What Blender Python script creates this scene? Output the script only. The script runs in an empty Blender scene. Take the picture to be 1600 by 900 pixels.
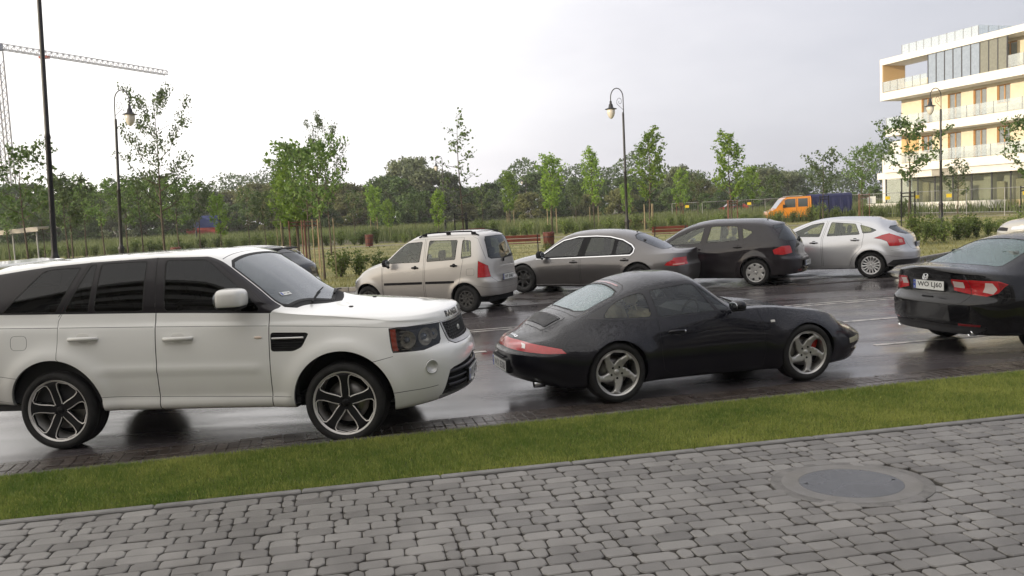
import bpy, math, random
import numpy as np
from mathutils import Vector, Matrix, Euler
from mathutils.geometry import delaunay_2d_cdt
R = math.radians
PI = math.pi
random.seed(7)
rng = np.random.default_rng(7)
SC = bpy.context.scene
C = SC.collection

# ---------------------------------------------------------------- camera
PITCH, ROLL, CAMH, FPX = .0895, .048, 2.03, 1340.0
cd = bpy.data.cameras.new('camera')
cam = bpy.data.objects.new('camera', cd)
C.objects.link(cam)
cd.sensor_fit = 'HORIZONTAL'
cd.sensor_width = 36.0
cd.lens = 36.0*FPX/1600.0
cd.clip_start = .05
cd.clip_end = 3000
cp, sp = math.cos(PITCH), math.sin(PITCH)
f_ = Vector((0, cp, -sp)); u0 = Vector((0, sp, cp)); r0 = Vector((1, 0, 0))
rr_ = math.cos(ROLL)*r0 - math.sin(ROLL)*u0
uu_ = math.sin(ROLL)*r0 + math.cos(ROLL)*u0
cam.matrix_world = Matrix(((rr_.x, uu_.x, -f_.x, 0), (rr_.y, uu_.y, -f_.y, 0), (rr_.z, uu_.z, -f_.z, CAMH), (0, 0, 0, 1)))
SC.camera = cam
# depth of field off: a phone picture is sharp throughout

# ---------------------------------------------------------------- world, sun, exposure
SUN_AZ = math.atan2(-.50, -.87)      # direction towards the sun in the x/y plane (from the left, a little behind)
SUN_EL = R(10)
sdir = Vector((math.cos(SUN_AZ)*math.cos(SUN_EL), math.sin(SUN_AZ)*math.cos(SUN_EL), math.sin(SUN_EL)))
w = bpy.data.worlds.new('World'); SC.world = w; w.use_nodes = True
nt = w.node_tree; nt.nodes.clear()
def N(t, typ, **kw):
    n = t.nodes.new(typ)
    for k, v in kw.items():
        if k.startswith('i_'):
            n.inputs[int(k[2:])].default_value = v
        else:
            setattr(n, k, v)
    return n
def L(t, a, b): t.links.new(a, b)
out = N(nt, 'ShaderNodeOutputWorld'); bg = N(nt, 'ShaderNodeBackground')
sky = N(nt, 'ShaderNodeTexSky', sky_type='NISHITA', sun_disc=False, sun_elevation=SUN_EL,
        sun_rotation=math.atan2(sdir.x, sdir.y), air_density=1.0, dust_density=2.5, ozone_density=1.0)
tc = N(nt, 'ShaderNodeTexCoord')
# broken evening overcast: a bright veil on the left, blue-grey cloud on the right
dot = N(nt, 'ShaderNodeVectorMath', operation='DOT_PRODUCT'); dot.inputs[1].default_value = (-.86, -.10, .30)
L(nt, tc.outputs['Generated'], dot.inputs[0])
rmp = N(nt, 'ShaderNodeValToRGB')
e = rmp.color_ramp.elements
e[0].position = .20; e[0].color = (.26, .268, .305, 1)
e[1].position = .95; e[1].color = (1.0, .95, .88, 1)
for p_, c_ in ((.33, (.415, .415, .460, 1)), (.42, (.55, .54, .575, 1)), (.52, (.74, .725, .735, 1)), (.64, (.97, .94, .92, 1))):
    k = rmp.color_ramp.elements.new(p_); k.color = c_
mr = N(nt, 'ShaderNodeMapRange'); mr.inputs[1].default_value = -1; mr.inputs[2].default_value = 1
L(nt, dot.outputs['Value'], mr.inputs[0])
mapn = N(nt, 'ShaderNodeMapping'); mapn.inputs['Scale'].default_value = (1.2, 1.2, 3.5)
L(nt, tc.outputs['Generated'], mapn.inputs[0])
nz = N(nt, 'ShaderNodeTexNoise'); nz.inputs['Scale'].default_value = 1.6; nz.inputs['Detail'].default_value = 5; nz.inputs['Roughness'].default_value = .55
L(nt, mapn.outputs[0], nz.inputs['Vector'])
ma = N(nt, 'ShaderNodeMath', operation='MULTIPLY_ADD'); ma.inputs[1].default_value = .24; ma.inputs[2].default_value = -.12
L(nt, nz.outputs['Fac'], ma.inputs[0])
ad = N(nt, 'ShaderNodeMath', operation='ADD'); L(nt, mr.outputs[0], ad.inputs[0]); L(nt, ma.outputs[0], ad.inputs[1])
L(nt, ad.outputs[0], rmp.inputs['Fac'])
sc_ = N(nt, 'ShaderNodeVectorMath', operation='SCALE'); sc_.inputs['Scale'].default_value = 10.6
L(nt, rmp.outputs['Color'], sc_.inputs[0])
mx = N(nt, 'ShaderNodeMix', data_type='RGBA'); mx.inputs[0].default_value = .88
L(nt, sky.outputs['Color'], mx.inputs[6]); L(nt, sc_.outputs[0], mx.inputs[7])
L(nt, mx.outputs[2], bg.inputs['Color']); bg.inputs['Strength'].default_value = .10
L(nt, bg.outputs[0], out.inputs['Surface'])
sl = bpy.data.lights.new('sun', 'SUN'); sl.energy = 2.8; sl.angle = R(.8); sl.color = (1.0, .85, .63)
so = bpy.data.objects.new('sun', sl); C.objects.link(so)
so.rotation_euler = (-sdir).to_track_quat('-Z', 'Y').to_euler()
so.location = (-30, -20, 40)
SC.render.engine = 'CYCLES'
SC.view_settings.view_transform = 'Standard'
SC.view_settings.look = 'None'
SC.view_settings.gamma = 1
SC.view_settings.use_curve_mapping = False
SC.view_settings.exposure = 0.76
SC.cycles.max_bounces = 8
SC.cycles.transparent_max_bounces = 16
SC.cycles.sample_clamp_indirect = 6

# ---------------------------------------------------------------- materials
MATS = {}
def pmat(name, col, rough=.5, metal=0, coat=0, spec=.5, noise=.08, nscale=8, bump=0, bscale=40, emit=None, col2=None, trans=0, sheen=0, ior=1.45, coatr=.03, alpha=1):
    """procedural material: colour with noise variation, optional bump"""
    if name in MATS: return MATS[name]
    m = bpy.data.materials.new(name); m.use_nodes = True; t = m.node_tree
    b = t.nodes['Principled BSDF']
    g = N(t, 'ShaderNodeTexCoord')
    n = N(t, 'ShaderNodeTexNoise'); n.inputs['Scale'].default_value = nscale; n.inputs['Detail'].default_value = 5
    L(t, g.outputs['Object'], n.inputs['Vector'])
    mixn = N(t, 'ShaderNodeMix', data_type='RGBA')
    c1 = tuple(c*(1-noise) for c in col[:3])+(1,)
    c2 = tuple(min(1, c*(1+noise)) for c in (col2 or col)[:3])+(1,)
    mixn.inputs[6].default_value = c1; mixn.inputs[7].default_value = c2
    cr = N(t, 'ShaderNodeMapRange'); cr.inputs[1].default_value = .3; cr.inputs[2].default_value = .7
    L(t, n.outputs['Fac'], cr.inputs[0]); L(t, cr.outputs[0], mixn.inputs[0])
    L(t, mixn.outputs[2], b.inputs['Base Color'])
    b.inputs['Roughness'].default_value = rough; b.inputs['Metallic'].default_value = metal
    b.inputs['Specular IOR Level'].default_value = spec
    b.inputs['Coat Weight'].default_value = coat; b.inputs['Coat Roughness'].default_value = coatr
    b.inputs['IOR'].default_value = ior
    if trans: b.inputs['Transmission Weight'].default_value = trans
    if bump:
        n2 = N(t, 'ShaderNodeTexNoise'); n2.inputs['Scale'].default_value = bscale; n2.inputs['Detail'].default_value = 4
        L(t, g.outputs['Object'], n2.inputs['Vector'])
        bp = N(t, 'ShaderNodeBump'); bp.inputs['Strength'].default_value = bump; bp.inputs['Distance'].default_value = .01
        L(t, n2.outputs['Fac'], bp.inputs['Height']); L(t, bp.outputs[0], b.inputs['Normal'])
    if emit:
        b.inputs['Emission Color'].default_value = tuple(emit[:3])+(1,); b.inputs['Emission Strength'].default_value = emit[3]
    MATS[name] = m
    return m
def paint(name, col, metal=0.0, rough=.35, drops=.0, dirt=.25, dirtcol=(.12, .10, .08), coat=1.0, flake=0):
    """car paint under a clear coat, rain beads on the upward faces, road film low down"""
    if name in MATS: return MATS[name]
    m = bpy.data.materials.new(name); m.use_nodes = True; t = m.node_tree
    b = t.nodes['Principled BSDF']
    g = N(t, 'ShaderNodeTexCoord'); geo = N(t, 'ShaderNodeNewGeometry')
    sep = N(t, 'ShaderNodeSeparateXYZ'); L(t, g.outputs['Object'], sep.inputs[0])
    n = N(t, 'ShaderNodeTexNoise'); n.inputs['Scale'].default_value = 3.5; n.inputs['Detail'].default_value = 6
    L(t, g.outputs['Object'], n.inputs['Vector'])
    hz = N(t, 'ShaderNodeMapRange'); hz.inputs[1].default_value = .75; hz.inputs[2].default_value = .22
    L(t, sep.outputs['Z'], hz.inputs[0])
    mu = N(t, 'ShaderNodeMath', operation='MULTIPLY'); L(t, hz.outputs[0], mu.inputs[0]); L(t, n.outputs['Fac'], mu.inputs[1])
    mu2 = N(t, 'ShaderNodeMath', operation='MULTIPLY'); L(t, mu.outputs[0], mu2.inputs[0]); mu2.inputs[1].default_value = dirt*1.6
    mxn = N(t, 'ShaderNodeMix', data_type='RGBA'); mxn.inputs[6].default_value = tuple(col)+(1,); mxn.inputs[7].default_value = tuple(dirtcol)+(1,)
    L(t, mu2.outputs[0], mxn.inputs[0]); L(t, mxn.outputs[2], b.inputs['Base Color'])
    b.inputs['Metallic'].default_value = metal; b.inputs['Specular IOR Level'].default_value = .5 if max(col) > .05 else .05
    r2 = N(t, 'ShaderNodeMath', operation='MULTIPLY_ADD'); L(t, mu2.outputs[0], r2.inputs[0]); r2.inputs[1].default_value = .5; r2.inputs[2].default_value = rough
    L(t, r2.outputs[0], b.inputs['Roughness'])
    b.inputs['Coat Weight'].default_value = coat; 
    cr_ = N(t, 'ShaderNodeMath', operation='MULTIPLY_ADD'); L(t, mu2.outputs[0], cr_.inputs[0]); cr_.inputs[1].default_value = .5; cr_.inputs[2].default_value = .04
    L(t, cr_.outputs[0], b.inputs['Coat Roughness'])
    if drops:
        v = N(t, 'ShaderNodeTexVoronoi', feature='F1'); v.inputs['Scale'].default_value = 78; v.inputs['Randomness'].default_value = 1
        L(t, g.outputs['Object'], v.inputs['Vector'])
        n3 = N(t, 'ShaderNodeTexNoise'); n3.inputs['Scale'].default_value = 30
        L(t, g.outputs['Object'], n3.inputs['Vector'])
        vm = N(t, 'ShaderNodeMapRange'); vm.interpolation_type = 'SMOOTHSTEP'; vm.inputs[1].default_value = .46; vm.inputs[2].default_value = .20
        L(t, v.outputs['Distance'], vm.inputs[0])
        nm = N(t, 'ShaderNodeMapRange'); nm.inputs[1].default_value = .36; nm.inputs[2].default_value = .46
        L(t, n3.outputs['Fac'], nm.inputs[0])
        sn = N(t, 'ShaderNodeSeparateXYZ'); L(t, geo.outputs['Normal'], sn.inputs[0])
        um = N(t, 'ShaderNodeMapRange'); um.inputs[1].default_value = .22; um.inputs[2].default_value = .7; um.inputs[3].default_value = 0
        L(t, sn.outputs['Z'], um.inputs[0])
        m1 = N(t, 'ShaderNodeMath', operation='MULTIPLY'); L(t, vm.outputs[0], m1.inputs[0]); L(t, nm.outputs[0], m1.inputs[1])
        m2 = N(t, 'ShaderNodeMath', operation='MULTIPLY'); L(t, m1.outputs[0], m2.inputs[0]); L(t, um.outputs[0], m2.inputs[1])
        bp = N(t, 'ShaderNodeBump'); bp.inputs['Strength'].default_value = drops; bp.inputs['Distance'].default_value = .010*drops
        L(t, m2.outputs[0], bp.inputs['Height']); L(t, bp.outputs[0], b.inputs['Coat Normal']); L(t, bp.outputs[0], b.inputs['Normal'])
    MATS[name] = m
    return m
def glass(name, tint=(.5, .55, .52), film=0.0, filmcol=(.35, .45, .45), rough=.01, ior=1.5, drops=0):
    """car or window glass: tinted see-through pane with mirror reflection by angle, optional diffuse film for rain haze or for a painted-in reflection"""
    if name in MATS: return MATS[name]
    m = bpy.data.materials.new(name); m.use_nodes = True; t = m.node_tree
    t.nodes.remove(t.nodes['Principled BSDF']); o = t.nodes['Material Output']
    tr = N(t, 'ShaderNodeBsdfTransparent'); tr.inputs[0].default_value = tuple(tint)+(1,)
    gl = N(t, 'ShaderNodeBsdfGlossy'); gl.inputs['Roughness'].default_value = rough; gl.inputs[0].default_value = (.95, .97, 1, 1)
    fr = N(t, 'ShaderNodeFresnel'); fr.inputs[0].default_value = ior
    g = N(t, 'ShaderNodeTexCoord'); nn = N(t, 'ShaderNodeTexNoise'); nn.inputs['Scale'].default_value = 5; nn.inputs['Detail'].default_value = 6
    L(t, g.outputs['Object'], nn.inputs['Vector'])
    df = N(t, 'ShaderNodeBsdfDiffuse'); df.inputs[0].default_value = tuple(filmcol)+(1,)
    m0 = N(t, 'ShaderNodeMixShader'); fm = N(t, 'ShaderNodeMath', operation='MULTIPLY_ADD'); fm.inputs[1].default_value = film*.5; fm.inputs[2].default_value = film*.75
    L(t, nn.outputs['Fac'], fm.inputs[0]); L(t, fm.outputs[0], m0.inputs[0]); L(t, tr.outputs[0], m0.inputs[1]); L(t, df.outputs[0], m0.inputs[2])
    ms = N(t, 'ShaderNodeMixShader')
    L(t, fr.outputs[0], ms.inputs[0]); L(t, m0.outputs[0], ms.inputs[1]); L(t, gl.outputs[0], ms.inputs[2])
    if drops:
        v = N(t, 'ShaderNodeTexVoronoi'); v.inputs['Scale'].default_value = 90; L(t, g.outputs['Object'], v.inputs['Vector'])
        vm = N(t, 'ShaderNodeMapRange'); vm.inputs[1].default_value = .45; vm.inputs[2].default_value = .1; L(t, v.outputs['Distance'], vm.inputs[0])
        bp = N(t, 'ShaderNodeBump'); bp.inputs['Strength'].default_value = drops; bp.inputs['Distance'].default_value = .004
        L(t, vm.outputs[0], bp.inputs['Height']); L(t, bp.outputs[0], gl.inputs['Normal']); L(t, bp.outputs[0], fr.inputs['Normal'])
    L(t, ms.outputs[0], o.inputs['Surface'])
    MATS[name] = m
    return m

# ---------------------------------------------------------------- object helpers
def link(o, parent=None):
    C.objects.link(o)
    if parent is not None: o.parent = parent
    return o
def tag(o, label=None, cat=None, group=None, kind=None):
    if label: o['label'] = label
    if cat: o['category'] = cat
    if group: o['group'] = group
    if kind: o['kind'] = kind
    return o
def empty(name, loc=(0, 0, 0), rz=0, label=None, cat=None, group=None):
    o = bpy.data.objects.new(name, None); o.location = loc; o.rotation_euler = (0, 0, rz)
    o.empty_display_size = .2
    C.objects.link(o); tag(o, label, cat, group); return o
def mesh_obj(name, V, F, mats, parent=None, mi=None, smooth=False, normals=None, loc=None, rot=None):
    me = bpy.data.meshes.new(name)
    me.from_pydata([tuple(v) for v in V], [], [tuple(int(i) for i in f) for f in F])
    for m in (mats if isinstance(mats, (list, tuple)) else [mats]): me.materials.append(m)
    if mi is not None: me.polygons.foreach_set('material_index', np.asarray(mi, dtype=np.int32))
    if smooth is True: me.polygons.foreach_set('use_smooth', np.ones(len(me.polygons), dtype=bool))
    elif smooth is not False and smooth is not None: me.polygons.foreach_set('use_smooth', np.asarray(smooth, dtype=bool))
    if normals is not None: me.normals_split_custom_set_from_vertices([tuple(n) for n in normals])
    me.update()
    o = bpy.data.objects.new(name, me)
    if loc is not None: o.location = loc
    if rot is not None: o.rotation_euler = rot
    return link(o, parent)
class MB:
    """collects shapes into one mesh"""
    def __init__(s): s.V = []; s.F = []; s.M = []; s.S = []
    def add(s, V, F, m=0, sm=False):
        b = len(s.V); s.V += [tuple(v) for v in V]
        for f in F: s.F.append(tuple(b+i for i in f)); s.M.append(m); s.S.append(sm)
        return s
    def box(s, c, d, rz=0, m=0, rx=0, ry=0, bev=0):
        x, y, z = d[0]/2, d[1]/2, d[2]/2
        Rm = Euler((rx, ry, rz)).to_matrix(); cc = Vector(c)
        if not bev:
            P = [(-x, -y, -z), (x, -y, -z), (x, y, -z), (-x, y, -z), (-x, -y, z), (x, -y, z), (x, y, z), (-x, y, z)]
            F = [(0, 3, 2, 1), (4, 5, 6, 7), (0, 1, 5, 4), (1, 2, 6, 5), (2, 3, 7, 6), (3, 0, 4, 7)]
        else:
            P = []; b = min(bev, x*.9, y*.9, z*.9)
            for zz, ins in ((-z, b), (-z+b, 0), (z-b, 0), (z, b)):
                for sx, sy, a in ((-1, -1, 0), (-1, -1, 1), (1, -1, 1), (1, -1, 0), (1, 1, 0), (1, 1, 1), (-1, 1, 1), (-1, 1, 0)):
                    px = sx*(x-ins-(b if a == 1 else 0)); py = sy*(y-ins-(b if a == 0 else 0)); P.append((px, py, zz))
            F = [tuple(range(7, -1, -1)), tuple(range(24, 32))]
            for k in range(3):
                for i in range(8):
                    j = (i+1) % 8; F.append((k*8+i, k*8+j, k*8+8+j, k*8+8+i))
        return s.add([cc+Rm@Vector(p) for p in P], F, m, False)
    def tube(s, pts, rad, n=8, m=0, caps=True, sm=True):
        pts = [Vector(p) for p in pts]
        if not hasattr(rad, '__len__'): rad = [rad]*len(pts)
        V = []; F = []
        ref = None
        for i, p in enumerate(pts):
            t = (pts[min(i+1, len(pts)-1)]-pts[max(i-1, 0)]).normalized()
            if ref is None:
                ref = Vector((0, 0, 1)) if abs(t.z) < .9 else Vector((1, 0, 0))
            a = t.cross(ref)
            if a.length < 1e-4: a = t.cross(Vector((0, 1, 0)))
            a.normalize(); b = t.cross(a).normalized(); ref = -b if False else ref
            for k in range(n):
                th = 2*PI*k/n; V.append(p+(a*math.cos(th)+b*math.sin(th))*rad[i])
        for i in range(len(pts)-1):
            for k in range(n):
                k2 = (k+1) % n; F.append((i*n+k, i*n+k2, (i+1)*n+k2, (i+1)*n+k))
        s.add(V, F, m, sm)
        if caps:
            s.add(V[:n], [tuple(range(n))], m); s.add(V[-n:], [tuple(range(n-1, -1, -1))], m)
        return s
    def lathe(s, prof, n=32, m=0, axis='z', c=(0, 0, 0), sm=True):
        """prof: (radius, height) pairs"""
        V = []; F = []; cc = Vector(c)
        for r, h in prof:
            for k in range(n):
                th = 2*PI*k/n
                p = (r*math.cos(th), r*math.sin(th), h) if axis == 'z' else ((r*math.cos(th), h, r*math.sin(th)) if axis == 'y' else (h, r*math.cos(th), r*math.sin(th)))
                V.append(cc+Vector(p))
        for i in range(len(prof)-1):
            for k in range(n):
                k2 = (k+1) % n; F.append((i*n+k, i*n+k2, (i+1)*n+k2, (i+1)*n+k))
        return s.add(V, F, m, sm)
    def prism(s, poly, h0, h1, m=0, plane='xy', off=0):
        """extrude a 2D polygon; plane gives its axes, h0..h1 along the third"""
        def P(a, b, h): return (a, b, h) if plane == 'xy' else ((a, h, b) if plane == 'xz' else (h, a, b))
        n = len(poly); V = [P(a, b, h0) for a, b in poly]+[P(a, b, h1) for a, b in poly]
        F = [tuple(range(n-1, -1, -1)), tuple(range(n, 2*n))]+[(i, (i+1) % n, n+(i+1) % n, n+i) for i in range(n)]
        return s.add(V, F, m)
    def xf(s, M, start=0):
        for i in range(start, len(s.V)): s.V[i] = tuple(M@Vector(s.V[i]))
        return s
    def build(s, name, mats, parent=None, loc=None, rot=None):
        return mesh_obj(name, s.V, s.F, mats, parent, s.M, s.S, loc=loc, rot=rot)
def copy_tree(o, parent=None):
    c = o.copy(); C.objects.link(c)
    if parent is not None: c.parent = parent
    for ch in list(o.children): copy_tree(ch, c)
    return c
_tc = {}
def text_mesh(s, size=1.0, extrude=0, bold=0, shear=0, font=None):
    """2D text outline as (verts, faces), centred on x"""
    key = (s, size, extrude, bold, shear)
    if key in _tc: return _tc[key]
    cu = bpy.data.curves.new('t', 'FONT'); cu.body = s; cu.size = size; cu.align_x = 'CENTER'; cu.offset = bold; cu.shear = shear
    cu.resolution_u = 3; cu.extrude = extrude
    o = bpy.data.objects.new('t', cu); me = bpy.data.meshes.new_from_object(o)
    V = np.array([v.co[:] for v in me.vertices]) if len(me.vertices) else np.zeros((0, 3))
    F = [tuple(p.vertices) for p in me.polygons]
    bpy.data.objects.remove(o); bpy.data.curves.remove(cu); bpy.data.meshes.remove(me)
    _tc[key] = (V, F); return V, F

# ---------------------------------------------------------------- 2D regions by constrained triangulation
def densify(P, d, closed=True):
    out = []
    n = len(P)
    for i in range(n if closed else n-1):
        a, b = np.array(P[i], float), np.array(P[(i+1) % n], float)
        k = max(1, int(math.ceil(np.linalg.norm(b-a)/d)))
        for j in range(k): out.append(a+(b-a)*j/k)
    if not closed: out.append(np.array(P[-1], float))
    return np.array(out)
def area(P):
    P = np.asarray(P); x, y = P[:, 0], P[:, 1]
    return .5*np.sum(x*np.roll(y, -1)-np.roll(x, -1)*y)
def inset(P, d):
    """move a polygon inwards by d"""
    P = np.asarray(P, float)
    if area(P) < 0: P = P[::-1]
    keep = [0]
    for i in range(1, len(P)):
        if np.linalg.norm(P[i]-P[keep[-1]]) > 1e-5: keep.append(i)
    P = P[keep]
    a = P-np.roll(P, 1, 0); b = np.roll(P, -1, 0)-P
    a /= np.linalg.norm(a, axis=1)[:, None]+1e-12; b /= np.linalg.norm(b, axis=1)[:, None]+1e-12
    na = np.stack([-a[:, 1], a[:, 0]], 1); nb = np.stack([-b[:, 1], b[:, 0]], 1)
    n = na+nb; ln = np.linalg.norm(n, axis=1)[:, None]+1e-9; n /= ln
    co = np.clip((n*na).sum(1), .5, 1)[:, None]
    return P+n*d/co
def round_poly(P, r, k=4):
    """round the corners of a polygon"""
    out = []; n = len(P)
    for i in range(n):
        p = np.array(P[i], float); a = np.array(P[i-1], float)-p; b = np.array(P[(i+1) % n], float)-p
        la, lb = np.linalg.norm(a), np.linalg.norm(b); q = min(r, la*.45, lb*.45)
        A = p+a/la*q; B = p+b/lb*q
        for j in range(k+1):
            t = j/k; out.append((1-t)**2*A+2*t*(1-t)*p+t*t*B)
    return np.array(out)
def cdt_regions(domain, feats, lattice):
    """triangulate; feats = [(label, polygon)], later ones win. returns verts, tris, labels"""
    V = [tuple(p) for p in domain]; nd = len(V)
    E = [(i, (i+1) % nd) for i in range(nd)]
    for lb, P in feats:
        b = len(V); n = len(P); V += [tuple(p) for p in P]; E += [(b+i, b+(i+1) % n) for i in range(n)]
    V += [tuple(p) for p in lattice]
    vo, eo, fo, ov, oe, of = delaunay_2d_cdt([Vector(v) for v in V], E, [], 0, 1e-5, False)
    VO = np.array([v[:] for v in vo]); T = np.array([tuple(f) for f in fo]); c = VO[T].mean(1)
    lab = np.full(len(T), -1)
    def pip(P, Q):
        r = np.zeros(len(Q), bool); n = len(P)
        for i in range(n):
            (x0, y0), (x1, y1) = P[i], P[(i+1) % n]
            if y0 == y1: continue
            k = ((y0 > Q[:, 1]) != (y1 > Q[:, 1])) & (Q[:, 0] < (x1-x0)*(Q[:, 1]-y0)/(y1-y0)+x0)
            r ^= k
        return r
    for i, (lb, P) in enumerate(feats):
        P = np.asarray(P, float); lo, hi = P.min(0), P.max(0)
        k = np.where(((c >= lo) & (c <= hi)).all(1))[0]
        if len(k): lab[k[pip(P, c[k])]] = i
    dom = np.asarray(domain, float); ok = pip(dom, c) if len(dom) > 8 else np.ones(len(c), bool)
    labs = [feats[i][0] if i >= 0 else 'base' for i in lab[ok]]
    return VO, [tuple(t) for t in T[ok]], labs
DEBUG = 0
# ---------------------------------------------------------------- car body surface
def pchip(pts):
    pts = sorted(pts); x = np.array([p[0] for p in pts], float); y = np.array([p[1] for p in pts], float)
    if len(x) == 1: return lambda q: np.full(np.shape(q), y[0], float)
    h = np.diff(x); dl = np.diff(y)/h; m = np.zeros(len(x)); m[0] = dl[0]; m[-1] = dl[-1]
    for i in range(1, len(x)-1):
        if dl[i-1]*dl[i] > 0:
            w1 = 2*h[i]+h[i-1]; w2 = h[i]+2*h[i-1]; m[i] = (w1+w2)/(w1/dl[i-1]+w2/dl[i])
    def f(q):
        q = np.clip(np.asarray(q, float), x[0], x[-1]); k = np.clip(np.searchsorted(x, q)-1, 0, len(h)-1)
        t = (q-x[k])/h[k]
        return (1+2*t)*(1-t)**2*y[k]+t*(1-t)**2*h[k]*m[k]+t*t*(3-2*t)*y[k+1]+t*t*(t-1)*h[k]*m[k+1]
    return f
def gsmooth(A, sig, axis, odd):
    """gaussian smoothing with mirrored ends; `odd` channels change sign in the mirror"""
    k = int(math.ceil(3*sig)); ker = np.exp(-.5*(np.arange(-k, k+1)/sig)**2); ker /= ker.sum()
    A = np.moveaxis(A, axis, 0); n = A.shape[0]
    sg = np.ones(A.shape[-1]); sg[odd] = -1
    pre = A[1:k+1][::-1].copy(); post = A[n-1-k:n-1][::-1].copy()
    if True:
        pre = pre*sg; post = post*sg
    B = np.concatenate([pre, A, post]); out_ = np.zeros_like(A)
    for i, wgt in enumerate(ker): out_ += wgt*B[i:i+n]
    return np.moveaxis(out_, 0, axis)
NC = (6, 5, 11, 16, 18, 22)
VB = np.cumsum((0,)+NC)           # v index of the section's corners A..G
VE, VF, VG = int(VB[4]), int(VB[5]), int(VB[6])
class Surf:
    def __init__(s, sp):
        s.sp = sp; g = lambda k, d=None: pchip(sp[k]) if k in sp else d
        x0, x1, ar, af, nr, nf = sp['x0'], sp['x1'], sp['ar'], sp['af'], sp['nr'], sp['nf']
        W = g('W')
        th = np.linspace(0, PI/2, 300)
        xr = x0+ar*(1-np.cos(th)**(2/nr)); rr = np.sin(th)**(2/nr)
        xm = np.linspace(x0+ar, x1-af, 200)[1:-1]
        xf = (x1-af*(1-np.cos(th)**(2/nf)))[::-1]; rf = (np.sin(th)**(2/nf))[::-1]
        X = np.concatenate([xr, xm, xf]); RT = np.concatenate([rr, np.ones(len(xm)), rf])
        Y = W(X)*RT
        s_ = np.concatenate([[0], np.cumsum(np.hypot(np.diff(X), np.diff(Y)))])
        s.A = s_[-1]; NU = sp.get('NU', 260)
        q = np.linspace(0, s.A, NU); s.NU = NU; s.hu = s.A/(NU-1)
        x = np.interp(q, s_, X); rt = np.interp(q, s_, RT); rt[0] = rt[-1] = 0
        s.xs = x; s.rt = rt; s.q = q
        w_ = W(x); zb = g('zb')(x); zm = g('zm')(x); ze = g('belt')(x); wb = w_-g('wb')(x)
        zc = g('cant')(x); wc = g('wc')(x); zt = g('top')(x); tuck = g('tuck', pchip([(0, .05)]))(x); bul = g('bul', pchip([(0, .012)]))(x)
        crown = sp.get('crown', 2.3); pu = sp.get('pu', 2.3)
        Y = []; Z = []
        def seg(fy, fz, n, last=False):
            for i in range(n+(1 if last else 0)):
                t = i/n; Y.append(fy(t)); Z.append(fz(t))
        yb = w_-tuck
        seg(lambda t: (yb-.06)*t, lambda t: zb+0*t, NC[0])
        seg(lambda t: yb-.06+.06*math.sin(t*PI/2), lambda t: zb+.06*(1-math.cos(t*PI/2)), NC[1])
        z0 = zb+.06
        seg(lambda t: w_-tuck*(1-t)**2, lambda t: z0+(zm-z0)*t, NC[2])
        seg(lambda t: w_-(w_-wb)*t**pu, lambda t: zm+(ze-zm)*t, NC[3])
        seg(lambda t: wb+(wc-wb)*t+bul*4*t*(1-t), lambda t: ze+(zc-ze)*t, NC[4])
        seg(lambda t: wc*(1-t), lambda t: zc+(zt-zc)*(1-(1-t)**crown), NC[5], True)
        Y = np.array(Y).T*rt[:, None]; Z = np.array(Z).T; Xg = np.repeat(x[:, None], Y.shape[1], 1)
        P = np.stack([Xg, Y, Z], -1); s.NV = Y.shape[1]
        P = gsmooth(P, sp.get('sv', 1.3), 1, [1]); P = gsmooth(P, sp.get('su', 1.6), 0, [1])
        P[:, 0, 1] = 0; P[:, -1, 1] = 0; P[0, :, 1] = 0; P[-1, :, 1] = 0
        # lean of nose and tail
        aw, bw = sp.get('awr', .5), sp.get('awf', .5)
        sm = lambda t: np.clip(t, 0, 1)**2*(3-2*np.clip(t, 0, 1))
        if 'gr' in sp: P[..., 0] += sm((x0+aw-x)/aw)[:, None]*g('gr')(P[..., 2])
        if 'gf' in sp: P[..., 0] += sm((x-(x1-bw))/bw)[:, None]*g('gf')(P[..., 2])
        # wheel arch flares
        for xc, zc_, ra, amp, wd in sp.get('flare', []):
            d = np.hypot(P[..., 0]-xc, P[..., 2]-zc_)
            P[..., 1] += amp*np.exp(-(np.maximum(d-ra, 0)/wd)**2)*(P[..., 2] < ze[:, None]+.02)*np.clip(P[..., 1]/.5, 0, 1)*(d < ra+4*wd)
        if 'mod' in sp: P = sp['mod'](P)
        s.P = P
        du = np.gradient(P, axis=0); dv = np.gradient(P, axis=1)
        n = np.cross(dv, du); l = np.linalg.norm(n, axis=-1)
        # fill the degenerate ends from the next row
        n = n/np.maximum(l, 1e-9)[..., None]
        for a, b in ((0, 2), (1, 2), (NU-1, NU-3), (NU-2, NU-3)): 
            pass
        n[0] = n[1]; n[-1] = n[-2]
        n[0, :, 1] = 0; n[-1, :, 1] = 0; n[:, -1, 1] = 0
        n /= np.linalg.norm(n, axis=-1)[..., None]+1e-9
        mid = n[NU//2, VB[3]]
        if mid[1] < 0: n = -n
        s.N = n
        s.hv = .042
        s.B = (s.NV-1)*s.hv
    def ev(s, ui, vi, arr=None):
        arr = s.P if arr is None else arr
        ui = np.clip(np.asarray(ui, float), 0, s.NU-1); vi = np.clip(np.asarray(vi, float), 0, s.NV-1)
        i = np.minimum(ui.astype(int), s.NU-2); j = np.minimum(vi.astype(int), s.NV-2); a = (ui-i)[..., None]; b = (vi-j)[..., None]
        return arr[i, j]*(1-a)*(1-b)+arr[i+1, j]*a*(1-b)+arr[i, j+1]*(1-a)*b+arr[i+1, j+1]*a*b
    def u_of_x(s, x): return float(np.interp(x, s.xs, np.arange(s.NU)))
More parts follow.
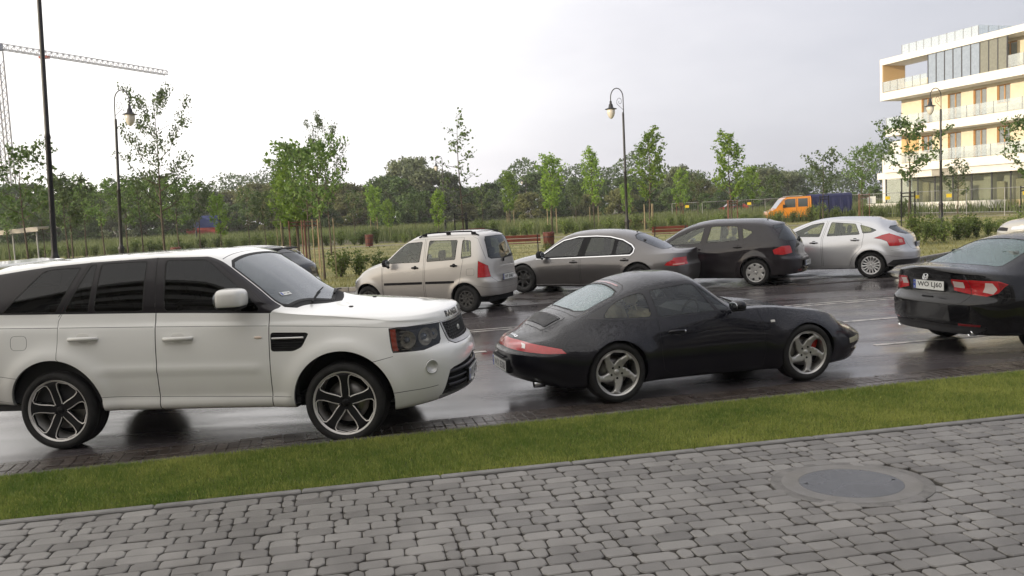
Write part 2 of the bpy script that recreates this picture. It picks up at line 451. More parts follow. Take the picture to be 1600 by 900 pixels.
    def find(s, mode, a, b):
        """-> grid coordinates (u, v) of a point given in a view: side (x,z), rear/front (y,z), top (x,y), xv (station, v index), fs/rs (arc from nose/tail, z)"""
        if mode == 'xv': return np.array([s.u_of_x(a), b])
        if mode in ('fs', 'rs'):
            u = (s.NU-1)-a/s.hu if mode == 'fs' else a/s.hu
            k = np.arange(VB[1], s.NV); z = s.ev(np.full(len(k), u), k)[:, 2]
            zz = np.maximum.accumulate(z+np.arange(len(z))*1e-6)
            return np.array([u, float(np.interp(b, zz, k))])
        if mode == 'side': ax = (0, 2); ok = s.N[..., 1] > .12
        elif mode == 'rear': ax = (1, 2); ok = s.N[..., 0] < -.12
        elif mode == 'front': ax = (1, 2); ok = s.N[..., 0] > .12
        elif mode == 'top': ax = (0, 1); ok = s.N[..., 2] > .12
        Q = s.P[..., ax]; D = (Q[..., 0]-a)**2+(Q[..., 1]-b)**2
        D = np.where(ok, D, 1e9); 
        if mode == 'side': D[:, :VB[1]] = 1e9
        i, j = np.unravel_index(np.argmin(D), D.shape)
        uv = np.array([float(i), float(j)]); T = np.array([a, b])
        best = uv.copy(); bd = D[i, j]
        for _ in range(8):
            p = s.ev(uv[0], uv[1])[..., ax].ravel()
            e_ = p-T; d_ = e_@e_
            if d_ < bd: bd = d_; best = uv.copy()
            h = .4
            J = np.stack([(s.ev(uv[0]+h, uv[1])[..., ax].ravel()-s.ev(uv[0]-h, uv[1])[..., ax].ravel())/(2*h),
                          (s.ev(uv[0], uv[1]+h)[..., ax].ravel()-s.ev(uv[0], uv[1]-h)[..., ax].ravel())/(2*h)], 1)
            A_ = J.T@J+1e-9*np.eye(2)
            st = -np.linalg.solve(A_, J.T@e_); st = np.clip(st, -2, 2)
            uv = np.clip(uv+st, [0, 0], [s.NU-1, s.NV-1])
        if mode in ('rear', 'front') and abs(a) < 1e-4: best[0] = 0 if mode == 'rear' else s.NU-1
        return best
    def pt(s, mode, a, b, side=1, off=0):
        uv = s.find(mode, a, b); p = s.ev(uv[0], uv[1]).copy(); n = s.ev(uv[0], uv[1], s.N).copy()
        p[1] *= side; n[1] *= side
        n = n/np.linalg.norm(n)
        return Vector(p+n*off), Vector(n)
    def poly(s, pts, mode='side', d=.03, rnd=0):
        """outline -> metric (a,b) coordinates of the triangulation plane"""
        L_ = []; 
        norm = [(p if isinstance(p[0], str) else (mode,)+tuple(p)) for p in pts]
        same = len({p[0] for p in norm}) == 1
        if rnd and same:
            q = round_poly([(p[1], p[2]) for p in norm], rnd); norm = [(norm[0][0], a, b) for a, b in q]
        n = len(norm)
        for i in range(n):
            p, q = norm[i], norm[(i+1) % n]
            if p[0] == q[0]:
                sc = np.array([1, .04]) if p[0] == 'xv' else np.array([1, 1])
                A_ = np.array(p[1:], float); B_ = np.array(q[1:], float); k = max(1, int(math.ceil(np.linalg.norm((B_-A_)*sc)/d)))
                for j in range(k):
                    a, b = A_+(B_-A_)*j/k; L_.append(s.find(p[0], a, b))
            else:
                A_ = s.find(*p); B_ = s.find(*q); k = max(1, int(math.ceil(np.linalg.norm((B_-A_)*np.array([s.hu, s.hv]))/d)))
                for j in range(k): L_.append(A_+(B_-A_)*j/k)
        return np.array(L_)*np.array([s.hu, s.hv])
def seam(s, pts, wd, mode='side', d=.03):
    """a thin band polygon along an open path"""
    P = [(p if isinstance(p[0], str) else (mode,)+tuple(p)) for p in pts]
    L_ = []
    for i in range(len(P)-1):
        p, q = P[i], P[i+1]
        if p[0] == q[0]:
            A_ = np.array(p[1:], float); B_ = np.array(q[1:], float); sc = np.array([1, .04]) if p[0] == 'xv' else np.array([1, 1]); k = max(1, int(math.ceil(np.linalg.norm((B_-A_)*sc)/d)))
            for j in range(k): L_.append(s.find(p[0], *(A_+(B_-A_)*j/k)))
        else:
            A_ = s.find(*p); B_ = s.find(*q); k = 6
            for j in range(k): L_.append(A_+(B_-A_)*j/k)
    L_.append(s.find(*P[-1]))
    Q = np.array(L_)*np.array([s.hu, s.hv])
    t = np.gradient(Q, axis=0); t /= np.linalg.norm(t, axis=1)[:, None]+1e-9; nn = np.stack([-t[:, 1], t[:, 0]], 1)*wd/2
    return np.concatenate([Q+nn, (Q-nn)[::-1]])
MERGE = {'body', 'hood', 'windshield', 'rear_window', 'grille', 'front_bumper', 'rear_bumper', 'tailgate', 'trunk_lid', 'roof', 'light_bar', 'lower_grille', 'grille_frame', 'sunroof', 'skid_plate', 'hatch_trim', 'bumper_insert'}
def build_body(root, s, feats, mats, h=.035, arches=(), archmat=None):
    """feats: list of dict(label, pts|uv, mode, gap, rnd). mats: label -> (material, offset)"""
    F = []
    Amax, Bmax = s.A, s.B
    def snap(P, Q=None):
        P = P.copy()
        P[:, 0] = np.clip(P[:, 0], 0, Amax); P[:, 1] = np.clip(P[:, 1], 0, Bmax)
        return P
    for f in feats:
        P = f['uv'] if 'uv' in f else s.poly(f['pts'], f.get('mode', 'side'), min(.03, h) if h < .05 else .06, f.get('rnd', 0))
        P = snap(P)
        if area(P) < 0: P = P[::-1]
        keep = [i for i in range(len(P)) if np.linalg.norm(P[i]-P[i-1]) > 1e-4]
        P = P[keep]
        if f.get('gap'):
            F.append((f.get('gapl', 'gap'), P)); Q = inset(P, f['gap'])
            top = P[:, 1] > Bmax-1e-4; Q[top, 1] = Bmax
            e0 = P[:, 0] < 1e-4; Q[e0, 0] = 0
            e1 = P[:, 0] > Amax-1e-4; Q[e1, 0] = Amax
            F.append((f['label'], snap(Q)))
        else: F.append((f['label'], P))
    for (xc, zc, ra) in arches:
        L_ = []
        for k in range(41):
            th = PI+R(18)-(PI+R(36))*k/40
            L_.append(('side', xc+ra*math.cos(th), zc+ra*math.sin(th)))
        uvs = [s.find(*p) for p in L_]
        a0, a1 = uvs[0], uvs[-1]
        U = [np.array([s.u_of_x(xc-ra*.97), 3.5])]+[np.array([a0[0], VB[1]+.5])]+uvs+[np.array([a1[0], VB[1]+.5]), np.array([s.u_of_x(xc+ra*.97), 3.5])]
        F.append(('hole', np.array(U)*np.array([s.hu, s.hv])))
    na = int(Amax/h); nb = int(Bmax/h)
    lat = [((i+.5*(j % 2))*Amax/na, j*Bmax/nb) for i in range(0, na+1) for j in range(0, nb+1) if 0 < (i+.5*(j % 2)) < na and 0 < j < nb]
    dom = [(0, 0)]+[(i*Amax/na, 0) for i in range(1, na)]+[(Amax, 0)]+[(Amax, j*Bmax/nb) for j in range(1, nb)]+[(Amax, Bmax)]+[(i*Amax/na, Bmax) for i in range(na-1, 0, -1)]+[(0, Bmax)]+[(0, j*Bmax/nb) for j in range(nb-1, 0, -1)]
    V, T, LB = cdt_regions(dom, F, lat)
    ui = V[:, 0]/s.hu; vi = V[:, 1]/s.hv
    P = s.ev(ui, vi); Nn = s.ev(np.clip(ui, 1, s.NU-2), vi, s.N); Nn /= np.linalg.norm(Nn, axis=1)[:, None]+1e-9
    groups = {}
    if DEBUG:
        from collections import Counter
        print('REG', Counter(LB))
    for t, lb in zip(T, LB):
        if lb == 'hole': continue
        if lb == 'base': lb = 'body'
        if lb in ('gap', 'trim'): lb = 'body:'+lb
        groups.setdefault(lb, []).append(t)
    # the same part may use several materials: label 'part:variant'
    parts = {}
    for lb in groups: parts.setdefault(lb.split(':')[0], []).append(lb)
    made = {}
    for part, lbs in parts.items():
        base = part.split('#')[0]
        sides = [(1, -1)] if base in MERGE or base in ('gap', 'trim') else [(1,), (-1,)]
        for sd in sides:
            VV = []; FF = []; NN = []; MI = []; ml = []
            for lb in lbs:
                mt, off = mats.get(lb, mats.get(lb.split(':')[-1] if lb.startswith('body:') else lb.split('#')[0], mats.get(part, mats.get(base, mats['body']))))
                if mt not in ml: ml.append(mt)
                k = ml.index(mt); tr = np.array(groups[lb]); idx, inv_ = np.unique(tr, return_inverse=True); inv_ = inv_.reshape(tr.shape)
                for sg in sd:
                    b = len(VV); p = P[idx]+Nn[idx]*off; n = Nn[idx].copy(); p = p*np.array([1, sg, 1]); n = n*np.array([1, sg, 1])
                    VV += p.tolist(); NN += n.tolist()
                    # orient triangles outwards
                    q = p[inv_]; fn = np.cross(q[:, 1]-q[:, 0], q[:, 2]-q[:, 0]); dd = (fn*n[inv_].mean(1)).sum(1)
                    for tt, d_ in zip(inv_, dd):
                        FF.append(tuple(b+x for x in (tt if d_ >= 0 else tt[::-1]))); MI.append(k)
            nm = {'gap': 'panel_gap', 'trim': 'window_trim'}.get(base, base)
            o = mesh_obj(nm, VV, FF, ml, root, MI, True, NN)
            made[(base, sd[0], part)] = o
    # wheel wells and arch lips
    for (xc, zc, ra) in arches:
        for sg in (1, -1):
            mb = MB()
            ring = []
            for k in range(33):
                th = PI+R(16)-(PI+R(32))*k/32
                p, n = s.pt('side', xc+ra*math.cos(th), zc+ra*math.sin(th)); ring.append(p)
            V2 = []; F2 = []
            dep = [0, .03, .035, .30, .42]
            for k, p in enumerate(ring):
                for j, d_ in enumerate(dep):
                    q = Vector((p.x, max(.3, p.y-d_), p.z))
                    r_ = 1.0 if j < 2 else 1.04
                    q.x = xc+(q.x-xc)*r_; q.z = zc+(q.z-zc)*r_
                    V2.append((q.x, q.y*sg, q.z))
            m_ = len(dep)
            for k in range(len(ring)-1):
                for j in range(m_-1):
                    F2.append((k*m_+j, k*m_+j+1, (k+1)*m_+j+1, (k+1)*m_+j))
            mb.add(V2, F2, 0, True)
            for i_ in range(len(F2)):
                mb.M[-1-i_] = 0 if ((len(F2)-1-i_) % (m_-1)) == 0 else 1
            # inner wall of the well
            ii = len(mb.V); cen = (xc, max(.3, ring[16].y-.42)*sg, zc)
            inner = [V2[k*m_+m_-1] for k in range(len(ring))]
            mb.add([cen]+inner, [(0, k+1, k+2) for k in range(len(inner)-1)], 1)
            mb.build('wheel_arch', [archmat or mats['body'][0], BLACK], root)
    return made
# ---------------------------------------------------------------- wheels
BLACK = pmat('matt_black', (.007, .007, .008), .8, noise=.2)
GAPM = pmat('panel_gap_black', (.012, .012, .012), .7)
RUBBER = pmat('tyre_rubber', (.013, .0125, .012), .75, noise=.35, nscale=14, bump=.3, bscale=120)
DISC = pmat('brake_disc_steel', (.25, .24, .23), .4, metal=1)
def petal(r0_, r1_, half, n=14, skew=0.0, pointy=1.0):
    """window outline between two spokes, in polar form about angle 0"""
    L_ = []; Rr = []
    for i in range(n+1):
        t = i/n; r = r0_+(r1_-r0_)*t; a = half*(math.sin(PI/2*min(1, t*1.25)))**pointy
        if t > .86: a *= math.sqrt(max(0, 1-((t-.86)/.14)**2))*.35+.65
        sk = skew*(t-.5)
        L_.append((r, sk+a)); Rr.append((r, sk-a))
    P = L_+Rr[::-1][1:] if False else L_+Rr[::-1]
    return [(r*math.cos(a), r*math.sin(a)) for r, a in P]
def make_wheel(root, x, y, side, rt, rr_, wd, rimf, rot=0, steer=0, disc=None, caliper=None):
    """wheel part (brake disc and hub) > tyre, rim ; outer face towards side*y"""
    mb = MB()
    mb.lathe([(.02, -.14), (rr_*.66, -.14), (rr_*.66, -.115), (rr_*.3, -.11), (.001, -.10)], 40, 0, 'y')
    mb.lathe([(rr_*.97, -wd*.95), (rr_*.2, -wd*.95)], 30, 1, 'y')
    if caliper:
        mb.box((rr_*.52*side, -.12, rr_*.22), (.09, .08, .18), m=2, ry=-.4, bev=.015)
    wh = mb.build('wheel', [DISC, BLACK, caliper or BLACK], root, loc=(x, y, rt), rot=(0, 0, (0 if side > 0 else PI)+steer))
    # tyre (y=0 is the outer rim face plane)
    h = rt-rr_
    pr = [(rr_*.985, -.012), (rr_+.004, .004), (rr_+h*.25, .014), (rr_+h*.55, .016), (rr_+h*.82, .004), (rt-.006, -.016), (rt, -.035)]
    k = 4; 
    for i in range(1, k+1):
        yy = -.035-(wd-.07)*i/(k+1); pr += [(rt, yy+.005), (rt-.007, yy+.004), (rt-.007, yy-.004), (rt, yy-.005)]
    pr += [(rt, -wd+.035), (rt-.01, -wd+.01), (rr_+h*.5, -wd-.01), (rr_*.98, -wd+.01)]
    t = MB(); t.lathe(pr, 64, 0, 'y'); t.build('tyre', RUBBER, wh)
    rm = rimf(rr_, wd); ro = rm.build('rim', rm.mats, wh); ro.rotation_euler = (0, rot, 0)
    return wh
def rim_base(rr_, wd, windows, mats, face=lambda r, R_: -.006, edge=None, edgew=.008, thick=.03, hub=.03, lugs=5, lugr=.055, lip=.0, lipmat=0, lugm=1, rad0=.93, n=72, lugsize=.009, cap=0, capm=0):
    """disc face with window cut-outs. mats[0] face, [1] dark, [2] edge. windows: polygons in metres"""
    m = MB(); m.mats = mats
    R0 = rr_*rad0
    m.lathe([(R0, face(R0, R0)+.0), (rr_*.985, .0), (rr_*1.0, .004), (rr_*1.0, -.012), (rr_*.96, -.03), (rr_*.93, -wd*.5), (rr_*.93, -wd+.02), (rr_, -wd)], n, lipmat, 'y')
    dom = [(R0*math.cos(2*PI*i/n), R0*math.sin(2*PI*i/n)) for i in range(n)]
    feats = []
    for wpoly in windows:
        wpoly = np.array(wpoly)
        if area(wpoly) < 0: wpoly = wpoly[::-1]
        if edge is not None:
            feats.append((edge, inset(wpoly, -edgew)))
    for wpoly in windows: feats.append(('hole', np.array(wpoly)))
    lat = [(r*R0*math.cos(a+r), r*R0*math.sin(a+r)) for r in (.15, .3, .45, .6, .75, .88) for a in np.linspace(0, 2*PI, max(6, int(40*r)), endpoint=False)]
    V, T, LB = cdt_regions(dom, feats, lat)
    rad = np.hypot(V[:, 0], V[:, 1])
    yv = np.array([face(q, R0) for q in rad])
    fr = np.stack([V[:, 0], yv, V[:, 1]], 1); bk = fr-np.array([0, thick, 0])
    F = []; M_ = []
    ecount = {}
    for t, lb in zip(T, LB):
        if lb == 'hole': continue
        mi = 0 if lb == 'base' else lb
        a, b, c = t
        ar_ = (V[b][0]-V[a][0])*(V[c][1]-V[a][1])-(V[b][1]-V[a][1])*(V[c][0]-V[a][0])
        t2 = t if ar_ < 0 else t[::-1]
        F.append(t2); M_.append(mi)
        for i in range(3):
            e_ = (t2[i], t2[(i+1) % 3]); ecount[e_] = mi
    nV = len(V); 
    walls = [(a, b, mi) for (a, b), mi in ecount.items() if (b, a) not in ecount]
    b0 = len(m.V); m.V += [tuple(p) for p in fr]+[tuple(p) for p in bk]
    for f, mi in zip(F, M_): m.F.append(tuple(b0+i for i in f)); m.M.append(mi); m.S.append(True)
    for a, b, mi in walls: m.F.append((b0+a, b0+a+nV, b0+b+nV, b0+b)); m.M.append(mi if edge is None else 1); m.S.append(False)
    fh = face(0, R0)
    m.lathe([(hub, fh-.002), (hub, fh+.006), (hub*.8, fh+.011), (.001, fh+.012)], 24, capm, 'y')
    for k in range(lugs):
        a = 2*PI*(k+.5)/lugs+PI/2
        m.lathe([(lugsize, -.004), (lugsize, .008), (.001, .009)] if cap == 0 else [(lugsize, .0015), (.001, .0016)], 10, lugm, 'y', (lugr*math.cos(a), face(lugr, R0), lugr*math.sin(a)))
    return m
def rotp(P, a): c, s_ = math.cos(a), math.sin(a); return [(x*c-y*s_, x*s_+y*c) for x, y in P]
# ---------------------------------------------------------------- small car parts
CHROME = pmat('chrome', (.75, .76, .78), .12, metal=1, noise=.03)
ALU = pmat('wheel_silver', (.50, .49, .46), .38, metal=.75, noise=.08, coat=.4)
PLATE_W = pmat('plate_white', (.72, .73, .70), .35, noise=.04)
PLATE_B = pmat('plate_blue', (.02, .06, .35), .35)
PLATE_K = pmat('plate_black', (.015, .015, .015), .4)
SEATM = pmat('seat_cloth_dark', (.035, .035, .037), .85, noise=.3, nscale=20)
DASH = pmat('dash_plastic', (.025, .025, .027), .6, noise=.2)
def plate(root, text, M_, w_=.52, h_=.114):
    mb = MB()
    mb.box((0, 0, 0), (w_+.02, .012, h_+.02), m=2, bev=.004)
    mb.box((0, -.0075, 0), (w_, .004, h_), m=0)
    mb.box((-w_/2+.022, -.0105, 0), (.042, .002, h_-.004), m=1)
    V, F = text_mesh(text, h_*1.02, 0, .002)
    if len(V):
        xs = V[:, 0]; ys = V[:, 1]; k = (w_-.105)/(xs.max()-xs.min()); q = h_*.70/(ys.max()-ys.min())
        cx = (xs.max()+xs.min())/2; cy = (ys.max()+ys.min())/2
        mb.add([((x-cx)*k+.022, -.0105, (y-cy)*q) for x, y, z in V], F, 2)
    Vp, Fp = text_mesh('PL', .028)
    mb.add([(x-w_/2+.022, -.0125, y-.045) for x, y, z in Vp], Fp, 0)
    for k in range(12):
        a = 2*PI*k/12; mb.box((-w_/2+.022+.011*math.cos(a), -.0125, .018+.011*math.sin(a)), (.0035, .001, .0035), m=3)
    o = mb.build('number_plate', [PLATE_W, PLATE_B, PLATE_K, pmat('star_yellow', (.7, .55, .05), .5)], root)
    o.matrix_local = M_
    return o
def frame_from(p, n, up=(0, 0, 1)):
    """matrix whose -y looks along the normal n (plate faces outwards)"""
    n = Vector(n).normalized(); x = Vector(up).cross(-n); x.normalize(); 
    y = -n; z = x.cross(y)
    z = -z if z.z < 0 else z
    x = y.cross(z)
    return Matrix(((x.x, y.x, z.x, p[0]), (x.y, y.y, z.y, p[1]), (x.z, y.z, z.z, p[2]), (0, 0, 0, 1)))
def surf_text(s, root, text, size, fn, mat, name='lettering', off=.003, bold=0, shear=0, spread=1):
    """lettering wrapped on the body; fn(a,b) -> (mode,a,b,side)"""
    V, F = text_mesh(text, size, 0, bold, shear)
    P = []
    for x, y, z in V:
        mode, a, b, sd = fn(x*spread, y); p, n = s.pt(mode, a, b, sd, off); P.append(p)
    return mesh_obj(name, P, F, mat, root)
def seat(mb_root, x, y, z, mat, h=.62, w_=.48, head=True, name='seat'):
    mb = MB()
    mb.box((.22, 0, .08), (.50, w_, .14), bev=.04)
    st = len(mb.V)
    mb.box((0, 0, h/2+.05), (.12, w_, h), bev=.05, ry=-.32 if False else 0)
    mb.xf(Matrix.Translation((0, 0, .1))@Matrix.Rotation(-.28, 4, 'Y')@Matrix.Translation((0, 0, -.1)), st)
    if head:
        mb.box((-.22, 0, h+.17), (.09, .25, .19), bev=.04, ry=-.15)
        for q in (-.06, .06): mb.tube([(-.17, q, h+.02), (-.21, q, h+.12)], .008, 6)
    o = mb.build(name, mat, mb_root, loc=(x, y, z)); return o
def interior(root, x0, x1, w_, zf, zbelt, seatm=None, rows=((1.25, 2), (.35, 2)), dashx=1.9, wheel_side=1, seath=.6, floorz=None):
    seatm = seatm or SEATM
    mb = MB()
    mb.box(((x0+x1)/2, 0, zf-.03), (x1-x0, 2*w_, .06))
    mb.box((x0+.02, 0, (zf+zbelt-.1)/2), (.04, 2*w_, zbelt-.1-zf))
    for sg in (1, -1): mb.box(((x0+x1)/2, sg*(w_+.01), (zf+zbelt-.06)/2), (x1-x0, .03, zbelt-.10-zf))
    mb.build('cabin', DASH, root)
    mb = MB(); mb.box((dashx+.2, 0, zbelt-.12), (.45, 2*w_-.02, .2), bev=.06); mb.box((dashx+.15, 0, zbelt-.35), (.3, .3, .4), bev=.03)
    mb.build('dashboard', DASH, root)
    mb = MB(); Rw = .185
    ring = [(math.sin(a)*.0+0, Rw*math.cos(a), Rw*math.sin(a)) for a in np.linspace(0, 2*PI, 25)]
    mb.tube(ring, .015, 6, caps=False); mb.box((0, 0, 0), (.04, .12, .10), bev=.02)
    for a in (0, PI, -PI/2): mb.tube([(0, 0, 0), (0, Rw*math.cos(a), Rw*math.sin(a))], .012, 5)
    mb.build('steering_wheel', DASH, root, loc=(dashx-.12, .37*wheel_side, zbelt-.08), rot=(0, .38, 0))
    for xx, n in rows:
        for k in range(n):
            seat(root, xx, (-.37 if k == 0 else .37) if n == 2 else (-.42+.42*k), zf+.13, seatm, seath)
def blob(sx, sy, sz, n=20, m=12, p=2.6):
    """superellipsoid shell for mirrors and pods"""
    V = []; F = []
    sg = lambda v, e_: math.copysign(abs(v)**e_, v)
    for i in range(m+1):
        ph = -PI/2+PI*i/m
        for k in range(n):
            th = 2*PI*k/n; c = sg(math.cos(ph), 2/p)
            V.append((sx*c*sg(math.cos(th), 2/p), sy*c*sg(math.sin(th), 2/p), sz*sg(math.sin(ph), 2/p)))
    for i in range(m):
        for k in range(n):
            k2 = (k+1) % n; F.append((i*n+k, i*n+k2, (i+1)*n+k2, (i+1)*n+k))
    return V, F
def mirror(root, pos, side, shell, dims=(.11, .12, .085), glassm=None, arm=(.0, -.1, -.09), p=2.6):
    pe = p; p = pos
    """door mirror: housing (> mirror_glass), with a foot to the door. p = housing centre"""
    mb = MB(); V, F = blob(*dims, p=pe)
    V = [(x*(1.0 if x > 0 else .55), y, z*(1 if z > 0 else .75)) for x, y, z in V]
    mb.add(V, F, 0, True)
    mb.tube([(0, 0, -dims[2]*.3), (arm[0], arm[1]*side, arm[2])], [.035, .03], 8, 1)
    V, F = blob(dims[0]*.93, dims[1]*.93, dims[2]*.35, p=pe); mb.add([(x*(1.0 if x > 0 else .55), y, z-dims[2]*.52) for x, y, z in V], F, 1, True)
    o = mb.build('door_mirror', [shell, BLACK], root, loc=p)
    g = MB(); V, F = blob(.01, dims[1]*.88, dims[2]*.72); g.add(V, F, 0, True)
    g.build('mirror_glass', pmat('mirror_silver', (.30, .32, .34), .05, metal=1, noise=.01), o, loc=(-dims[0]*.55, 0, .0))
    return o
def handle(s, root, x, z, side, mat, ln=.2, ht=.032, off=.03, name='door_handle', cup=True, cupmat=None):
    p, n = s.pt('side', x, z, side)
    mb = MB(); pts = [(-ln/2, 0, 0), (-ln/2+.02, -off, 0), (0, -off-.006, 0), (ln/2-.02, -off, 0), (ln/2, 0, 0)]
    mb.tube(pts, [ht*.4, ht*.5, ht*.5, ht*.5, ht*.4], 8)
    if cup:
        V, F = blob(ln*.26, .012, ht*1.15); mb.add([(a, b*.3+.002, c+.008) for a, b, c in V], F, 1, True)
    o = mb.build(name, [mat, cupmat or mat], root); o.matrix_local = frame_from(p, n); return o
# ---------------------------------------------------------------- white SUV
WHITE = paint('white_paint', (.75, .75, .72), 0, .3, drops=.0, dirt=.35, dirtcol=(.32, .29, .24))
DGREY = pmat('pillar_black', (.012, .010, .013), .38, spec=.3, coat=.25, coatr=.15)
TINT = glass('privacy_glass', (.018, .018, .018), film=.02, filmcol=(.06, .06, .055), ior=1.42)
CLEAR = glass('windscreen_glass', (.30, .34, .33), film=.22, filmcol=(.42, .48, .50), ior=1.6)  # CLEAR: pale film paints a sky reflection into the windscreen
LENS = glass('lamp_lens', (.80, .82, .84), film=.0, ior=1.5)
REDL = pmat('red_lens', (.42, .008, .012), .12, coat=1, noise=.15, nscale=30, bump=.15, bscale=160)
REDD = pmat('red_lens_dark', (.22, .006, .008), .15, coat=1, noise=.2, nscale=30)
AMBER = pmat('amber_lens', (.17, .022, .010), .15, coat=1, noise=.2)
REFL = pmat('lamp_reflector', (.72, .66, .55), .25, metal=.35, noise=.35, nscale=24, bump=.25, bscale=60)
LAMPD = pmat('lamp_bezel', (.10, .095, .09), .35, metal=.3, noise=.5, nscale=14)
def suv():
    def mod(P):
        x, y, z = P[..., 0], P[..., 1], P[..., 2]
        g = lambda v, c, w_: np.exp(-((v-c)/w_)**2)
        inx = 1/(1+np.exp(-(x-.42)/.02))*1/(1+np.exp((x-1.98)/.02))
        P[..., 1] += inx*.016*g(z, .735-.012*(x-1), .026)*(y > .5)
        # sill skirt
        ins = 1/(1+np.exp(-(x-.42)/.02))*1/(1+np.exp((x-2.25)/.02))
        P[..., 1] += ins*.03*np.clip((.47-z)/.05, 0, 1)*(y > .5)
        # clamshell shoulder
        P[..., 1] -= .010*np.clip((z-(1.15-.035*x*.5))/.02, 0, 1)*(y > .5)*(z < 1.3)
        # bumper deck ledge below the lamps
        P[..., 0] -= .05*np.clip((z-.80)/.03, 0, 1)*np.clip((x-3.0)/.4, 0, 1)*0
        return P
    sp = dict(x0=-1.13, x1=3.80, ar=.42, af=.86, nr=3.0, nf=2.65, NU=300,
        W=[(-1.13, .95), (0, .965), (1.2, .955), (2.74, .965), (3.8, .95)],
        zb=[(-1.13, .42), (-.5, .41), (.4, .345), (2.2, .33), (3.1, .27), (3.4, .285), (3.8, .36)],
        zm=[(-1.13, .85), (1, .80), (3.8, .78)],
        belt=[(-1.13, 1.29), (-.5, 1.283), (1.0, 1.248), (2.1, 1.208), (2.7, 1.155), (3.2, 1.095), (3.55, 1.06), (3.8, 1.03)],
        wb=[(-1.1, .055), (1, .05), (2.2, .045), (3.2, .06), (3.8, .08)],
        cant=[(-1.13, 1.60), (-.75, 1.66), (-.3, 1.715), (.3, 1.757), (1.0, 1.772), (1.45, 1.755), (1.60, 1.70), (1.75, 1.585), (2.0, 1.385), (2.16, 1.25), (2.28, 1.21), (2.7, 1.175), (3.2, 1.135), (3.55, 1.125), (3.8, 1.135)],
        wc=[(-1.13, .72), (-.5, .75), (.5, .765), (1.45, .755), (1.75, .79), (2.16, .86), (2.3, .87), (2.8, .87), (3.8, .84)],
        top=[(-1.13, 1.68), (-.6, 1.745), (.2, 1.785), (.9, 1.800), (1.4, 1.79), (1.62, 1.755), (1.75, 1.68), (2.30, 1.30), (2.42, 1.225), (2.6, 1.205), (2.9, 1.195), (3.2, 1.18), (3.5, 1.165), (3.68, 1.165), (3.8, 1.162)],
        tuck=[(-1.1, .09), (0, .07), (1, .05), (3, .06), (3.8, .10)], bul=[(0, .02)],
        gf=[(.25, -.10), (.33, -.03), (.45, .0), (.62, .0), (.74, -.015), (.80, -.04), (.835, -.085), (.95, -.115), (1.04, -.13), (1.125, -.16), (1.15, -.22), (1.175, -.36)],
        gr=[(.3, .12), (.42, .03), (.5, .0), (.72, .0), (.80, .03), (1.0, .05), (1.28, .09), (1.5, .20), (1.64, .26), (1.70, .33), (1.78, .45)],
        awr=.5, awf=.9, crown=3.0, sv=1.3, su=1.8,
        flare=[(0, .40, .47, .035, .10), (2.745, .40, .47, .035, .10)])
    sp['mod'] = mod
    s = Surf(sp)
    root = empty('suv', (-4.205, 8.84, 0), -.095, 'large white SUV with dark windows and black wheels edged in silver', 'car', 'cars parked along the road')
    ft = []
    a = ft.append
    TB = 1.19
    # clamshell crease seam
    cr = [(-1.02, 1.175), (0, 1.152), (1.015, 1.128), (2.085, 1.100), (2.7, 1.075), (3.235, 1.040)]
    a(dict(label='gap', uv=seam(s, cr, .007)))
    a(dict(label='gap', uv=seam(s, [(3.235, 1.038), ('fs', 1.03, 1.034), ('fs', .75, 1.038), ('fs', .40, 1.045), ('fs', .0, 1.05)], .010)))
    # doors
    a(dict(label='rear_door', gap=.0045, gapl='gap', pts=[(.435, .36), (.425, .49), (.33, .62), (.20, .775), (.062, .86), (.068, 1.21), (.10, 1.27), (.345, 1.738), (1.006, 1.755), (1.012, 1.25), (1.007, .77), (1.0, .345)]))
    a(dict(label='front_door', gap=.0045, gapl='gap', pts=[(1.0, .345), (1.007, .77), (1.012, 1.25), (1.006, 1.755), (1.46, 1.742), (1.60, 1.67), (1.9, 1.42), (2.088, 1.262), (2.092, 1.205), (2.078, .46), (2.075, .33)]))
    a(dict(label='gap', uv=seam(s, [(.085, 1.150), (.995, 1.128)], .006)))
    a(dict(label='gap', uv=seam(s, [(1.018, 1.128), (2.072, 1.101)], .006)))
    # sill line
    a(dict(label='gap', uv=seam(s, [(.445, .492), (.995, .478)], .005)))
    a(dict(label='gap', uv=seam(s, [(1.012, .478), (2.07, .451)], .005)))
    a(dict(label='gap', uv=seam(s, [(2.09, .45), (2.26, .448)], .005)))
    # black pillars round the glasshouse
    a(dict(label='pillar', pts=[(-1.0, 1.30), (-.5, 1.288), (1.0, 1.252), (2.10, 1.212), ('xv', 2.17, VF+.9), ('xv', 2.0, VF+.9), ('xv', 1.62, VF+.8), (1.47, 1.745), (1.0, 1.752), (.34, 1.735), (-.05, 1.715), (-.3, 1.69), (-.62, 1.655), (-.72, 1.62)]))
    # door outlines stay visible on the pillars
    a(dict(label='gap', uv=seam(s, [(.07, 1.25), (.10, 1.285), (.345, 1.735)], .006)))
    a(dict(label='gap', uv=seam(s, [(1.012, 1.25), (1.006, 1.755)], .008)))
    a(dict(label='gap', uv=seam(s, [(1.46, 1.742), (1.60, 1.67), (1.9, 1.42), (2.088, 1.25)], .007)))
    def win(l, pts, rnd=.03): a(dict(label=l, gapl='trim', gap=.012, pts=pts, rnd=rnd))
    win('side_window#q', [(-.50, 1.300), (.05, 1.288), (.275, 1.70), (-.03, 1.69), (-.12, 1.67)])
    win('side_window#s', [(.115, 1.285), (.37, 1.282), (.425, 1.722), (.36, 1.720)])
    win('side_window#r', [(.405, 1.280), (.895, 1.268), (.915, 1.730), (.46, 1.725)])
    win('side_window#f', [(1.085, 1.262), (1.99, 1.228), (2.00, 1.265), (1.86, 1.40), (1.56, 1.66), (1.48, 1.722), (1.085, 1.732)], .04)
